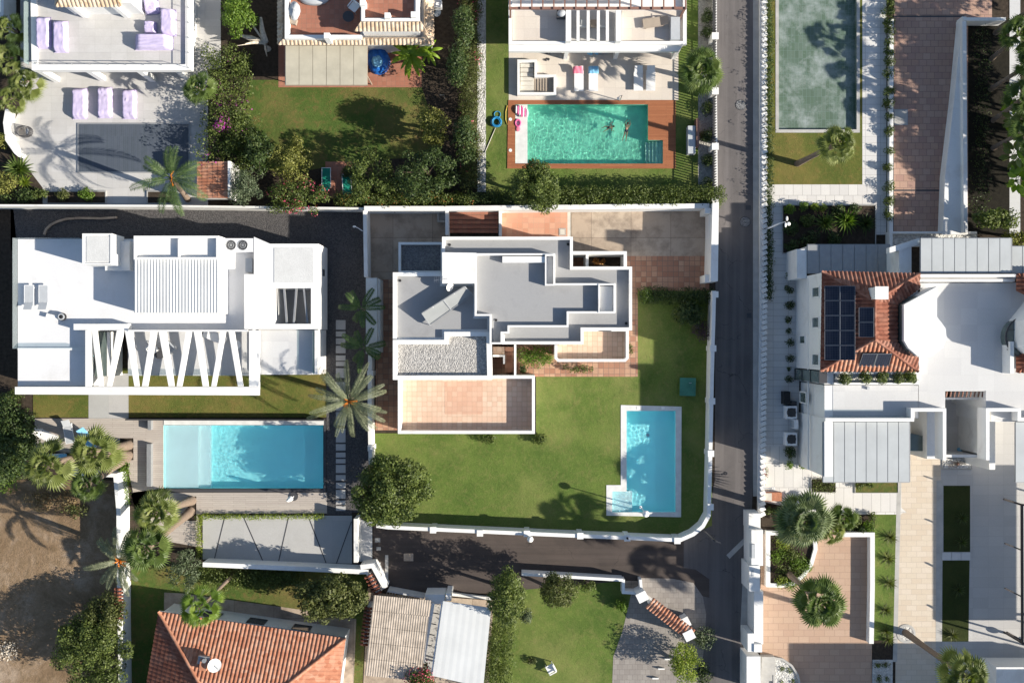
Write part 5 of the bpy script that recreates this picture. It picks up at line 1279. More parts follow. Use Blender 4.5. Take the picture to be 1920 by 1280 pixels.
# pool cover
T = PT('pool_cover', 'flat dark grey slatted cover over the pool of the top left villa', 'pool cover', 250, 278, 0)
m = MB(); m.pbox(147, 233, 354, 322, 0.007, 0.06, .06); m.build('slats', MATS['cover_grey'], T)
m = MB(); m.pring([(145, 231), (356, 231), (356, 324), (145, 324)], .09, .007, .075, .06); m.build('rim', MATS['alu_grey'], T)
# wicker egg chair
T = PT('wicker_chair', 'dark wicker round chair at the left edge of the lower paving', 'chair', 51, 249, 0); x, y = W(51, 249, 0)
m = MB()
for k in range(5): m.torus((x, y, .35+k*.11), .62-.02*k, .025, 26, 6, .72)
for k in range(22):
    a = k*2*math.pi/22; m.bar((x+.62*math.cos(a), y+.45*math.sin(a), .33), (x+.54*math.cos(a), y+.39*math.sin(a), .82), .02, .02)
m.build('wicker_shell', MATS['alu_dark'], T)
m = MB()
for k in range(-4, 5): m.bar((x-.5, y+k*.085, .32), (x+.4, y+k*.085, .32), .035, .03)
m.build('seat', MATS['taupe'], T); m = MB(); m.ell((x+.22, y, .42), (.12, .3, .1), 10, 6); m.build('cushion', MATS['sling_grey'], T)
for u, v in ((-.35, -.25), (.35, -.25), (-.35, .25), (.35, .25)):
    m = MB(); m.bar((x+u, y+v, 0), (x+u, y+v, .32), .04, .04); m.build('leg', MATS['alu_dark'], T)
# planters along the bottom edge
for k, (a, b, c, lb) in enumerate(((88, 200, 10, 'long dark planting bed along the bottom edge of the top left paving'), (276, 330, 10, 'short dark planting bed near the feathery palm'))):
    T = PT('planting_bed', lb, 'planting bed', (a+b)/2, 370, 0); m = MB(); m.pring([(a, 358), (b, 358), (b, 383), (a, 383)], .08, .007, .12, 0); m.build('kerb', MATS['concrete'], T); m = MB(); m.pbox(a+2, 360, b-2, 381, .007, .09, 0); m.build('soil', MATS['soil'], T)
for k, (px, r, mt, lb) in enumerate(((79, 19, 'leaf_mid', 'round clipped green bush at the left end of the lower planting bed'), (123, 15, 'leaf_olive', 'olive bush second in the lower planting bed'), (165, 17, 'leaf_bright', 'loose bright bush third in the lower planting bed'))):
    bush('shrub', lb, 'shrub', px, 366, (r, r*.8), .9, MATS[mt], seed=60+k, n=12)
# tiled hut
T = PT('tiled_hut', 'small hut with a bright red pantile roof beside the feathery palm', 'hut', 402, 338, 0)
m = MB(); m.pprism([(375, 306), (426, 306), (426, 368), (375, 368)], 0, 2.05, 2.2); m.build('wall', WH, T)
e = [Vector(WZ(370, 371, 2.2)), Vector(WZ(370, 303, 2.2)), Vector(WZ(428, 303, 2.6)), Vector(WZ(428, 371, 2.6))]
pantile_slope([e[0], e[1], e[2], e[3]], .26, .06).build('pantile_roof', MATS['tile_red'], T)
m = MB(); m.pprism([(428.5, 303), (433, 303), (433, 371), (428.5, 371)], 0, 2.8, 2.6); m.build('end_wall', WH, T)
T = PT('ladder', 'pale metal ladder leaning at the side path right of the roof terrace', 'ladder', 360, 105, 0)
a0, b0 = Vector(WZ(358, 128, .05)), Vector(WZ(362, 88, 2.2)); m = MB()
for d in (-.16, .16): m.bar(a0+Vector((d, 0, 0)), b0+Vector((d, 0, 0)), .05, .05)
for k in range(9): p = a0.lerp(b0, (k+.5)/9); m.bar(p-Vector((.16, 0, 0)), p+Vector((.16, 0, 0)), .03, .03)
m.build('rail', MATS['alu_grey'], T)
wall('white garden wall at the left edge of the top left paving', [(3, -60), (3, 50)], .3, 2.0)
wall('bright white curved wall at the left edge below the fan palms', [(14, 205), (10, 230), (14, 262), (30, 285), (36, 290)], .35, 1.0)
# plants left edge
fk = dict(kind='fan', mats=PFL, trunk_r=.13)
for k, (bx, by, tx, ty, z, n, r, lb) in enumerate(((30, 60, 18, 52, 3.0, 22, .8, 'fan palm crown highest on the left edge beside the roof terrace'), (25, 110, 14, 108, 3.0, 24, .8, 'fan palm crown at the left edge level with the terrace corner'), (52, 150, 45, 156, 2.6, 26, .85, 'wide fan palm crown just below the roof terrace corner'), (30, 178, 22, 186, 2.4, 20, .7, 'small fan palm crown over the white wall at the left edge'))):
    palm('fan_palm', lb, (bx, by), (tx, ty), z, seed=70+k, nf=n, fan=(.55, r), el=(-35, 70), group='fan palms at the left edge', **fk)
spiky('yucca', 'large dark green yucca rosette at the left edge below the wicker chair', 38, 318, 1.5, MATS['palm_fan'], 3, 70, w=.07)
spiky('yucca', 'yellow green spiky plant below the dark yucca rosette', 48, 342, .8, MATS['leaf_lime'], 4, 40)
bush('shrub', 'golden shrub at the left edge beside the yucca', 'shrub', 12, 345, (30, 26), 1.5, MATS['leaf_citrus'], seed=66, n=16)
bush('shrub', 'dark shrub in the lower left corner of the top left garden', 'shrub', 42, 372, (36, 18), 1.2, MATS['leaf_dark'], seed=67, n=16)
bush('shrub', 'yellow grassy shrub at the left edge under the white wall', 'shrub', 8, 268, (20, 16), 1.2, MATS['leaf_citrus'], seed=68, n=12)
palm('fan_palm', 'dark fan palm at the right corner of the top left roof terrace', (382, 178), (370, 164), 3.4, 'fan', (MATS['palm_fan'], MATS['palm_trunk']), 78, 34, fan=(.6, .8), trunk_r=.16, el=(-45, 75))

# ================================================================ TOP MIDDLE HOUSE
hedge('bougainvillea_hedge', 'tall rambling hedge with magenta bougainvillea between the two top left gardens', [(425, 108), (436, 165), (430, 225), (440, 275), (428, 318)], 2.3, 2.6, MATS['leaf_mid'], leaf=.16, dens=42, clump=.55, wob=.4, seed=80, flowers=(MATS['magenta'], .13, 10, .13))
tree('leafy_tree', 'bright green tree above the bougainvillea hedge at the top edge', 'tree', (452, 35), (447, 28), (40, 48), 1.6, (MATS['leaf_bright'], MATS['bark']), 3.0, n=28, cr=.6, leaf=.18, dens=40, seed=81)
T = PT('dead_tree', 'bleached dead tree trunk beside the terracotta house', 'tree', 502, 95, 0); m = MB(); c = Vector(WZ(502, 92, 0)); q = random.Random(5)
m.tube([c, c+Vector((.05, .3, 1.0)), c+Vector((0, .9, 1.8)), c+Vector((.05, 1.7, 2.4))], [.28, .24, .2, .1], 8)
for d in ((-1.9, .6, 1.5, .22), (-1.3, -.1, 1.6, .14), (-.9, 1.6, 1.9, .08), (.3, -1.0, 1.4, .08), (-2.0, -.15, 1.3, .05)):
    m.tube([c+Vector((0, .2, .9)), c+Vector((d[0]*.5, d[1]*.5+.1, d[2])), c+Vector((d[0], d[1], d[2]+.1))], [d[3]*.8, d[3], d[3]*.25], 7)
m.build('trunk', MATS['deadwood'], T)
T = PT('terracotta_terrace_house', 'house with red tiled roof terraces and sand coloured pantile eaves at the top', 'house', 665, 40, 0)
m = MB(); m.pprism([(530, -300), (805, -300), (805, 76), (530, 76)], 0, 3.2, 3.3); m.build('wall', WH, T)
m = MB(); m.pprism([(545, -300), (675, -300), (675, 66), (545, 66)], 3.202, 3.3, 3.3); m.build('terrace_floor', MATS['terracotta_red'], T)
m = MB(); m.pwall([(538, -300), (538, 70), (678, 70)], .28, 3.202, 4.0, 3.9); m.build('parapet', WH, T)
m = MB(); m.pprism([(679, -300), (786, -300), (786, 58), (679, 58)], 3.202, 4.6, 4.6); m.build('upper_wall', WH, T)
m = MB(); m.pprism([(684, -300), (776, -300), (776, 33), (684, 33)], 4.602, 4.66, 4.66); m.build('terrace_floor', MATS['terracotta_red'], T)
m = MB(); m.pwall([(680, -300), (680, 37), (782, 37), (782, -300)], .2, 4.602, 5.2, 5.2); m.build('parapet', WH, T)
for nm, q4 in (('e1', [(521, 84, 3.3), (814, 84, 3.3), (802, 72, 3.65), (531, 72, 3.65)]), ('e2', [(664, 59, 4.7), (800, 59, 4.7), (789, 41, 5.05), (676, 41, 5.05)]), ('e3', [(813, 83, 3.3), (813, -200, 3.3), (797, -200, 3.9), (797, 66, 3.9)]), ('e4', [(521, -200, 3.3), (521, 84, 3.3), (531, 72, 3.65), (531, -200, 3.65)])):
    pantile_slope([Vector(WZ(*c)) for c in q4], .30, .07).build('pantile_eaves', MATS['tile_sand'], T)
for px, py in ((612, 66), (728, 34), (682, 10), (777, 32)):
    x, y = W(px, py, 5.0); m = MB(); m.box(x-.2, y-.2, x+.2, y+.2, 3.3 if px == 612 else 4.67, 4.9 if px == 612 else 5.6); m.build('pillar', WH, T)
a, b = W(530, 76, 3.3), W(805, 76, 3.3); window(T, a, b, .2, 2.2, 0, (0, -1), t=.85, w=.14); window(T, a, b, .2, 2.2, 0, (0, -1), t=.3, w=.3)
T = PT('awning', 'beige translucent awning roof in front of the terracotta terrace house', 'awning', 613, 125, 0)
za = 2.7
for k in range(6):
    m = MB(); m.pprism([(535.5+k*25.6, 86), (560.3+k*25.6, 86), (560.3+k*25.6, 159), (535.5+k*25.6, 159)], za-.02+0.0*k, za); m.build('roof_panel', MATS['awning'], T)
m = MB()
for k in range(7): A_ = WZ(535+k*25.6, 85, za-.1); B_ = WZ(535+k*25.6, 160, za-.1); m.bar(A_, B_, .06, .08)
for y in (85, 121, 160): m.bar(WZ(535, y, za-.1), WZ(689, y, za-.1), .06, .08)
m.build('frame', MATS['taupe'], T)
for px, py in ((537, 142), (688, 142), (613, 142)):
    x, y = W(px, py, za); m = MB(); m.bar((x, y, 0), (x, y, za-.15), .07, .07); m.build('post', MATS['taupe'], T)
T = PT('covered_barrel', 'bright blue tarpaulin cover bulging beside the beige awning', 'covered barrel', 711, 117, 0); x, y = W(711, 117, 0)
m = MB(); m.ell((x, y, .55), (.84, 1.0, .62), 22, 12, .09, seed=4); m.build('cover', MATS['blue_cover'], T); m = MB(); m.ell((x-.02, y-.2, 1.05), (.45, .5, .2), 14, 6, .04, seed=9); m.build('cover_top', MATS['blue_towel'], T)
m = MB(); m.torus((x, y, .1), .84, .04, 26, 6, 1.15); m.build('hem', MATS['blue_cover'], T)
T = PT('terrace_furniture_cover', 'white draped chair on the red roof terrace', 'chair', 555, 24, 3.3); x, y = W(554, 24, 3.3)
m = MB(); m.ell((x, y, 3.72), (.42, .65, .42), 12, 8, .16, seed=3); m.build('drape', MATS['sling_grey'], T); m = MB(); m.obox((x-.1, y-.75), (1, -.3), .25, .2, 3.31, 3.7); m.build('footstool', MATS['taupe'], T)
T = PT('hot_tub_cover', 'pale grey padded oval tub cover at the top edge of the red roof terrace', 'tub', 590, 0, 3.3); x, y = W(590, -2, 3.3)
m = MB(); m.ell((x, y, 3.5), (1.1, .5, .3), 24, 8, .02); m.build('cover', MATS['sling_grey'], T); m = MB(); m.torus((x, y, 3.42), 1.05, .08, 28, 8, .5); m.build('rim', MATS['alu_grey'], T)
T = armchair(665, 17, 3.3, .9, 'pale folding chair on the red roof terrace near the step', 'plastic_white'); 
T = rtable(655, 35, 3.3, .42, .5, 'dark wire round table on the red roof terrace', 'alu_dark')
T = PT('satellite_dish', 'white dish on the right wall of the terracotta terrace house', 'satellite dish', 817, 22, 0); x, y = W(817, 24, 2.8)
dish(T, (x+.1, y, 2.8), .3, (.5, -.6, .5)); m = MB(); m.bar((x-.1, y, 2.7), (x+.1, y, 2.8), .04, .04); m.build('bracket', MATS['steel'], T)
T = PT('air_conditioner', 'white air conditioner on the right wall of the terracotta terrace house', 'air conditioner', 820, 4, 0); m = MB(); m.pbox(814, 0, 828, 14, 2.0, 2.6); m.build('casing', MATS['metal_white'], T); m = MB(); m.pring(rect(816, 2, 826, 12), .05, 2.602, 2.63, 2.6); m.build('grille', MATS['alu_grey'], T)
# banana plants
def banana(px, py, label, n, L, seed, h=2.0):
    q = random.Random(seed); x, y = W(px, py, 0); T = thing('banana_plant', label, 'plant', (x, y, 0), 'banana plants on the lawn')
    m = MB(); m.tube([(x, y, 0), (x+.05, y, h*.6), (x, y, h)], [.14, .11, .07], 8); m.build('stem', MATS['leaf_mid'], T)
    for i in range(n):
        az = i*2.39996+q.uniform(-.2, .2); e = R(q.uniform(20, 55)); sd = Vector((-math.sin(az), math.cos(az), 0)); p = Vector((x, y, h)); LL = L*q.uniform(.75, 1.1); V = []; fs = []
        for k in range(9):
            t = k/8; wd_ = .15*LL/1.8*math.sin(math.pi*min(1, .12+t*.88))**.7+.01
            V += [p-sd*wd_-Vector((0, 0, wd_*.35)), p.copy(), p+sd*wd_-Vector((0, 0, wd_*.35))]; p = p+Vector((math.cos(az)*math.cos(e), math.sin(az)*math.cos(e), math.sin(e)))*LL/8; e -= R(13)
        for k in range(8): fs += [(3*k, 3*k+1, 3*k+4, 3*k+3), (3*k+1, 3*k+2, 3*k+5, 3*k+4)]
        mm = MB(); mm.add(V, fs, True); mm.build('leaf', MATS['banana'], T)
    return T
banana(775, 118, 'larger lime green banana plant beside the blue tarpaulin', 24, 1.9, 5)
banana(806, 108, 'smaller lime green banana plant at the lawn corner', 13, 1.3, 6, 1.7)
tree('citrus_tree', 'yellow green citrus tree in the middle of the garden near the right hedge', 'tree', (812, 242), (812, 239), (34, 44), 1.6, (MATS['leaf_citrus'], MATS['bark']), 2.4, n=38, cr=.5, leaf=.15, dens=46, seed=83)
bush('bougainvillea', 'bright magenta bougainvillea patch on the side of the tall rambling hedge', 'shrub', 430, 246, (13, 24), 3.0, MATS['leaf_mid'], seed=971, n=16, flowers=(MATS['magenta'], 1.0, 40, .14))
hedge('hedge', 'dark undergrowth below the trees at the bottom of the top garden', [(670, 358), (760, 360), (860, 352)], 1.6, 1.0, MATS['leaf_dark'], seed=972, wob=.4, clump=.4)
tree('leafy_tree', 'dark loose tree between citrus trees and bougainvillea hedge', 'tree', (492, 292), (486, 288), (34, 40), 1.6, (MATS['leaf_dark'], MATS['bark']), 2.8, n=28, cr=.5, leaf=.17, dens=38, seed=973)
tree('leafy_tree', 'dark tree over the red earth path near the garden tap', 'tree', (856, 130), (856, 124), (22, 40), 1.8, (MATS['leaf_dark'], MATS['bark']), 4.0, n=26, cr=.5, leaf=.18, dens=30, seed=974)
tree('citrus_tree', 'rounded yellow green citrus tree at the lower left of the top lawn', 'tree', (548, 305), (543, 301), (50, 50), 1.5, (MATS['leaf_citrus'], MATS['bark']), 2.2, n=44, cr=.5, leaf=.15, dens=44, seed=84)
tree('leafy_tree', 'irregular green tree with gaps beside the green loungers', 'tree', (705, 340), (702, 332), (70, 56), 2.2, (MATS['leaf_mid'], MATS['bark']), 3.2, n=44, cr=.5, leaf=.17, dens=40, seed=85)
bush('shrub', 'small leafy branch of bush between the two green loungers', 'shrub', 655, 325, (16, 14), 1.0, MATS['leaf_olive'], seed=86)
tree('oleander', 'broad green oleander with pink flowers at the bottom of the top garden', 'tree', (560, 372), (560, 372), (72, 38), 1.5, (MATS['leaf_mid'], MATS['bark']), 2.0, n=54, cr=.5, leaf=.15, dens=48, seed=87, flowers=(MATS['pink'], .25, 12, .13))
tree('olive_tree', 'grey green olive tree beside the red tiled hut', 'tree', (466, 352), (462, 350), (40, 48), 1.5, (MATS['leaf_grey'], MATS['bark']), 2.4, n=36, cr=.45, leaf=.13, dens=50, seed=88)
tree('leafy_tree', 'dark evergreen crown in deep shade at the lower right of the top garden', 'tree', (805, 325), (800, 325), (72, 56), 2.4, (MATS['leaf_dark'], MATS['bark']), 3.6, n=50, cr=.55, leaf=.18, dens=34, seed=89)
hedge('hedge', 'flowering mixed hedge along the wall under the top garden', [(640, 378), (880, 381)], .9, 1.9, MATS['leaf_mid'], seed=90, wob=.3, clump=.4, flowers=(MATS['rust_leaf'], .12, 8, .12))
hedge('hedge', 'tall ragged hedge between the top garden and the white gravel strip', [(884, -20), (882, 60), (884, 130), (880, 210), (884, 290), (884, 350)], 1.1, 2.2, MATS['leaf_olive'], seed=91, wob=.35, clump=.38, flowers=(MATS['pink'], .04, 8, .12))
hedge('hedge', 'dark shrub row along the left side of the top garden lawn', [(458, 230), (470, 260), (476, 300)], 1.0, 1.3, MATS['leaf_dark'], seed=92, wob=.3, clump=.38)
bush('shrub', 'dark rounded bush at the left side of the beige awning', 'shrub', 462, 128, (18, 22), 1.5, MATS['leaf_mid'], seed=93, n=14)
tree('leafy_tree', 'tall dark tree shading the right part of the top garden', 'tree', (868, 262), (872, 262), (28, 46), 1.6, (MATS['leaf_dark'], MATS['bark']), 3.8, n=30, cr=.5, leaf=.18, dens=30, seed=94)
tree('leafy_tree', 'dark tree beside the red earth at the top edge', 'tree', (866, 60), (868, 58), (24, 60), 1.8, (MATS['leaf_dark'], MATS['bark']), 4.4, n=30, cr=.55, leaf=.18, dens=30, seed=95)
lounger(613, 340, .012, R(-90), 'left of the two green slatted loungers in the shade', 'green_sling', group='green loungers in the garden')
lounger(652, 352, .012, R(-86), 'right of the two green slatted loungers, half under a tree', 'green_sling', group='green loungers in the garden')
T = PT('garden_tap', 'thin garden standpipe with a bent head at the dark lawn edge', 'tap', 834, 185, 0); x, y = W(834, 185, 0); m = MB(); m.tube([(x, y, 0), (x, y, 1.0), (x-.3, y+.05, 1.05)], .025, 6); m.build('pipe', MATS['steel'], T); m = MB(); m.ell((x-.3, y+.05, 1.0), .05, 8, 6); m.build('head', MATS['steel'], T)

# ================================================================ TOP CENTRE HOUSE (white, with the teal pool)
T = PT('terrace_house', 'white two level terrace house with a brown pergola above the teal pool', 'house', 1120, 60, 0)
zt = 3.3
so = [W(*p, zt) for p in ((954, -300), (1287, -300), (1287, 78), (1272, 96), (954, 96))]
m = MB(); m.prism(so, 2.85, zt-.05); m.build('roof_slab', WH, T)
m = MB(); m.pprism([(957, -300), (1262, -300), (1262, 58), (957, 58)], 0, 2.845, 2.9); m.build('wall', WH, T)
a, b = W(957, 58, 2.9), W(1262, 58, 2.9)
for t in (.25, .55, .85): window(T, a, b, .05, 2.4, 0, (0, -1), t=t, w=.22)
for (a, b, c, d) in ((961, 20, 1062, 78), (1166, 20, 1280, 78)):
    m = MB(); m.pbox(a, b, c, d, zt-.048, zt, zt); m.build('terrace_floor', MATS['slab_beige'], T)
m = MB(); m.pwall([(957, -100), (957, 81), (1284, 81), (1284, -100)], .26, zt-.046, zt+.25, zt+.2); m.build('parapet', WH, T)
for x in (1066, 1160):
    m = MB(); m.pbox(x-5, 19, x+5, 77, zt-.047, zt+1.0, zt+1.0); m.build('dividing_wall', WH, T)
m = MB(); m.pbox(1071, 20, 1155, 77, zt-.047, zt-.03, zt); m.build('court_floor', MATS['slab_grey'], T)
for x in (1084, 1103, 1122, 1139):
    m = MB(); m.pbox(x-2.8, 20, x+2.8, 77, zt+.7, zt+.95, zt+.95); m.build('court_beam', WH, T)
m = MB(); m.pbox(1258, 32, 1275, 74, zt+.001, zt+.6, zt+.6); m.build('terrace_box', MATS['sling_grey'], T)
for x in (1060, 1153, 1262):
    X, Y = W(x, 112, 0); m = MB(); m.box(X-.15, Y, X+.15, Y+.4, 0, 2.845); m.build('column', WH, T)
m = MB(); zp = 5.6
for y in (-42, 16): m.bar(WZ(954, y, zp), WZ(1286, y, zp), .16, .22)
for k in range(17): m.bar(WZ(956+k*20.6, -42, zp+.12), WZ(956+k*20.6, 18, zp+.12), .1, .14)
m.build('pergola', MATS['pergola_brown'], T)
for x in (957, 1284):
    X, Y = W(x, 16, zp); m = MB(); m.bar((X, Y, zt), (X, Y, zp-.12), .14, .14); m.build('pergola_post', MATS['pergola_brown'], T)
m = MB(); m.pbox(954, -300, 1287, -60, zt, 6.2, 6.2); m.build('upper_wall', WH, T)
lounger(1230, 44, zt, R(8), 'taupe lounger on the upper right terrace of the white terrace house', 'taupe', 'taupe')
T = PT('barbecue', 'dark covered barbecue on the upper left terrace', 'barbecue', 1050, 32, zt); x, y = W(1052, 32, zt); m = MB(); m.box(x-.35, y-.28, x+.35, y+.28, zt+.3, zt+.85); m.build('body', MATS['alu_dark'], T); m = MB(); m.ell((x, y, zt+.85), (.34, .27, .25), 14, 5, half=True); m.build('hood', MATS['sling_grey'], T)
for u in (-.3, .3):
    m = MB(); m.bar((x+u, y, zt), (x+u, y, zt+.3), .05, .4); m.build('leg', MATS['alu_dark'], T)
for k, (x, c) in enumerate(((1092, 'sling_grey'), (1114, 'taupe'), (1131, 'sling_grey'))):
    armchair(x, 47, zt-.03, -1.57, ('grey', 'taupe', 'pale')[k]+' cushioned chair, '+('first', 'second', 'third')[k]+' between the white beams of the upper court', c, s=.9)
# pool terrace
S_('pool_terrace', [(954, 60), (1272, 60), (1272, 188), (954, 188)], 0.014, 'slab_beige')
T = pool('swimming_pool', 'teal green pool with corner steps set in a reddish timber deck at the top', H_TEAL, .9, 'pool_green', 'water_teal', -.1, 0.035)
m = MB(); m.pbox(966.3, 196.3, 989, 306.7, -.89, -.04, 0); m.build('shallow_shelf', MATS['marble_curb'], T)
for k in range(5):
    m = MB(); m.pbox(1212+k*6.2, 264, 1218.1+k*6.2, 306.6, -.89, -.75+.14*k, 0); m.build('step', MATS['pool_step_pale'], T)
deck('reddish brown timber deck framing the teal pool', [(953, 188), (1267, 188), (1267, 316), (951, 316)], [H_TEAL], 'deck_ipe', .05)
# stair well
T = PT('basement_stair', 'open stairwell with white rim walls left of the pool loungers', 'stairs', 1005, 150, 0)
m = MB(); o = [(970, 112), (1007, 112), (1007, 140), (1043, 140), (1043, 178), (970, 178)]; m.pring(o, .2, .01, .55, .55); m.build('rim_wall', WH, T)
m = MB(); m.pbox(975, 116, 1001, 174, .02, .06, .1); m.build('floor', MATS['stone_pale'], T)
for k in range(7):
    m = MB(); m.pbox(1002+k*5.2, 145, 1007+k*5.2, 173, .02, .08+.05*k, .3); m.build('tread', MATS['taupe'], T)
for k in range(6):
    m = MB(); m.pbox(976, 120+k*8, 1000, 127+k*8, .061, .1+.05*(5-k), .3); m.build('tread', MATS['stone_pale'], T)
# terrace loungers
for k, (x, y, lb) in enumerate(((1085, 148, 'white lounger with a pink towel on the pool terrace'), (1112, 148, 'white lounger with a pale blue towel on the pool terrace'), (1196, 147, 'empty white lounger, left one of the right pair on the pool terrace'), (1219, 147, 'empty white lounger, right one of the right pair on the pool terrace'))):
    lounger(x, y, .014, R(90), lb, 'plastic_white', group='white loungers on the pool terrace', L=2.0)
for x, mt, lb in ((1084, 'pink_towel', 'pink towel draped over a white lounger headrest'), (1113, 'blue_towel', 'pale blue towel draped over a white lounger headrest')):
    T = PT('towel', lb, 'towel', x, 131, .5); m = MB(); X, Y = W(x, 131, .6); n = 8; vs = []
    for j in range(5):
        for i in range(n+1): u = i/n-.5; vs.append((X+u*.8, Y-.25+j*.125, .42+.055*j+.25*.0+.045*math.sin(i*1.7+j)+(-.1 if i in (0, n) else .04)))
    m.add(vs, [(j*(n+1)+i, j*(n+1)+i+1, (j+1)*(n+1)+i+1, (j+1)*(n+1)+i) for j in range(4) for i in range(n)], True); m.build('cloth', MATS[mt], T)
for x, y, mt, lb in ((1112, 99, 'blue_towel', 'folded blue towel heap under the terrace slab'), (1131, 98, 'alu_grey', 'grey bag lying under the terrace slab'), (1028, 100, 'alu_dark', 'pair of dark shoes beside the stairwell'), (1026, 113, 'alu_dark', 'pair of black sandals on the terrace by the stairwell')):
    T = PT('bag' if 'bag' in lb else ('shoes' if 'dark' in lb or 'black' in lb else 'towel'), lb, 'shoes' if 's ' in lb and 'dark' in lb or 'black' in lb else ('bag' if 'bag' in lb else 'towel'), x, y, .02); X, Y = W(x, y, .02)
    s = .28 if mt != 'alu_dark' else .12; m = MB(); m.ell((X-s*.8, Y, .02+s*.5), (s, s*.8, s*.5), 10, 6, .15, seed=x); m.build('left_piece', MATS[mt], T); m = MB(); m.ell((X+s*.9, Y+.04, .02+s*.5), (s*.8, s*.9, s*.45), 10, 6, .15, seed=y); m.build('right_piece', MATS[mt], T)
# inflatable flower ring, hose, pole
T = PT('inflatable_ring', 'pink and white striped inflatable at the upper left pool corner', 'inflatable', 978, 209, .0); x, y = W(978, 209, .1)
for k in range(7):
    m = MB(); a = k*.36-.2; m.ell((x+.16*(k-3)*math.cos(.5), y+.16*(k-3)*math.sin(.5)*-.6, .12), (.1, .48-.05*abs(k-3), .14), 12, 7); m.build('air_chamber', MATS['pink_plastic' if k % 2 else 'plastic_white'], T)
T = PT('inflatable_float', 'small deflated pink float on the pool ledge below the striped inflatable', 'inflatable', 971, 235, .0); x, y = W(971, 236, .0); m = MB(); m.torus((x, y+.2, .06), .2, .06, 18, 6, 1.3); m.build('ring', MATS['pink_plastic'], T); m = MB(); m.ell((x, y-.25, .05), (.2, .22, .07), 10, 6); m.build('bladder', MATS['pink_towel'], T)
T = PT('garden_hose', 'coiled bright blue pool hose on the grass left of the teal pool', 'hose', 930, 228, 0); x, y = W(930, 230, 0); m = MB()
pts = []
for i in range(150): a = i*.25; rr = .34+.07*math.sin(i*.05)+.04*math.sin(i*1.3*.2); pts.append((x+rr*math.cos(a)+.04*math.sin(i*.1), y+rr*math.sin(a), .05+i*.0015))
m.tube(pts, .03, 6); pts = [(x+.1+.25*math.cos(a*.4), y+.62+.25*math.sin(a*.4), .05+.0005*a) for a in range(30)]; m.tube(pts, .03, 6); m.build('coil', MATS['blue_hose'], T)
T = PT('pool_pole', 'long thin wooden pole lying on the grass below the blue hose', 'pole', 918, 265, 0); m = MB(); m.tube([WZ(929, 240, .06), WZ(910, 284, .04)], .03, 6); m.build('shaft', MATS['stone_pale'], T); m = MB(); m.tube([WZ(910, 284, .04), WZ(909, 287, .04)], .05, 6); m.build('tip', MATS['alu_grey'], T)
T = PT('garden_hose', 'short curved yellow hose at the left end of the red deck', 'hose', 950, 215, 0); m = MB(); m.tube([WZ(951, 198, .06), WZ(948, 210, .05), WZ(948, 225, .05), WZ(951, 234, .05)], .035, 6); m.build('tube', MATS['yellow_hose'], T)
for y, lb in ((224, 'upper white pump lid on the red deck by the pale pool ledge'), (282, 'lower white pump lid on the red deck by the pale pool ledge')):
    T = PT('skimmer_lid', lb, 'lid', 957, y, .05); m = MB(); c = W(957, y, .05); m.cyl(c, .12, .051, .075, 18); m.build('lid', MATS['plastic_white'], T); m = MB(); m.torus((*c, .07), .12, .012, 20, 6); m.build('rim', MATS['metal_white'], T)
T = PT('stone_bench', 'pale barbecue counter with a reddish back board on the shaded grass', 'counter', 1297, 262, 0); m = MB(); m.pbox(1290, 236, 1304, 288, .005, .8, .8); m.build('counter', MATS['sling_grey'], T); m = MB(); m.pbox(1306, 222, 1311, 274, .005, .95, .95); m.build('back_board', MATS['pergola_brown'], T)
T = PT('outdoor_shower', 'chrome outdoor shower head leaning over the upper pool edge', 'shower', 1162, 187, 0); x, y = W(1162, 189, 0); m = MB(); m.tube([(x, y, 0.02), (x, y, 1.7), (x-.2, y-.1, 1.9), (x-.3, y-.25, 1.85)], .035, 8); m.build('pipe', MATS['steel'], T); m = MB(); m.cyl((x-.3, y-.25), .1, 1.78, 1.83, 14); m.build('head', MATS['steel'], T)
# fence on the road
T = PT('railing_fence', 'white boundary wall with dark railings between the teal pool garden and the road', 'fence', 1340, 180, 0)
m = MB(); m.pwall([(1341, -300), (1341, 60)], .26, 0, .6, .6); m.pwall([(1341, 76), (1341, 165)], .26, 0, .6, .6); m.pwall([(1341, 176), (1342, 268)], .26, 0, .6, .6); m.pwall([(1342, 282), (1343, 378)], .26, 0, .6, .6); m.build('low_wall', WH, T)
m = MB()
for y in range(-40, 376, 5):
    X, Y = W(1337, y, .6); m.bar((X, Y, .6), (X, Y, 1.6), .15, .05)
m.bar(WZ(1337, -40, .8), WZ(1338, 378, .8), .05, .05); X, Y = W(1337, -40, 1.5); X2, Y2 = W(1337, 378, 1.5); m.bar((X, Y, 1.5), (X2, Y2, 1.5), .05, .05)
m.build('railing', MATS['alu_dark'], T)
for y in (68, 171, 275, 379):
    x_, y_ = W(1341, y, 1.6); m = MB(); m.box(x_-.22, y_-.22, x_+.22, y_+.22, 0, 1.6); m.box(x_-.26, y_-.26, x_+.26, y_+.26, 1.602, 1.68); m.build('pier', WH, T)
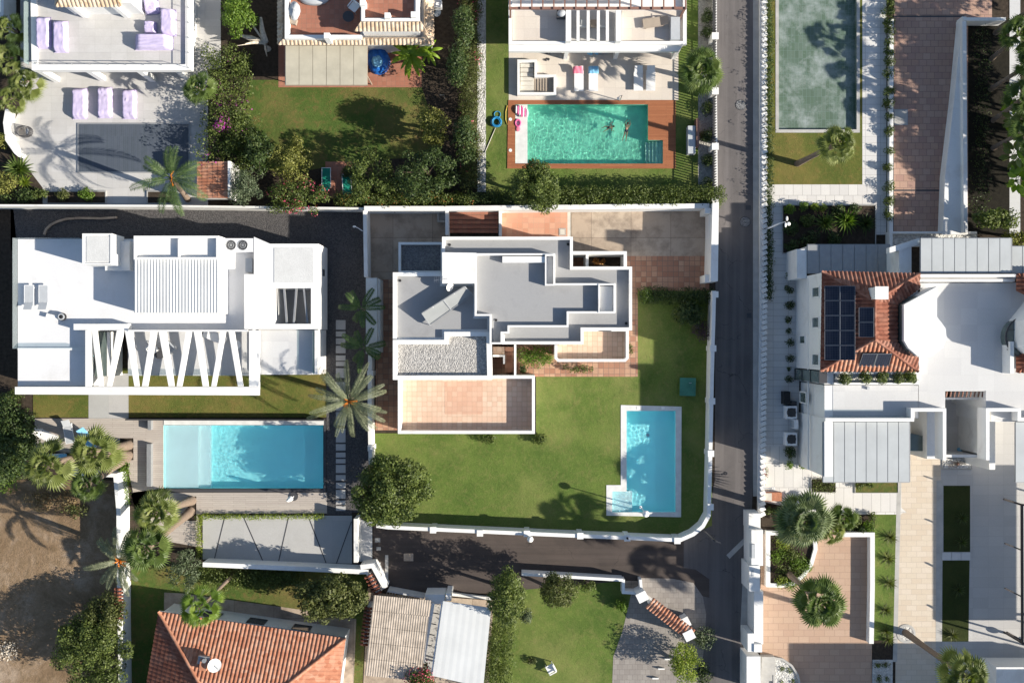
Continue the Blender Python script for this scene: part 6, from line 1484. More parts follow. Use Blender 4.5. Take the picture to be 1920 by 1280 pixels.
# planting
palm('fan_palm', 'big green fan palm between the teal pool garden and the road', (1300, 148), (1316, 130), 4.0, 'fan', (MATS['palm_fan'], MATS['palm_trunk'], MATS['dry_leaf']), 101, 44, fan=(.85, 1.05), trunk_r=.2, el=(-45, 78))
for k, y in enumerate((-12, 33, 62, 205, 257, 305, 346)):
    bush('ball_shrub', ('topmost', 'second from top', 'third from top', 'first below the fan palm', 'large middle', 'second lowest', 'lowest')[k]+' round dark shrub on the gravel strip beside the road fence', 'shrub', 1324, y, (15, 15), .8, MATS['leaf_dark'], leaf=.12, seed=110+k, n=9, group='round shrubs on the gravel strip')
hedge('hedge', 'clipped green hedge with lit tips below the teal pool garden', [(1052, 371), (1200, 373), (1344, 371)], 1.1, 2.3, MATS['leaf_mid'], seed=120, clump=.36, wob=.22, dens=64)
hedge('hedge', 'dark low hedge left of the conifer below the white gravel strip', [(886, 376), (965, 377)], .9, 1.5, MATS['leaf_dark'], seed=121, clump=.36, wob=.25)
tree('conifer', 'dense dark green conifer overlapping the wall above the house', 'tree', (1006, 368), (1006, 352), (53, 54), 2.4, (MATS['leaf_mid'], MATS['bark']), 4.0, n=44, cr=.55, leaf=.13, dens=90, seed=122, aspect=.8)
# ================================================================ TWIN VILLA ON THE RIGHT
T = PT('tiled_villa', 'large white villa with a red hipped roof and white roof terraces at the right', 'villa', 1700, 680, 0)
ze = 6.9; zf = 6.1
def PX(nm, pts, z0, z1, mat='white', zr=None, T_=None):
    m = MB(); m.pprism(pts, z0, z1, zr); return m.build(nm, MATS[mat], T_ or T)
def BX(nm, a, b, c, d, z0, z1, mat='white', zr=None, T_=None):
    m = MB(); m.pbox(a, b, c, d, z0, z1, zr); return m.build(nm, MATS[mat], T_ or T)
# facade block under the tile roof
PX('wall', [(1542, 511), (1722, 515), (1722, 694), (1542, 694)], 0, ze-.12, zr=ze)
PX('wall', [(1546, 722), (1722, 722), (1722, 784), (1546, 784)], 0, zf, zr=zf)
BX('wall', 1546, 784.5, 1561, 893, 0, 6.6, zr=6.6)
PX('facade_ledge', [(1514.5, 520), (1516.5, 520), (1516.5, 880), (1514.5, 880)], 3.3, 3.42, zr=3.4)
# windows of the left facade: dark recess boxes proud of the wall
fx = W(1542, 511, ze)[0]
def facwin(y0, y1, z0, z1, nm='window'):
    """window on the road facade between photo rows y0..y1 measured at height z1"""
    a = W(1540, y0, z1)[1]; b = W(1540, y1, z1)[1]; X = fx
    m = MB()
    for (u0, u1, v0, v1) in ((a, b, z0, z0+.08), (a, b, z1-.08, z1)): m.box(X-.07, min(u0, u1), X+.02, max(u0, u1), v0, v1)
    yy = sorted((a, b)); m.box(X-.07, yy[0], X+.02, yy[0]+.08, z0+.08, z1-.08); m.box(X-.07, yy[1]-.08, X+.02, yy[1], z0+.08, z1-.08)
    f = m.build(nm, WH, T); g = MB(); g.box(X-.02, yy[0]+.08, X+.015, yy[1]-.08, z0+.08, z1-.08); g.build('pane', MATS['glass_green'], f)
facwin(536, 557, 4.6, 6.3); facwin(593, 615, 4.6, 6.2); facwin(663, 686, 4.6, 6.2)
facwin(628, 645, 1.2, 2.7); facwin(735, 757, 1.3, 3.0)
# the tall glass stair window between roof and terrace
ya, yb = W(1540, 696, 6.6)[1], W(1540, 717, 6.6)[1]
m = MB(); m.box(fx-.1, yb, fx+.4, ya, .3, 6.6); m.build('stair_glazing', MATS['glass_green'], T)
for z_ in (.3, 2.2, 4.4, 6.68):
    m = MB(); m.box(fx-.16, yb-.05, fx+.4, ya+.05, z_-.06, z_); m.build('glazing_bar', MATS['alu_dark'], T)
BX('wall', 1545.5, 697, 1563, 720, 0, 6.4, zr=6.4)
# hipped pantile roof; sun and shade of each slope put into its tile colour
zr_ = 8.4
P_ = lambda x, y, z: Vector(WZ(x, y, z))
TLc, TRc, BRc, BLc = P_(1541, 509, ze), P_(1724, 513, ze), P_(1721, 696, ze), P_(1538, 695, ze)
R1, R2 = P_(1640, 564, zr_), P_(1640, 636, zr_)
E1, E2 = P_(1682, 571, ze+.35), P_(1680, 642, ze+.35)
pantile_slope([TRc, TLc, R1], .30, .10).build('pantile_roof', MATS['tile_villa'], T)
pantile_slope([TLc, BLc, R2, R1], .30, .10).build('pantile_roof', MATS['tile_dark'], T)
pantile_slope([BLc, BRc, R2], .30, .10).build('pantile_roof', MATS['tile_red'], T)
RE1, RE2 = P_(1682, 540, 0), P_(1682, 665, 0)
def on_plane(x, y, a, b, c):
    n = (b-a).cross(c-a); z = ze
    for _ in range(8):
        X, Y = W(x, y, z); z = a.z-(n.x*(X-a.x)+n.y*(Y-a.y))/n.z
    return P_(x, y, z)
ea = (R1, R2, TRc)
q4 = [on_plane(1682, 642, *ea), on_plane(1682, 571, *ea), R1, R2]
pantile_slope(q4, .30, .10).build('pantile_roof', MATS['tile_dark'], T)
pantile_slope([on_plane(1682, 571, *ea), on_plane(1724, 541, *ea), TRc+Vector((0, 0, .004)), R1], .30, .10).build('pantile_roof', MATS['tile_villa'], T)
pantile_slope([on_plane(1721, 670, *ea), on_plane(1682, 642, *ea), R2, BRc+Vector((0, 0, .004))], .30, .10).build('pantile_roof', MATS['tile_villa'], T)
m = MB()
for a, b in ((TLc, R1), (R1, R2), (R2, BLc), (R2, BRc), (R1, TRc)): ridge(m, a+Vector((0, 0, .06)), b+Vector((0, 0, .06)), .10)
m.build('ridge_tiles', MATS['tile_villa'], T)
# curved glazing between roof and octagon
m = MB(); gz = [(1724, 543), (1683, 571), (1681, 600), (1681, 642), (1690, 655), (1720, 668)]; gi = [(1724, 552), (1696, 572), (1695, 600), (1695, 637), (1703, 652), (1720, 664)]
o1 = [WZ(x, y, 6.7) for x, y in gz]; o2 = [WZ(x, y, 6.5) for x, y in gi]; m.add(o1+o2, [(i, i+1, i+7, i+6) for i in range(5)]); m.build('glass_roof', MATS['glass_green'], T)
m = MB()
for i in range(6): m.bar(Vector(o1[i])+Vector((0, 0, .04)), Vector(o2[i])+Vector((0, 0, .04)), .05, .06)
for i in range(5): m.bar(o1[i], o1[i+1], .08, .1)
m.build('glazing_bar', MATS['alu_dark'], T)
gl_ = [(1724, 555), (1695, 571), (1695, 638), (1703, 652), (1720, 667)]; wg = [W(*p, 8.5) for p in gl_]
m = MB()
for i in range(4):
    a, b = Vector(wg[i]), Vector(wg[i+1]); d = (b-a).normalized(); n_ = Vector((d.y, -d.x))*-.04
    if (a+n_).length > a.length: n_ = -n_
    c = [a+n_, b+n_]; m.add([(*c[0], 6.4), (*c[1], 6.4), (*c[1], 8.15), (*c[0], 8.15), (*a, 8.15), (*b, 8.15)], [(0, 1, 2, 3), (3, 2, 5, 4)])
m.build('tower_glazing', MATS['glass_green'], T)
# central roof terrace slab and its structures
z6 = 6.1
ter = [(1722, 530), (2110, 530), (2110, 790), (1858, 790), (1858, 764), (1848, 764), (1848, 733), (1772, 733), (1772, 764), (1712, 764), (1712, 784), (1722, 784)]
m = MB(); m.pprism(ter, 0, z6-.05); m.build('wall', WH, T)
m = MB(); m.prism(ring_offset([W(*p, z6) for p in ter], .02), z6-.048, z6); m.build('terrace_floor', MATS['slab_villa'], T)
BX('wall', 1561.5, 722.5, 1721.5, 783.5, zf+.002, zf+.02, 'slab_villa', zf)
oct_ = [(1757, 537), (1695, 571), (1695, 638), (1703, 652), (1720, 667), (1745, 669), (1769, 652), (1775, 633), (1773, 615), (1757, 594), (1757, 575)]
PX('octagon_tower', oct_, 0.0, 8.5, 'white', 8.5)
BX('parapet', 1723, 514, 1906, 519, z6, 6.95, zr=6.9); BX('parapet', 1723, 523, 1903, 528, z6, 6.6, zr=6.6)
BX('north_wall', 1723, 519.2, 1904, 522.8, 5.5, 6.4, zr=6.4)
m = MB(); m.pwall([(1563, 698.5), (1719, 698.5), (1719, 719), (1563, 719)], .16, zf, 6.75, 6.6); m.build('planter_wall', WH, T)
BX('planter_gravel', 1565, 700.5, 1717, 717, zf, 6.4, 'gravel_white', 6.4)
m = MB(); m.pwall([(1547, 786.5), (1710, 786.5), (1710, 768), (1770, 768), (1770, 862)], .24, 5.6, 7.0, 6.9); m.build('parapet', WH, T)
m = MB(); m.pwall([(1851, 862), (1851, 768), (1910, 768), (1910, 786), (2070, 786)], .24, 5.6, 7.0, 6.9); m.build('parapet', WH, T)
m = MB(); m.pwall([(1560, 781), (1705, 781)], .016, 6.15, 7.0, 6.8); m.build('glass_railing', MATS['glass_pale'], T)
BX('roof_hatch', 1626, 725, 1631, 730, zf+.03, 6.3, 'sling_grey', 6.3)
# entrance court and bay walls (open above)
BX('bay_wall', 1738, 770, 1765, 860, 0, 3.4, zr=3.4); BX('bay_wall', 1855, 770, 1866, 880, 0, 4.2, zr=4.2)
BX('entrance_slab', 1772, 745, 1840, 848, 0.02, .3, 'slab_grey', .3)
BX('entrance_wall', 1833, 745, 1850, 850, .02, 3.6, 'white_old', 3.6)
BX('entrance_front', 1772, 852, 1850, 857, 0, 3.0, zr=3.0)
for k in range(10):
    m = MB(); m.bar(WZ(1776+k*7.5, 734, 5.6), WZ(1774+k*7.5, 744, 5.6), .07, .12); m.build('slat', MATS['pergola_brown'], T)
BX('canopy_beam', 1772, 745, 1848, 749, 4.8, 5.0, 'white', 5.0)
m = MB(); m.pprism([(1706, 812), (1738, 818), (1738, 845), (1706, 845)], .5, 2.6, 2.6); m.build('bay_window', MATS['glass_green'], T)
# pergola canopies of perforated sheets
def canopy(x0, y0, x1, y1, z, n, mat='perf_panel', frame='alu_grey', mid=True):
    w_ = (x1-x0)/n
    for k in range(n):
        BX('canopy_panel', x0+k*w_+.6, y0, x0+(k+1)*w_-.6, y1, z-.03, z, mat, z)
    m = MB()
    for k in range(n+1): m.bar(WZ(x0+k*w_, y0, z-.1), WZ(x0+k*w_, y1, z-.1), .09, .12)
    for y in (y0, (y0+y1)/2, y1): m.bar(WZ(x0, y, z-.12), WZ(x1, y, z-.12), .09, .1)
    m.build('canopy_frame', MATS[frame], T)
canopy(1543, 791, 1705, 903, 6.5, 8); canopy(1726, 447, 1896, 511, 6.5, 8); canopy(1514, 459, 1668, 512, 3.1, 7, 'alu_grey'); canopy(1897, 462, 2060, 512, 5.8, 8); canopy(1904, 791, 2070, 903, 6.5, 8)
BX('roof_edge', 1494, 467, 1512.5, 522, 0, 3.0, 'white', 3.0)
BX('portal_frame', 1686, 462, 1709, 512, 0, 5.6, zr=5.6); PX('portal_frame', [(1668, 464), (1726, 446), (1726, 458), (1668, 474)], 5.0, 5.7)
BX('canopy_leg', 1696, 895, 1702, 901, 0, 6.38, zr=6.4); BX('canopy_leg', 1728, 449, 1733, 454, 0, 6.38, zr=6.4); BX('canopy_leg', 1888, 449, 1893, 454, 0, 6.38, zr=6.4)
BX('canopy_leg', 1516, 461, 1520, 465, 0, 2.98, zr=3)
# mirrored half beyond: its tower, roof and wings (part in view)
PX('octagon_tower', [(1928, 600), (1960, 560), (2010, 560), (2010, 680), (1960, 680), (1928, 650)], z6, 8.9, 'white')
m = MB(); ar = [(1920+34*math.cos(a), 632+37*math.sin(a)) for a in [R(90+180*i/12) for i in range(13)]]
m.pprism([(p[0], p[1]) for p in ar], z6, 6.9); m.build('round_glazing', MATS['glass_green'], T)
m = MB()
for i in range(12): m.bar(WZ(*ar[i], 6.95), WZ(*ar[i+1], 6.95), .1, .12)
for y in (618, 640, 655): m.bar(WZ(1888, y, 6.93), WZ(1925, y, 6.93), .06, .06)
m.build('glazing_bar', MATS['alu_dark'], T)
for q4 in ([(1905, 514, 6.9), (2080, 514, 6.9), (1985, 566, 8.1)], [(1905, 545, 6.9), (1905, 514, 6.9), (1985, 566, 8.1), (1935, 560, 7.3)], [(2080, 698, 6.9), (1905, 698, 6.9), (1985, 640, 8.1)], [(1905, 698, 6.9), (1905, 668, 6.9), (1935, 655, 7.3), (1985, 640, 8.1)]):
    pantile_slope([P_(*c) for c in q4], .30, .10).build('pantile_roof', MATS['tile_dark'], T)
BX('wall', 1930, 516, 2080, 696, z6, 6.88, zr=6.8)
BX('column', 1893, 640, 1900, 700, z6, 7.3, zr=7.2)
# wall of the court side seen behind the bay
# chimney
BX('chimney', 1642, 538, 1665, 560, 7.0, 9.3, zr=9.3); BX('chimney_cap', 1641, 537, 1666, 561, 9.302, 9.4, zr=9.4)
# solar panels
def pv(x0, y0, x1, y1, cols, rows, pl, label, quad=None):
    c = on_plane((x0+x1)/2, (y0+y1)/2, *pl); PVT = thing('solar_panel_array', label, 'solar panels', tuple(c))
    for i in range(cols):
        for j in range(rows):
            def at(u, v):
                if quad:
                    a, b, cc, d = [Vector(t) for t in quad]; p = a.lerp(b, u).lerp(d.lerp(cc, u), v); return on_plane(p.x, p.y, *pl)+Vector((0, 0, .2))
                return on_plane(x0+(x1-x0)*u, y0+(y1-y0)*v, *pl)+Vector((0, 0, .2))
            e = .025
            u0, u1, v0, v1 = (i+e)/cols, (i+1-e)/cols, (j+e)/rows, (j+1-e)/rows
            P4 = [at(u0, v0), at(u0, v1), at(u1, v1), at(u1, v0)]
            m = MB(); m.add(P4+[p-Vector((0, 0, .04)) for p in P4], [(0, 1, 2, 3), (7, 6, 5, 4), (0, 4, 5, 1), (1, 5, 6, 2), (2, 6, 7, 3), (3, 7, 4, 0)]); pn = m.build('panel', MATS['pv_cell'], PVT)
            m = MB()
            for k in range(4): m.bar(P4[k]+Vector((0, 0, .005)), P4[(k+1) % 4]+Vector((0, 0, .005)), .03, .04)
            m.build('frame', MATS['panel_frame'], pn)
    return PVT
pv(1544, 536, 1602, 675, 2, 5, (TLc, BLc, R1), 'large array of ten dark solar panels on the left slope of the red roof')
pv(1608, 576, 1637, 632, 1, 2, (TLc, BLc, R1), 'narrow upright pair of dark blue solar panels beside the roof ridge')
def pv3():
    pl = (BLc, BRc, R2); PVT = thing('solar_panel_array', 'slanting pair of pale grey solar panels on the lower slope of the red roof', 'solar panels', tuple(on_plane(1640, 675, *pl)))
    Q = [(1614, 663), (1669, 663), (1665, 687), (1609, 686)]
    for i in range(2):
        def at(u, v):
            a = Vector(Q[0]).lerp(Vector(Q[1]), u); b = Vector(Q[3]).lerp(Vector(Q[2]), u); p = a.lerp(b, v); return on_plane(p.x, p.y, *pl)+Vector((0, 0, .25-.3*v+.15))
        P4 = [at(i/2+.01, 0), at(i/2+.01, 1), at(i/2+.49, 1), at(i/2+.49, 0)]
        m = MB(); m.add(P4+[p-Vector((0, 0, .04)) for p in P4], [(0, 1, 2, 3), (7, 6, 5, 4), (0, 4, 5, 1), (1, 5, 6, 2), (2, 6, 7, 3), (3, 7, 4, 0)]); pn = m.build('panel', MATS['pv_cell'], PVT)
        m = MB()
        for k in range(4): m.bar(P4[k], P4[(k+1) % 4], .035, .04)
        m.build('frame', MATS['panel_frame'], pn)
pv3()
for k, x in enumerate((1581, 1618, 1648, 1679, 1701)):
    bush('potted_shrub', ('first', 'second', 'third', 'fourth', 'last')[k]+' small shrub from the left in the white planter under the red roof', 'shrub', 960+(x-960)*.92, 640+(707-640)*.92, 13, .95, MATS['leaf_mid'], leaf=.13, seed=130+k, n=9, z0=0)
# shrubs in the roof planter stand at planter height
for o in [o for o in bpy.data.objects if o.name.startswith('potted_shrub')]:
    x, y = o.location.x, o.location.y; k = (80-6.4)/80; o.location = (x/0.92*k, y/0.92*k, 6.4)
# ---- road balustrade
T = PT('balustrade', 'long white slatted balustrade running down the right side of the road', 'balustrade', 1430, 480, 0)
m = MB(); m.pprism([(1423, -200), (1431, -200), (1431, 560), (1427, 968), (1419, 968), (1423, 560)], 0, .35, 0.0); m.build('base_wall', WH, T)
n = 98; 
slat0 = None
for k in range(n):
    y = -6+k*10.0; x = 1432.5 - max(0, (y-560))*.0095
    X, Y = W(x, y, .6); m = MB(); m.obox((X+.06, Y), (1, .45), .21, .15, .1, .6); m.build('baluster', WH, T)
# ---- stepped white wall below it
def bwall(nm, label, parts, cat='wall', group='white garden walls', T=None):
    T = T or PT(nm, label, cat, parts[0][0], parts[0][1], 0, group)
    for (a, b, c, d, h) in parts: BX('wall', a, b, c, d, 0, h, 'white', h, T)
    return T
T = bwall('street_wall', 'tall stepped white street wall with meter panels, left of the peach patio', [(1404, 962, 1426, 992, 1.9), (1409, 993, 1431, 1060, 2.6), (1405, 1060.2, 1425, 1108, 2.7), (1414, 1108.2, 1431, 1207, 2.2), (1402, 1187, 1413.8, 1221, 2.4), (1414, 1207.2, 1429, 1222, 2.5), (1400, 1230, 1426, 1300, 2.3)])
for (a, b, c, d) in ((1409.5, 1020, 1416, 1046), (1409, 1068, 1413, 1080)):
    BX('meter_panel', a, b, c, d, 2.0, 2.72, 'sling_grey', 2.7, T)
# ---- garden wall of the driveway
T = PT('driveway_wall', 'long tapering white wall between the brown driveway and the dark planting', 'wall', 1790, 240, 0, 'white garden walls')
m = MB(); m.pprism([(1802, 33), (1810, 33), (1812, 440), (1766, 440), (1770, 330), (1788, 180)], 0, 1.0, .8); m.build('ramp_wall', WH, T)
m = MB(); m.pwall([(1806, 36), (1886, 36)], .25, 0, 1.3); m.pwall([(1808, 40), (1811, 436)], .3, 1.002, 1.5); m.build('top_wall', WH, T)
wall('low white kerb wall with round bushes along the driveway', [(1672, 36), (1671, 436)], .3, .45)
wall('dark flat drain line across the brown driveway near the villa', [(1676, 357), (1765, 357)], .12, .02, 'alu_dark', name='drain', cat='drain', group=None)
wall('dark flat drain line across the brown driveway near the top edge', [(1676, 31), (1808, 31)], .12, .02, 'alu_dark', name='drain', cat='drain', group=None)
T = PT('manhole_cover', 'grey square cover plate at the left side of the brown driveway', 'cover', 1689, 220, 0); BX('plate', 1677, 206, 1701, 234, .009, .03, 'concrete', 0, T); m = MB(); m.pring(rect(1676, 205, 1702, 235), .05, .009, .035, 0); m.build('frame', MATS['alu_grey'], T)
bwall('planter_wall', 'white planter with small dark plants between driveway and villa pergola', [(1668, 434, 1832, 438, .9), (1668, 438.2, 1674, 466, .9)])
BX('gravel', 1675, 438.5, 1832, 462, .02, .5, 'gravel_white', .5, T)
for k, (x, y) in enumerate(((1681, 443), (1705, 445), (1676, 455), (1727, 441), (1772, 440), (1800, 441))):
    spiky('small_agave', ('first', 'second', 'third', 'fourth', 'fifth', 'sixth')[k]+' small dark spiky plant in the white bed above the villa pergola', x, y, .45, MATS['leaf_dark'], 20+k, 22, z0=.5 if False else 0, w=.04)
# ---- old pool
T = pool('old_pool', 'murky disused pool with green and white mosaic at the top right', H_OLD, .35, 'pool_mosaic', None)
m = MB(); o_ = [W(*p, 0) for p in rect(1454, -66, 1612, 249)]; i_ = [W(*p, 0) for p in H_OLD]; m.wring(o_, i_, .008, .03); m.build('rim', MATS['concrete'], T)
# palms
palm('fan_palm', 'leaning fan palm over the mosaic pool, its trunk lying across the dry lawn', (1495, 307), (1573, 268), 9.6, 'fan', PFL, 201, 40, fan=(.75, .85), trunk_r=.2, el=(-45, 78))
palm('fan_palm', 'tall fan palm rising from the curved planter of the peach patio', (1476, 1073), (1541, 1133), 9.0, 'fan', PF, 202, 50, fan=(.9, 1.1), trunk_r=.2, el=(-45, 78))
palm('fan_palm', 'largest grey green fan palm at the upper left corner of the peach patio', (1470, 955), (1509, 978), 5.6, 'fan', (MATS['palm_big'], MATS['palm_trunk'], MATS['dry_leaf']), 203, 58, fan=(1.0, 1.3), trunk_r=.28, el=(-45, 78))
palm('fan_palm', 'tallest fan palm at the lower right corner, growing from a paving ring', (1697, 1185), (1812, 1268), 10.4, 'fan', PFL, 204, 42, fan=(.9, 1.15), trunk_r=.22, el=(-45, 78))
for k, (bx, by, tx, ty, z) in enumerate(((1866, 62, 1982, -16, 9.0), (1858, 112, 1912, 62, 5.0), (1857, 168, 1945, 110, 6.5), (1862, 226, 1925, 180, 5.5), (1862, 278, 1930, 240, 5.0))):
    palm('fan_palm', ('topmost', 'second', 'third', 'fourth', 'lowest')[k]+' leaning palm trunk in the dark bed at the upper right edge', (bx, by), (tx, ty), z, 'fan', PF, 210+k, 30, fan=(.7, .9), trunk_r=.17, el=(-45, 70), group='palms in the upper right bed')
# broad leafed plants on the right edge
def broad(px, py, z, n, L, seed, label, mat='banana', wdt=.3, group='broad leaved plants at the right edge', cat='plant', nm='bird_of_paradise'):
    q = random.Random(seed); x, y = W(px, py, 0); T = thing(nm, label, cat, (x, y, 0), group); m = MB(); m.tube([(x, y, 0), (x, y, z)], [.1, .07], 6); m.build('stem', MATS['leaf_mid'], T); mm = MB()
    for i in range(n):
        az = i*2.39996; e = R(q.uniform(25, 70)); p = Vector((x, y, z*q.uniform(.6, 1))); s_ = L*q.uniform(.5, .9); d = Vector((math.cos(az)*math.cos(e), math.sin(az)*math.cos(e), math.sin(e))); b = p+d*s_; sd = Vector((-math.sin(az), math.cos(az), q.uniform(-.3, .3))).normalized()
        mm.tube([p, b], .02, 4, False); dn = Vector((d.x, d.y, d.z-.7)).normalized(); V = []
        for k in range(6): t = k/5; ww = wdt*math.sin(math.pi*min(1, .1+t*.9))+.01; c = b+dn*L*.8*t; V += [c-sd*ww-Vector((0, 0, ww*.3)), c, c+sd*ww-Vector((0, 0, ww*.3))]
        mm.add(V, [f for k in range(5) for f in ((3*k, 3*k+1, 3*k+4, 3*k+3), (3*k+1, 3*k+2, 3*k+5, 3*k+4))], True)
    mm.build('leaf_clump', MATS[mat], T); return T
for k, (x, y, z) in enumerate(((1884, 200, 2.4), (1880, 235, 2.6), (1892, 262, 2.4), (1880, 300, 2.2), (1898, 320, 2.6), (1905, 215, 3.0), (1886, 345, 1.8))):
    broad(x, y, z, 16, 1.0, 230+k, ('first', 'second', 'third', 'fourth', 'fifth', 'sixth', 'lowest')[k]+' bright broad leaved plant from the top at the right edge', 'banana' if k % 2 == 0 else 'palm_fan_lit', .2)
tree('leafy_tree', 'dark leafy shrub tree at the right edge above the villa pergola', 'tree', (1862, 412), (1868, 412), (52, 24), 1.4, (MATS['leaf_mid'], MATS['bark']), 2.4, n=30, cr=.5, leaf=.22, dens=30, seed=240)
tree('leafy_tree', 'orange tinged shrub tree at the right edge beside the canopy', 'tree', (1898, 445), (1905, 448), (34, 18), 1.2, (MATS['leaf_citrus'], MATS['bark']), 2.0, n=18, cr=.45, leaf=.2, dens=30, seed=241)
hedge('hedge', 'black green low planting in the deep shade at the upper right', [(1838, 60), (1840, 240), (1838, 400)], 1.0, .7, MATS['leaf_dark'], seed=242, dens=26, wob=.4)
for k, y in enumerate((-60, 20, 110, 190, 280, 360)):
    tree('tall_tree', ('tall dense tree beyond the right edge, number '+('one', 'two', 'three', 'four', 'five', 'six')[k]+' from the top'), 'tree', (2130, y), (2210, y-20+k*6), (60, 62), 2.6, (MATS['leaf_dark'], MATS['bark']), 7.2, n=26, cr=1.1, leaf=.35, dens=10, seed=250+k, group='tall trees beyond the right edge')
# green row on the white path
gy = [8, 26, 44, 62, 84, 102, 118, 142, 172, 196, 222, 250, 286, 316, 352, 378, 404]
for k, y in enumerate(gy):
    bush('ball_shrub', ORD[k]+' round shrub from the top in the row between white path and brown driveway', 'shrub', 1663, y, (13, 12), .9, MATS['leaf_mid'], leaf=.13, seed=260+k, n=7, group='round shrubs along the driveway')
hedge('hedge', 'thin creeper along the inside of the long balustrade', [(1439, 0), (1439, 180), (1439, 380), (1439, 560)], .4, .8, MATS['leaf_dark'], leaf=.12, seed=280, dens=60, wob=.5)
for k, y in enumerate((518, 544, 573, 599, 622, 642, 671, 691, 711)):
    s = (9, 10, 11, 9, 7, 10, 10, 5, 9)[k]
    T = bush('ball_shrub', ('topmost', 'second', 'third', 'fourth', 'small fifth', 'sixth', 'seventh', 'tiny eighth', 'lowest')[k]+' round grass tuft in the shaded path beside the villa', 'shrub', 1478, y, s, .55, MATS['leaf_dark'], leaf=.12, seed=290+k, n=7, group='round tufts beside the villa')
for k, (x, y, r, mt, lb) in enumerate(((1478, 847, 13, 'leaf_dark', 'dark round bush below the lower air conditioner'), (1478, 870, 10, 'leaf_bright', 'sunlit bright tuft on the white side terrace, left one'), (1503, 872, 8, 'leaf_bright', 'sunlit bright tuft by the wall end, right one'), (1438, 955, 8, 'leaf_mid', 'small green bush beside the wooden box'), (1453, 957, 9, 'leaf_mid', 'green bush under the big fan palm left side'))):
    bush('shrub', lb, 'shrub', x, y, r, .7, MATS[mt], leaf=.12, seed=300+k, n=8)
bush('red_flower_shrub', 'red flowering plant spilling over the balustrade', 'shrub', 1432, 884, (7, 12), .8, MATS['leaf_mid'], leaf=.1, seed=310, flowers=(MATS['pink'], .8, 14, .12))
T = PT('wooden_box', 'brown wooden planter box at the road wall beside the big fan palm', 'box', 1448, 931, 0); BX('box', 1431, 923, 1466, 939, .014, .4, 'terracotta_plain', .4, T); BX('lid', 1432, 924, 1447, 938, .402, .44, 'stone_pale', .4, T)
for k, y in enumerate((772, 822)):
    T = PT('air_conditioner', ('upper', 'lower')[k]+' outdoor air conditioner on the shaded path beside the villa', 'air conditioner', 1483, y, 0, 'outdoor air conditioners'); BX('casing', 1474, y-11, 1494, y+13, .02, .95, 'metal_white', .9, T)
    c = W(1484, y+1, .96); m = MB(); m.torus((*c, .96), .33, .03); m.torus((*c, .96), .18, .02); 
    for a in range(6): m.bar((*c, .965), (c[0]+.33*math.cos(a*1.05), c[1]+.33*math.sin(a*1.05), .965), .02, .02)
    m.build('fan_grille', MATS['alu_dark'], T); BX('backing', 1477, y-7, 1492, y+9, .951, .955, 'alu_dark', .95, T)
T = PT('storage_cabinet', 'black cabinet above the upper air conditioner', 'cabinet', 1477, 744, 0); BX('body', 1470, 734, 1482, 758, .02, .9, 'black', .9, T); BX('top', 1483, 752, 1494, 760, .02, .7, 'alu_dark', .7, T)
T = PT('storage_cabinet', 'pale meter cabinet between the two air conditioners', 'cabinet', 1493, 797, 0); BX('body', 1490, 787, 1497, 804, .02, 1.2, 'metal_white', 1.2, T); BX('door', 1489, 789, 1489.8, 802, .1, 1.1, 'sling_grey', 1.1, T)
# street lamp with three white arms
T = PT('street_lamp', 'white street lamp with three blade arms beside the balustrade at the road', 'lamp', 1438, 428, 0); x, y = W(1436, 430, 0); m = MB(); m.tube([(x, y, 0), (x, y, 4.0), (x+.4, y+.1, 4.2)], [.07, .05, .04], 8); m.build('post', MATS['metal_white'], T)
for a in (75, -40, -100):
    m = MB(); c = Vector((x+.45, y+.1, 4.22)); d = Vector((math.cos(R(a)), math.sin(R(a)), 0)); m.ell(c+d*.24, (.06+.13*abs(d.x), .06+.13*abs(d.y), .04), 10, 6); m.build('lamp_head', MATS['plastic_white'], T)
T = PT('wall_lamp', 'small white arm lamp near the lower end of the balustrade', 'lamp', 1437, 914, 0); x, y = W(1430, 914, 1.5); m = MB(); m.tube([(x, y, 1.5), (x+.4, y, 1.7), (x+.7, y-.02, 1.75)], .025, 6); m.build('arm', MATS['metal_white'], T); m = MB(); m.torus((x+.75, y, 1.75), .1, .03, 14, 6); m.build('ring', MATS['metal_white'], T)
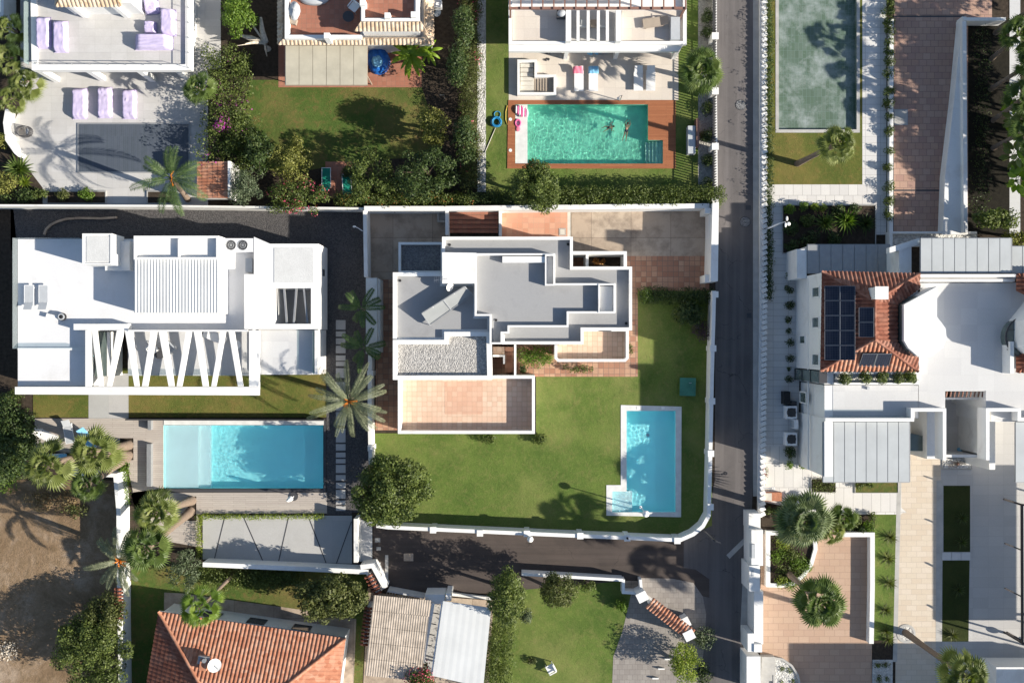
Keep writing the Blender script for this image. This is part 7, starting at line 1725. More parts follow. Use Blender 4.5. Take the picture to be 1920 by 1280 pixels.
# garden bed with yuccas
T = PT('planting_bed', 'dark planted bed below the white cross path', 'planting bed', 1555, 425, 0); BX('soil', 1468, 386, 1640, 474, .012, .05, 'soil', 0, T); m = MB(); m.pring(rect(1466, 384, 1642, 476), .07, .012, .1, 0); m.build('kerb', MATS['concrete'], T)
spiky('fan_palm_shrub', 'bright lit yellow green fan palm plant in the middle of the dark bed', 1586, 414, 1.3, MATS['leaf_bright'], 31, 50, w=.07)
spiky('fan_palm_shrub', 'darker fan palm plant left of the lit one in the dark bed', 1546, 418, 1.2, MATS['palm_fan'], 32, 46, w=.07)
spiky('fan_palm_shrub', 'dark fan palm plant at the right end of the dark bed', 1622, 420, 1.1, MATS['leaf_dark'], 33, 40, w=.07)
for k, (x, y, r, mt, lb) in enumerate(((1478, 392, 12, 'leaf_bright', 'bright bush in the upper left corner of the dark bed'), (1504, 388, 11, 'leaf_bright', 'bright bush on the upper edge of the dark bed, second from left'), (1523, 390, 10, 'leaf_lime', 'lime green bush on the upper edge of the dark bed'), (1543, 392, 8, 'leaf_lime', 'small lime bush on the upper edge of the dark bed'), (1480, 430, 15, 'leaf_dark', 'dark bush at the left side of the dark bed'), (1482, 462, 16, 'leaf_dark', 'dark bush at the lower left corner of the dark bed'), (1510, 412, 16, 'leaf_mid', 'mid green bush inside the dark bed'), (1515, 450, 20, 'leaf_dark', 'low dark ground shrub inside the dark bed'), (1568, 394, 12, 'leaf_dark', 'dark bush above the lit fan palm plant'), (1600, 392, 12, 'leaf_dark', 'dark bush above the right fan palm plant'), (1560, 452, 16, 'leaf_dark', 'low dark shrub under the lit fan palm plant'))):
    bush('shrub', lb, 'shrub', x, y, r, .9, MATS[mt], seed=320+k, n=9)
# lower beds
T = PT('planting_bed', 'small hedge filled bed under the villa canopy, left one', 'planting bed', 1543, 912, 0); BX('soil', 1521, 897, 1566, 922, .017, .06, 'soil', 0, T); m = MB(); m.pring(rect(1520, 896, 1567, 923), .05, .017, .1, 0); m.build('kerb', MATS['concrete'], T)
hedge('hedge', 'square green ground hedge in the small bed under the canopy corner', [(1526, 904), (1562, 904)], .5, .4, MATS['leaf_mid'], seed=340, leaf=.1); hedge('hedge', 'green ground hedge in the lower half of the small bed', [(1526, 915), (1562, 915)], .5, .4, MATS['leaf_mid'], seed=341, leaf=.1)
T = PT('planting_bed', 'long dark grass bed under the villa canopy, right one', 'planting bed', 1644, 912, 0); BX('soil', 1603, 900, 1683, 923, .018, .06, 'lawn_dark', 0, T); m = MB(); m.pring(rect(1602, 899, 1684, 924), .05, .018, .1, 0); m.build('kerb', MATS['concrete'], T)
bush('shrub', 'leafy green clump at the left end of the long grass bed', 'shrub', 1620, 910, (20, 9), .7, MATS['leaf_mid'], seed=342)
# curved planter on the peach patio
T = PT('curved_planter', 'white walled planter with a rounded side full of bright shrubs', 'planter', 1485, 1048, 0)
oc = [(1437, 995), (1532, 1000), (1533, 1030), (1525, 1058), (1510, 1080), (1490, 1096), (1465, 1101), (1437, 1100)]
m = MB(); m.pring(oc, .3, .014, .6, .6); m.build('wall', WH, T); m = MB(); m.prism(ring_offset([W(*p, .6) for p in oc], .305), .02, .4); m.build('soil', MATS['soil'], T)
for k, (x, y, r, mt) in enumerate(((1464, 1012, 14, 'leaf_lime'), (1458, 1040, 16, 'leaf_bright'), (1478, 1034, 14, 'leaf_mid'), (1492, 1052, 16, 'leaf_bright'), (1505, 1062, 13, 'leaf_bright'), (1490, 1078, 14, 'leaf_mid'), (1466, 1070, 15, 'leaf_mid'), (1462, 1086, 10, 'leaf_lime'), (1480, 1090, 11, 'leaf_bright'))):
    bush('shrub', ('lime shrub at the top left', 'bright shrub at the left side', 'mid green shrub in the upper middle', 'bright shrub right of centre', 'brightest shrub against the rounded side', 'green shrub near the palm foot', 'green shrub at the lower left side', 'lime shrub in the lower left corner', 'bright shrub at the bottom')[k]+' of the curved planter', 'shrub', x, y, r*1.3, .9, MATS[mt], leaf=.13, seed=350+k, n=12)
T = wall('white wall turning round the upper right corner of the peach patio', [(1572, 1002), (1636, 1002), (1636, 1100), (1634, 1206)], .35, .7, zr=.7)
bush('shrub', 'dark green palm like shrub right of the big fan palm', 'shrub', 1552, 978, (20, 14), 1.2, MATS['leaf_dark'], seed=361)
palm('fan_palm', 'small bright fan palm right of the big grey green one', (1552, 985), (1562, 995), 2.0, 'fan', PFL, 362, 18, fan=(.5, .7), trunk_r=.1)
palm('fan_palm', 'small dark fan palm in the bed above the patio wall', (1576, 968), (1582, 972), 1.8, 'fan', PF, 363, 20, fan=(.5, .8), trunk_r=.1)
for k, (x, y, r, mt, lb) in enumerate(((1598, 975, 13, 'leaf_mid', 'green shrub in the bed above the patio wall'), (1625, 984, 14, 'leaf_bright', 'bright shrub at the right end of the bed above the patio wall'), (1610, 990, 9, 'leaf_dark', 'small dark shrub in the bed above the patio wall'), (1632, 966, 9, 'leaf_mid', 'small shrub touching the lawn strip top'))):
    bush('shrub', lb, 'shrub', x, y, r, .9, MATS[mt], seed=364+k)
for k, (x, y) in enumerate(((1668, 1006), (1664, 1046), (1667, 1092), (1660, 1142), (1660, 1182), (1664, 1198))):
    spiky('yucca', ('topmost', 'second', 'third', 'fourth', 'fifth', 'lowest')[k]+' small bronze yucca on the narrow lawn strip beside the cream drive', x, y, .75, MATS['leaf_olive'], 40+k, 34, w=.035, group='yuccas on the narrow lawn strip')
for k, (x, y) in enumerate(((1803, 970), (1802, 1015), (1796, 1105), (1786, 1190))):
    spiky('yucca', ('topmost', 'second', 'third', 'lowest')[k]+' dark yucca in the shaded lawn beds right of the cream drive', x, y, .7, MATS['leaf_dark'] if k < 3 else MATS['leaf_olive'], 50+k, 34, w=.035, group='yuccas in the shaded lawn beds')
T = PT('spider_shrub', 'bare brown twiggy plant in a pale bed under the entrance court', 'plant', 1796, 871, 0); x, y = W(1794, 869, 0); m = MB(); q = random.Random(9)
for i in range(26): a = q.uniform(0, 6.28); L = q.uniform(.3, 1.0); m.tube([(x, y, .05), (x+L*.5*math.cos(a), y+L*.3*math.sin(a), .35), (x+L*math.cos(a), y+L*.4*math.sin(a), .2)], .018, 4)
m.build('twigs', MATS['brown_steel'], T); m = MB(); m.ell((x, y, .1), (.16, .13, .12), 10, 6); m.build('heart', MATS['pergola_brown'], T)
T = PT('planting_bed', 'pale pebble bed with twiggy plants below the entrance court', 'planting bed', 1795, 870, 0); BX('gravel', 1768, 858, 1820, 878, .016, .05, 'gravel_white', 0, T); m = MB(); m.pring(rect(1766, 856, 1822, 880), .05, .014, .08, 0); m.build('kerb', MATS['concrete'], T)
T = PT('stepping_bridge', 'pale slab bridge between the two dark lawn beds', 'paving slab', 1793, 1042, 0)
for k in range(3): BX('slab', 1766+k*18, 1035, 1783+k*18, 1049, .02, .05, 'slab_villa', 0, T)
T = PT('paving_ring', 'round grey paving ring around the foot of the tallest palm', 'paving ring', 1699, 1187, 0); c = W(1699, 1187, 0); m = MB(); o_ = [(c[0]+.74*math.cos(a*.2618), c[1]+.74*math.sin(a*.2618)) for a in range(24)]; i_ = [(c[0]+.56*math.cos(a*.2618), c[1]+.56*math.sin(a*.2618)) for a in range(24)]; m.wring(o_, i_, .013, .05); m.build('ring', MATS['concrete'], T); m = MB(); m.cyl(c, .55, .013, .03, 24); m.build('gravel', MATS['gravel_white'], T)
# steps and curved gravel bed bottom left
T = PT('patio_steps', 'grey steps going down at the lower left corner of the peach patio', 'stairs', 1437, 1254, 0)
for k in range(5): BX('tread', 1425, 1226+k*12, 1449, 1237.5+k*12, .016, .62-.12*k, 'concrete', 0, T)
T = PT('curved_planter', 'quarter round white gravel planter with small agaves at the bottom edge', 'planter', 1470, 1262, 0)
oc = [(1450, 1231), (1468, 1234), (1486, 1246), (1498, 1264), (1502, 1285), (1502, 1330), (1450, 1330)]; m = MB(); m.pring(oc, .16, .016, .3, .3); m.build('wall', MATS['concrete'], T); m = MB(); m.prism(ring_offset([W(*p, .3) for p in oc], .165), .02, .2); m.build('gravel', MATS['gravel_white'], T)
for k, (x, y, r) in enumerate(((1464, 1251, 7), (1480, 1255, 7), (1465, 1274, 7), (1486, 1274, 6), (1643, 1246, 8), (1659, 1242, 9), (1646, 1270, 9), (1661, 1270, 6))):
    bush('ball_shrub', ('upper left', 'upper right', 'lower left', 'lower right')[k % 4]+' small green tuft '+('in the quarter round gravel planter' if k < 4 else 'in the narrow white gravel bed beside the drive'), 'shrub', x, y, r, .4, MATS['leaf_mid'], leaf=.1, seed=370+k, n=6, group='tufts in the quarter round planter' if k < 4 else 'tufts in the narrow gravel bed')
# brown steel pergola at the right edge
T = PT('steel_pergola', 'dark brown steel pergola frame over the pale court at the right edge', 'pergola', 1900, 1070, 0); m = MB(); zp = 2.8
m.bar(WZ(1916, 944, zp), WZ(1917, 1206, zp), .14, .2)
for (a, b) in (((1882, 935), (1916, 946)), ((1884, 1018), (1916, 1031)), ((1884, 1102), (1916, 1118)), ((1888, 1184), (1916, 1200))): m.bar(WZ(*a, zp-.2), WZ(*b, zp-.2), .1, .16)
m.bar(WZ(1916, 1206, zp), WZ(2100, 1206, zp), .12, .18); m.bar(WZ(1916, 946, zp), WZ(2100, 946, zp), .12, .18); m.build('beam', MATS['brown_steel'], T)
for p in ((1916, 946), (1916, 1204)):
    X, Y = W(*p, zp); m = MB(); m.bar((X, Y, 0), (X, Y, zp-.1), .12, .12); m.build('post', MATS['brown_steel'], T)
T = PT('garden_lamp', 'grey round garden lamp beside the lower post of the steel pergola', 'lamp', 1905, 1192, 0); x, y = W(1903, 1192, 0); m = MB(); m.tube([(x, y, 0), (x, y, .8)], .05, 8); m.build('post', MATS['alu_grey'], T); m = MB(); m.ell((x, y, .95), .24, 14, 8); m.build('globe', MATS['sling_grey'], T)
bwall('pavilion', 'low white pavilion roof at the lower right corner', [(1868, 1250, 2000, 1340, 2.4)], 'pavilion', None)
T = PT('house', 'plain white house beyond the lower right corner that shades the patio', 'house', 1900, 1400, 0)
a, b, c_, d = (*W(1790, 1500, 0), *W(2200, 1292, 0)); m = MB(); m.box(a, b, c_, d, 0, 6.9); m.build('wall', WH, T); m = MB(); m.box(a+.2, b+.2, c_-.2, d-.2, 6.902, 7.0); m.build('roof', MATS['grey_roof'], T)
T = PT('carport', 'flat canopy on posts added unseen beyond the right edge to shade the pale court', 'carport', 2090, 1080, 0)  # unseen canopy, added and sized so that its shadow covers the court
a, b, c_, d = (*W(1977, 935, 0), *W(2128, 1224, 0)); m = MB(); m.box(a, b, c_, d, 4.9, 5.05); m.build('roof', MATS['perf_panel'], T)
for X, Y in ((a, b), (c_, b), (a, d), (c_, d)):
    m = MB(); m.bar((X, Y, 0), (X, Y, 4.9), .12, .12); m.build('post', MATS['alu_grey'], T)
T = PT('garden_hose', 'small light blue bucket on the entrance court floor', 'bucket', 1797, 842, 0); T.name = 'bucket'; x, y = W(1797, 842, .3); m = MB(); m.cyl((x, y), .13, .31, .6, 14, .17); m.build('body', MATS['blue_towel'], T); m = MB(); m.torus((x, y, .6), .17, .015, 16, 5); m.build('rim', MATS['blue_towel'], T)
# ================================================================ BOTTOM: COTTAGE AND SHEDS
T = PT('tiled_cottage', 'white cottage with a large red pantile hip roof at the bottom edge', 'cottage', 460, 1250, 0)
zc = 3.1
a0, a1, a2, a3 = P_(298, 1146, zc), P_(648, 1196, zc), P_(590, 1640, zc), P_(225, 1580, zc)
g1, g2 = P_(426, 1372, 6.1), P_(415, 1420, 6.1)
pantile_slope([a0, a1, g1], .30, .075).build('pantile_roof', MATS['tile_red'], T)
pantile_slope([a3, a0, g1, g2], .30, .075).build('pantile_roof', MATS['tile_dark'], T)  # slope turned from the sun: its shade is put into the darker tile
pantile_slope([a1, a2, g2, g1], .30, .075).build('pantile_roof', MATS['tile_red'], T)
m = MB()
for a, b in ((a0, g1), (a1, g1), (g1, g2)): ridge(m, a+Vector((0, 0, .07)), b+Vector((0, 0, .07)), .12)
m.build('ridge_tiles', MATS['tile_red'], T)
w = [(p.x, p.y) for p in (a0, a1, a2, a3)]; m = MB(); m.prism(ring_offset(w, .15), 0, zc-.16); m.build('wall', WH, T)
m = MB()
for a, b in ((a0, a1), (a1, a2)): m.tube([a-Vector((0, 0, .1)), b-Vector((0, 0, .1))], .06, 8)
m.build('gutter', MATS['alu_grey'], T)
wi = ring_offset(w, .15)
for t in (.25, .5, .75): window(T, wi[0], wi[1], .9, 2.3, 0, (0.14, 1), t=t, w=.1)
x, y = W(384, 1243, 4.6); m = MB(); m.obox((x, y), (1, -.14), .26, .42, 3.6, 5.0); m.build('chimney', MATS['tile_red'], T); m = MB(); m.obox((x, y+.3), (1, -.14), .42, .3, 4.6, 4.9); m.cyl((x+.1, y+.35), .16, 4.9, 5.15, 12); m.build('chimney_cap', MATS['alu_grey'], T)
T = PT('satellite_dish', 'white satellite dish beside the chimney of the red tiled cottage', 'satellite dish', 402, 1247, 4.2); x, y = W(402, 1247, 5.0)
dish(T, (x, y, 5.0), .5, (.35, .25, .9)); m = MB(); m.tube([(x+.1, y+.05, 4.2), (x, y, 5.0)], .04, 6); m.build('mast', MATS['steel'], T)
# terrace parapet near the cottage door
bwall('porch_wall', 'low porch walls with a terracotta floor by the right end of the cottage', [(585, 1174, 590, 1190, .9), (646, 1184, 650, 1197, .9)])
S_('porch_floor', [(592, 1172), (646, 1180), (646, 1196), (592, 1188)], .03, 'terracotta_plain')
palm('fan_palm', 'bright green fan palm leaning over the top edge of the cottage roof', (437, 1077), (374, 1140), 5.6, 'fan', (MATS['palm_lime'], MATS['palm_trunk'], MATS['dry_leaf']), 401, 24, fan=(.85, .95), trunk_r=.14, el=(-40, 70), droop=.5)
tree('leafy_tree', 'large round olive green tree beside the fibre roofed shed', 'tree', (628, 1118), (620, 1120), (72, 58), 2.0, (MATS['leaf_olive'], MATS['bark']), 3.0, n=70, cr=.62, leaf=.21, dens=44, seed=402)
tree('leafy_tree', 'grey green loose shrub tree below the concrete court, left', 'tree', (350, 1066), (345, 1070), (36, 46), 1.4, (MATS['leaf_grey'], MATS['bark']), 2.0, n=34, cr=.45, leaf=.14, dens=40, seed=403)
hedge('hedge', 'dark shaded shrubs right under the long court wall', [(385, 1076), (480, 1082), (560, 1082)], 1.1, 1.2, MATS['leaf_mid'], seed=404, wob=.35, clump=.4)
# fibre roof shed
T = PT('fibre_roof_shed', 'carport with a weathered corrugated beige roof at the bottom', 'shed', 745, 1195, 0)
def corrug(T, q, pitch, amp, mat, nm='corrugated_roof', thick=.05, along=0):
    A0, A1, A2, A3 = [Vector(WZ(*c)) for c in q]; n = int((A1-A0).length/pitch*2); vs = []; fs = []
    for j in range(2):
        for i in range(n+1):
            u = i/n; p = (A0.lerp(A1, u) if j == 0 else A3.lerp(A2, u)); vs.append(p+Vector((0, 0, amp if i % 2 else 0)))
    for i in range(n): fs.append((i, i+1, n+2+i, n+1+i))
    m = MB(); m.add(vs, fs); b = [v-Vector((0, 0, thick)) for v in (A0, A1, A2, A3)]; m.add(b, [(0, 1, 2, 3)]); m.build(nm, MATS[mat], T)
rows = 5
for k in range(rows):
    def L(u): return ((701+(684-701)*u, 1115+(1264-1115)*u), (808+(790-808)*u, 1125+(1275-1125)*u))
    (x0, y0), (x1, y1) = L(k/rows); (x3, y3), (x2, y2) = L((k+1)/rows+.01)
    corrug(T, [(x0, y0, 2.7-.03*k+.02), (x1, y1, 2.7-.03*k+.02), (x2, y2, 2.66-.03*k), (x3, y3, 2.66-.03*k)], .18, .028, 'fiber_roof', 'roof_sheet')
for p in ((704, 1120), (804, 1128), (688, 1260), (788, 1270)):
    X, Y = W(*p, 2.5); m = MB(); m.bar((X, Y, 0), (X, Y, 2.45), .12, .12); m.build('post', MATS['taupe'], T)
# white metal roof shed
T = PT('white_roof_shed', 'carport with a smooth white metal roof at the bottom', 'shed', 865, 1205, 0)
corrug(T, [(831, 1126, 3.0), (921, 1139, 3.0), (906, 1288, 2.9), (811, 1266, 2.9)], .5, .006, 'metal_roof_white')
for p in ((834, 1131), (916, 1142), (903, 1280), (815, 1262)):
    X, Y = W(*p, 2.8); m = MB(); m.bar((X, Y, 0), (X, Y, 2.84), .12, .12); m.build('post', MATS['metal_white'], T)
m = MB(); m.bar(WZ(829, 1128, 2.85), WZ(809, 1266, 2.75), .1, .12); m.build('gutter', MATS['metal_white'], T)
T = PT('passage_beam', 'narrow white covered strip between the beige and white shed roofs', 'beam', 806, 1190, 0); PX('beam', [(809, 1130), (815, 1131), (796, 1242), (789, 1241)], 2.4, 2.5, 'white_old', T_=T)
for k in range(4): m = MB(); m.bar(WZ(806-4*k, 1147+k*20, 2.45), WZ(822-4*k, 1150+k*20, 2.45), .06, .08); m.build('bracket', MATS['alu_dark'], T)
S_('passage_floor', [(812, 1132), (830, 1134), (812, 1266), (793, 1262)], .02, 'concrete_slab')
T = PT('sliding_gate', 'pale ribbed metal gate at the lower edge of the side road', 'gate', 760, 1113, 0)
m = MB(); m.pwall([(727, 1107), (796, 1120)], .12, .1, 1.5, 1.4); m.build('gate_leaf', MATS['sheet_metal'], T)
for k in range(14):
    m = MB(); p = (728+k*5, 1105.6+k*.95); m.bar(WZ(*p, .2), (WZ(*p, .2)[0], WZ(*p, .2)[1], 1.45), .05, .05); m.build('rib', MATS['alu_grey'], T)
bwall('gate_house', 'white block with a step at the gate between the shed roofs', [(797, 1114, 834, 1132, 2.2), (836, 1112, 846, 1126, 2.5)])
wall('low pale kerb wall along the lower edge of the side road', [(846, 1114), (940, 1124)], .2, .4, 'white_old')
wall('white wall between the side road and the round lawn', [(978, 1076), (1168, 1087)], .22, 1.2)
def capwall(label, pts, h, group='red tile capped walls', wdt=.5, mat='tile_dark'):
    c = pts[0]; T = PT('tile_capped_wall', label, 'wall', c[0], c[1], 0, group); m = MB(); m.pwall(pts, .25, 0, h, h); m.build('wall', WH, T)
    m = MB()
    for a, b in zip(pts, pts[1:]):
        A_, B_ = Vector(WZ(*a, h)), Vector(WZ(*b, h)); n = int((B_-A_).length/.27); d = (B_-A_).normalized(); s = Vector((-d.y, d.x, 0))
        for i in range(n):
            p = A_.lerp(B_, (i+.5)/n)
            for sg in (-1, 1): m.tube([p+Vector((0, 0, .2)), p+s*sg*wdt*.62+Vector((0, 0, .04))], [.09, .11], 6)
    m.build('tile_cap', MATS[mat], T); return T
capwall('short wall with a dark red tile cap beside the corner of the side road', [(690, 1076), (710, 1114)], 1.7, mat='tile_dark')
capwall('wall with a dark red tile cap hidden between the olive tree and the beige shed', [(692, 1136), (683, 1210)], 1.6)
capwall('red tile capped strip at the left side of the long white wall by the dirt lot', [(224, 1100), (224, 1160)], 2.0)
T = capwall('diagonal gate wall with two rows of red tiles on the round driveway', [(1217, 1128), (1297, 1190)], 2.0, wdt=.75, mat='tile_red')
for k, (x, y) in enumerate(((1204, 1118), (1292, 1190), (1290, 1172))):
    X, Y = W(x, y, 2.2); m = MB(); m.obox((X, Y), (1, .5), .34 if k != 2 else .26, .3, 0, 2.2 if k != 2 else 1.2); m.obox((X, Y), (1, .5), .4 if k != 2 else .3, .36, 2.202 if k != 2 else 1.202, 2.3 if k != 2 else 1.3); m.build('pier', WH, T)
m = MB(); m.pwall([(1226, 1131), (1291, 1181)], .06, .1, 1.7, 1.7); m.build('gate_leaf', MATS['brown_steel'], T)
T = PT('bin_enclosure', 'small white walled bin enclosure beside the round driveway', 'enclosure', 1187, 1098, 0)
m = MB(); m.pwall([(1169, 1086), (1169, 1110), (1203, 1112)], .22, 0, 1.1, 1.1); m.pwall([(1201, 1086), (1203, 1106)], .2, 0, 1.09, 1.1); m.build('wall', WH, T)
BX('floor', 1172, 1088, 1199, 1106, .02, .06, 'concrete_old', 0, T)
tree('leafy_tree', 'tall dark blue green tree between the white shed roof and the round lawn', 'tree', (946, 1100), (949, 1122), (40, 60), 3.2, (MATS['leaf_mid'], MATS['bark']), 4.8, n=66, cr=.6, leaf=.17, dens=52, seed=410)
hedge('hedge', 'tall dark green hedge down the right side of the white shed roof', [(944, 1170), (938, 1210), (932, 1250), (928, 1300)], 1.7, 2.4, MATS['leaf_mid'], seed=411, clump=.5, wob=.25, dens=50)
tree('leafy_tree', 'broad olive green shrub tree at the top of the round lawn', 'tree', (1046, 1108), (1048, 1106), (48, 36), 2.0, (MATS['leaf_olive'], MATS['bark']), 3.2, n=46, cr=.5, leaf=.15, dens=50, seed=412)
bush('shrub', 'green shrub at the right end of the white wall above the round lawn', 'shrub', 1100, 1094, (22, 13), 1.1, MATS['leaf_mid'], seed=413)
bush('shrub', 'small bright shrub beside the bin enclosure', 'shrub', 1165, 1128, (16, 14), 1.0, MATS['leaf_bright'], seed=414)
bush('shrub', 'grey green shrub at the foot of the tall dark tree', 'shrub', 985, 1150, (14, 16), 1.0, MATS['leaf_grey'], seed=415)
tree('oleander', 'oleander with red and pink blossom between the two shed roofs', 'tree', (792, 1275), (788, 1272), (34, 30), 1.4, (MATS['leaf_mid'], MATS['bark']), 2.4, n=28, cr=.5, leaf=.15, dens=40, seed=416, flowers=(MATS['pink'], .6, 14, .14))
tree('leafy_tree', 'lime green bush by the road at the bottom edge', 'tree', (1283, 1238), (1286, 1242), (36, 42), 1.4, (MATS['leaf_lime'], MATS['bark']), 1.8, n=40, cr=.45, leaf=.14, dens=54, seed=417)
bush('shrub', 'grey green shrub by the end pier of the diagonal gate wall', 'shrub', 1318, 1190, (24, 22), 1.5, MATS['leaf_grey'], seed=418, n=18)
bush('shrub', 'dark shrub behind the lime bush at the road', 'shrub', 1316, 1262, (20, 26), 1.2, MATS['leaf_dark'], seed=419, n=16)
# white chair on the lawn, posts
T = armchair(1032, 1250, 0, .5, 'white plastic armchair alone on the round lawn', 'plastic_white', s=1.0, legmat='plastic_white')
for k, (x, y) in enumerate(((1268, 1216), (1252, 1235), (1240, 1253), (1229, 1271))):
    T = PT('driveway_bollard', ('topmost', 'second', 'third', 'lowest')[k]+' small white bar lamp along the right side of the brick driveway', 'bollard', x, y, 0, 'bar lamps along the brick driveway'); BX('bar', x-6, y-1, x+6, y+1.2, .02, .25, 'plastic_white', .2, T)
bush('dead_shrub', 'small dark bare shrub on the round lawn near the tall hedge', 'shrub', 996, 1236, 9, .5, MATS['leaf_olive'], seed=420, n=6)
# utility posts of the road corner
T = PT('utility_pole', 'dark slanting pole at the rounded corner of the white boundary wall', 'pole', 1320, 995, 0); m = MB(); a = WZ(1318, 992, 0); m.tube([a, (a[0]+.1, a[1]-.05, 4.5)], [.08, .06], 8); m.build('pole', MATS['alu_dark'], T); m = MB(); m.bar((a[0]-.3, a[1]+.1, 4.4), (a[0]+.5, a[1]-.2, 4.4), .06, .06); m.build('cross_arm', MATS['alu_dark'], T)
def cover_(px, py, r, label): 
    T = PT('manhole_cover', label, 'manhole cover', px, py, 0, 'manhole covers in the road'); c = W(px, py, 0); m = MB(); m.cyl(c, r, .013, .022, 22); m.build('lid', MATS['gravel_dark'], T); m = MB(); m.torus((*c, .014), r*1.06, .02, 24, 6); m.build('ring', MATS['alu_dark'], T)
cover_(1389, 197, .38, 'round dark manhole cover in the road beside the teal pool plot'); cover_(1397, 416, .38, 'round dark manhole cover in the road below the forecourt corner')
T = PT('manhole_cover', 'small square drain cover in the road near the balustrade, upper one', 'manhole cover', 1403, 389, 0, 'manhole covers in the road'); BX('lid', 1398, 385, 1408, 394, .017, .024, 'alu_dark', 0, T)
T = PT('manhole_cover', 'small square drain cover in the road near the balustrade, lower one', 'manhole cover', 1404, 591, 0, 'manhole covers in the road'); BX('lid', 1400, 587, 1409, 596, .017, .024, 'alu_dark', 0, T)
for k, (x, y, s) in enumerate(((766, 1044, 9), (708, 1012, 5), (710, 1028, 4), (711, 1056, 3))):
    T = PT('manhole_cover', ('large pale square', 'faint square', 'small pale square', 'tiny pink square')[k]+' cover in the side road asphalt', 'manhole cover', x, y, 0, 'covers in the side road'); BX('lid', x-s, y-s*.8, x+s, y+s*.8, .012, .02, 'concrete' if k != 0 else 'concrete_old', 0, T)
# security camera post, lamp
T = PT('camera_post', 'small white camera on an arm over the dark gravel court beside the white wall', 'camera', 670, 425, 0); x, y = W(672, 428, 2.0); m = MB(); m.tube([(x+.3, y-.2, 1.9), (x, y, 2.05), (x-.25, y+.12, 2.1)], .03, 6); m.build('arm', MATS['metal_white'], T); m = MB(); m.ell((x-.3, y+.12, 2.1), (.13, .08, .08), 10, 6); m.build('camera', MATS['plastic_white'], T)
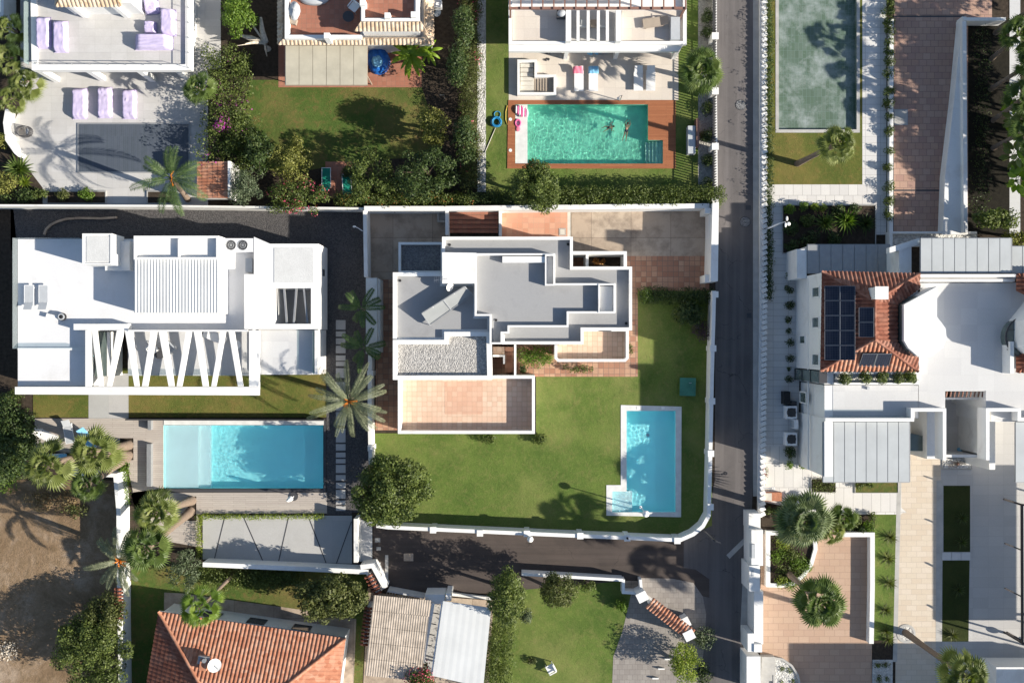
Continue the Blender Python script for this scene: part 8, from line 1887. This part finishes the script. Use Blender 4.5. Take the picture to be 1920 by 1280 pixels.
# ---- swimmers in the teal pool
def swimmer(px, py, rz, label, pose, seed=0):
    x, y = W(px, py, 0); T = thing('person', label, 'person', (x, y, -.24)); c, s = math.cos(rz), math.sin(rz)
    def P(u, v, h): return (u*c-v*s, u*s+v*c, h)
    if pose == 'swim':
        J = {'pel': (0, 0, .02), 'che': (.32, 0, .04), 'nek': (.52, 0, .06), 'hea': (.66, 0, .09), 'lk': (-.42, .12, -.02), 'la': (-.82, .2, -.04), 'lt': (-.98, .21, -.04), 'rk': (-.43, -.1, -.01), 'ra': (-.85, -.12, -.05), 'rt': (-1.0, -.12, -.06), 'lh': (-.04, .1, .0), 'rh': (-.04, -.1, .0), 'ls': (.45, .17, .05), 'rs': (.45, -.17, .05), 'le': (.68, .24, .02), 'lw': (.92, .12, .03), 're': (.66, -.26, .0), 'rw': (.9, -.16, -.02)}
    else:
        J = {'pel': (0, 0, -.1), 'che': (.25, 0, -.02), 'nek': (.4, 0, .04), 'hea': (.52, .01, .1), 'lk': (-.32, .22, -.16), 'la': (-.62, .12, -.2), 'lt': (-.76, .16, -.2), 'rk': (-.3, -.22, -.16), 'ra': (-.55, -.3, -.2), 'rt': (-.7, -.34, -.2), 'lh': (-.03, .1, -.1), 'rh': (-.03, -.1, -.1), 'ls': (.34, .18, .02), 'rs': (.34, -.18, .02), 'le': (.2, .36, -.04), 'lw': (.4, .46, .0), 're': (.18, -.36, -.04), 'rw': (.38, -.42, .0)}
    ed = [('pel', 'che'), ('che', 'nek'), ('nek', 'hea'), ('pel', 'lh'), ('lh', 'lk'), ('lk', 'la'), ('la', 'lt'), ('pel', 'rh'), ('rh', 'rk'), ('rk', 'ra'), ('ra', 'rt'), ('che', 'ls'), ('ls', 'le'), ('le', 'lw'), ('che', 'rs'), ('rs', 're'), ('re', 'rw')]
    rad = {'pel': .14, 'che': .15, 'nek': .06, 'hea': .10, 'lk': .065, 'la': .04, 'lt': .035, 'rk': .065, 'ra': .04, 'rt': .035, 'lh': .095, 'rh': .095, 'ls': .075, 'rs': .075, 'le': .045, 'lw': .03, 're': .045, 'rw': .03}
    for sd, w_, e_ in (('l', 'lw', 'le'), ('r', 'rw', 're')):
        W0, E0 = Vector(J[w_]), Vector(J[e_]); d = (W0-E0).normalized(); n = Vector((-d.y, d.x, 0)).normalized(); J[sd+'p'] = tuple(W0+d*.07); ed.append((w_, sd+'p')); rad[sd+'p'] = .028
        for f in range(5):
            o = (f-2)*.02; L_ = (.055, .075, .085, .078, .06)[f]; base = Vector(J[sd+'p']) if f else W0+d*.03; dd = (d+n*(f-2)*.12).normalized() if f else (d*.6+n*-.8).normalized()
            k1, k2 = f'{sd}f{f}a', f'{sd}f{f}b'; J[k1] = tuple(base+n*o+dd*.03); J[k2] = tuple(base+n*o*1.3+dd*L_-Vector((0, 0, .01))); ed += [(sd+'p', k1), (k1, k2)]; rad[k1] = .009; rad[k2] = .007
    keys = list(J); me = bpy.data.meshes.new('body'); me.from_pydata([P(*J[k]) for k in keys], [(keys.index(a), keys.index(b)) for a, b in ed], []); me.update()
    o = bpy.data.objects.new('body', me); COL.objects.link(o); o.parent = T; me.materials.append(MATS['skin'])
    md = o.modifiers.new('skin', 'SKIN'); lay = me.skin_vertices[0] if me.skin_vertices else None
    if lay is None:
        bm = bmesh.new(); bm.from_mesh(me); bm.verts.layers.skin.verify(); bm.to_mesh(me); bm.free(); lay = me.skin_vertices[0]
    for i, k in enumerate(keys): lay.data[i].radius = (rad[k], rad[k]); lay.data[i].use_root = (k == 'pel')
    o.modifiers.new('sub', 'SUBSURF').levels = 1; o.modifiers['sub'].render_levels = 2
    T.scale = (.72, .72, .72) if pose == 'float' else (.86, .86, .86)
    m = MB(); h = Vector(P(*J['hea'])); m.ell(Vector((x, y, -.24))+h+Vector(P(.01, 0, .02)), (.115, .115, .105), 14, 9, .04, seed=3); m.build('hair', MATS['hair'], T)
    f = Vector((x, y, -.24))+h
    m = MB(); m.ell(f+Vector(P(.10, 0, 0)), (.03, .03, .02), 8, 5); m.build('face', MATS['skin'], T)
    m = MB(); pl = Vector(P(*J['pel'])); m.ell(Vector((x, y, -.24))+pl+Vector((0, 0, .0)), (.17, .17, .15), 14, 8); m.build('swimwear', MATS['swimwear'], T)
    return T
swimmer(1142, 238, R(10), 'person with dark hair floating upright with spread arms in the teal pool', 'float')
swimmer(1175, 244, R(80), 'person swimming with outstretched legs in the teal pool near the deck corner', 'swim')
# sunlight bends through the water onto everything that stands in a pool
for o in bpy.data.objects:
    if o.type == 'MESH' and o.parent and o.name.split('.')[0] != 'water' and o.parent.name.split('.')[0] in ('swimming_pool', 'person'):
        o.cycles.is_caustics_receiver = True
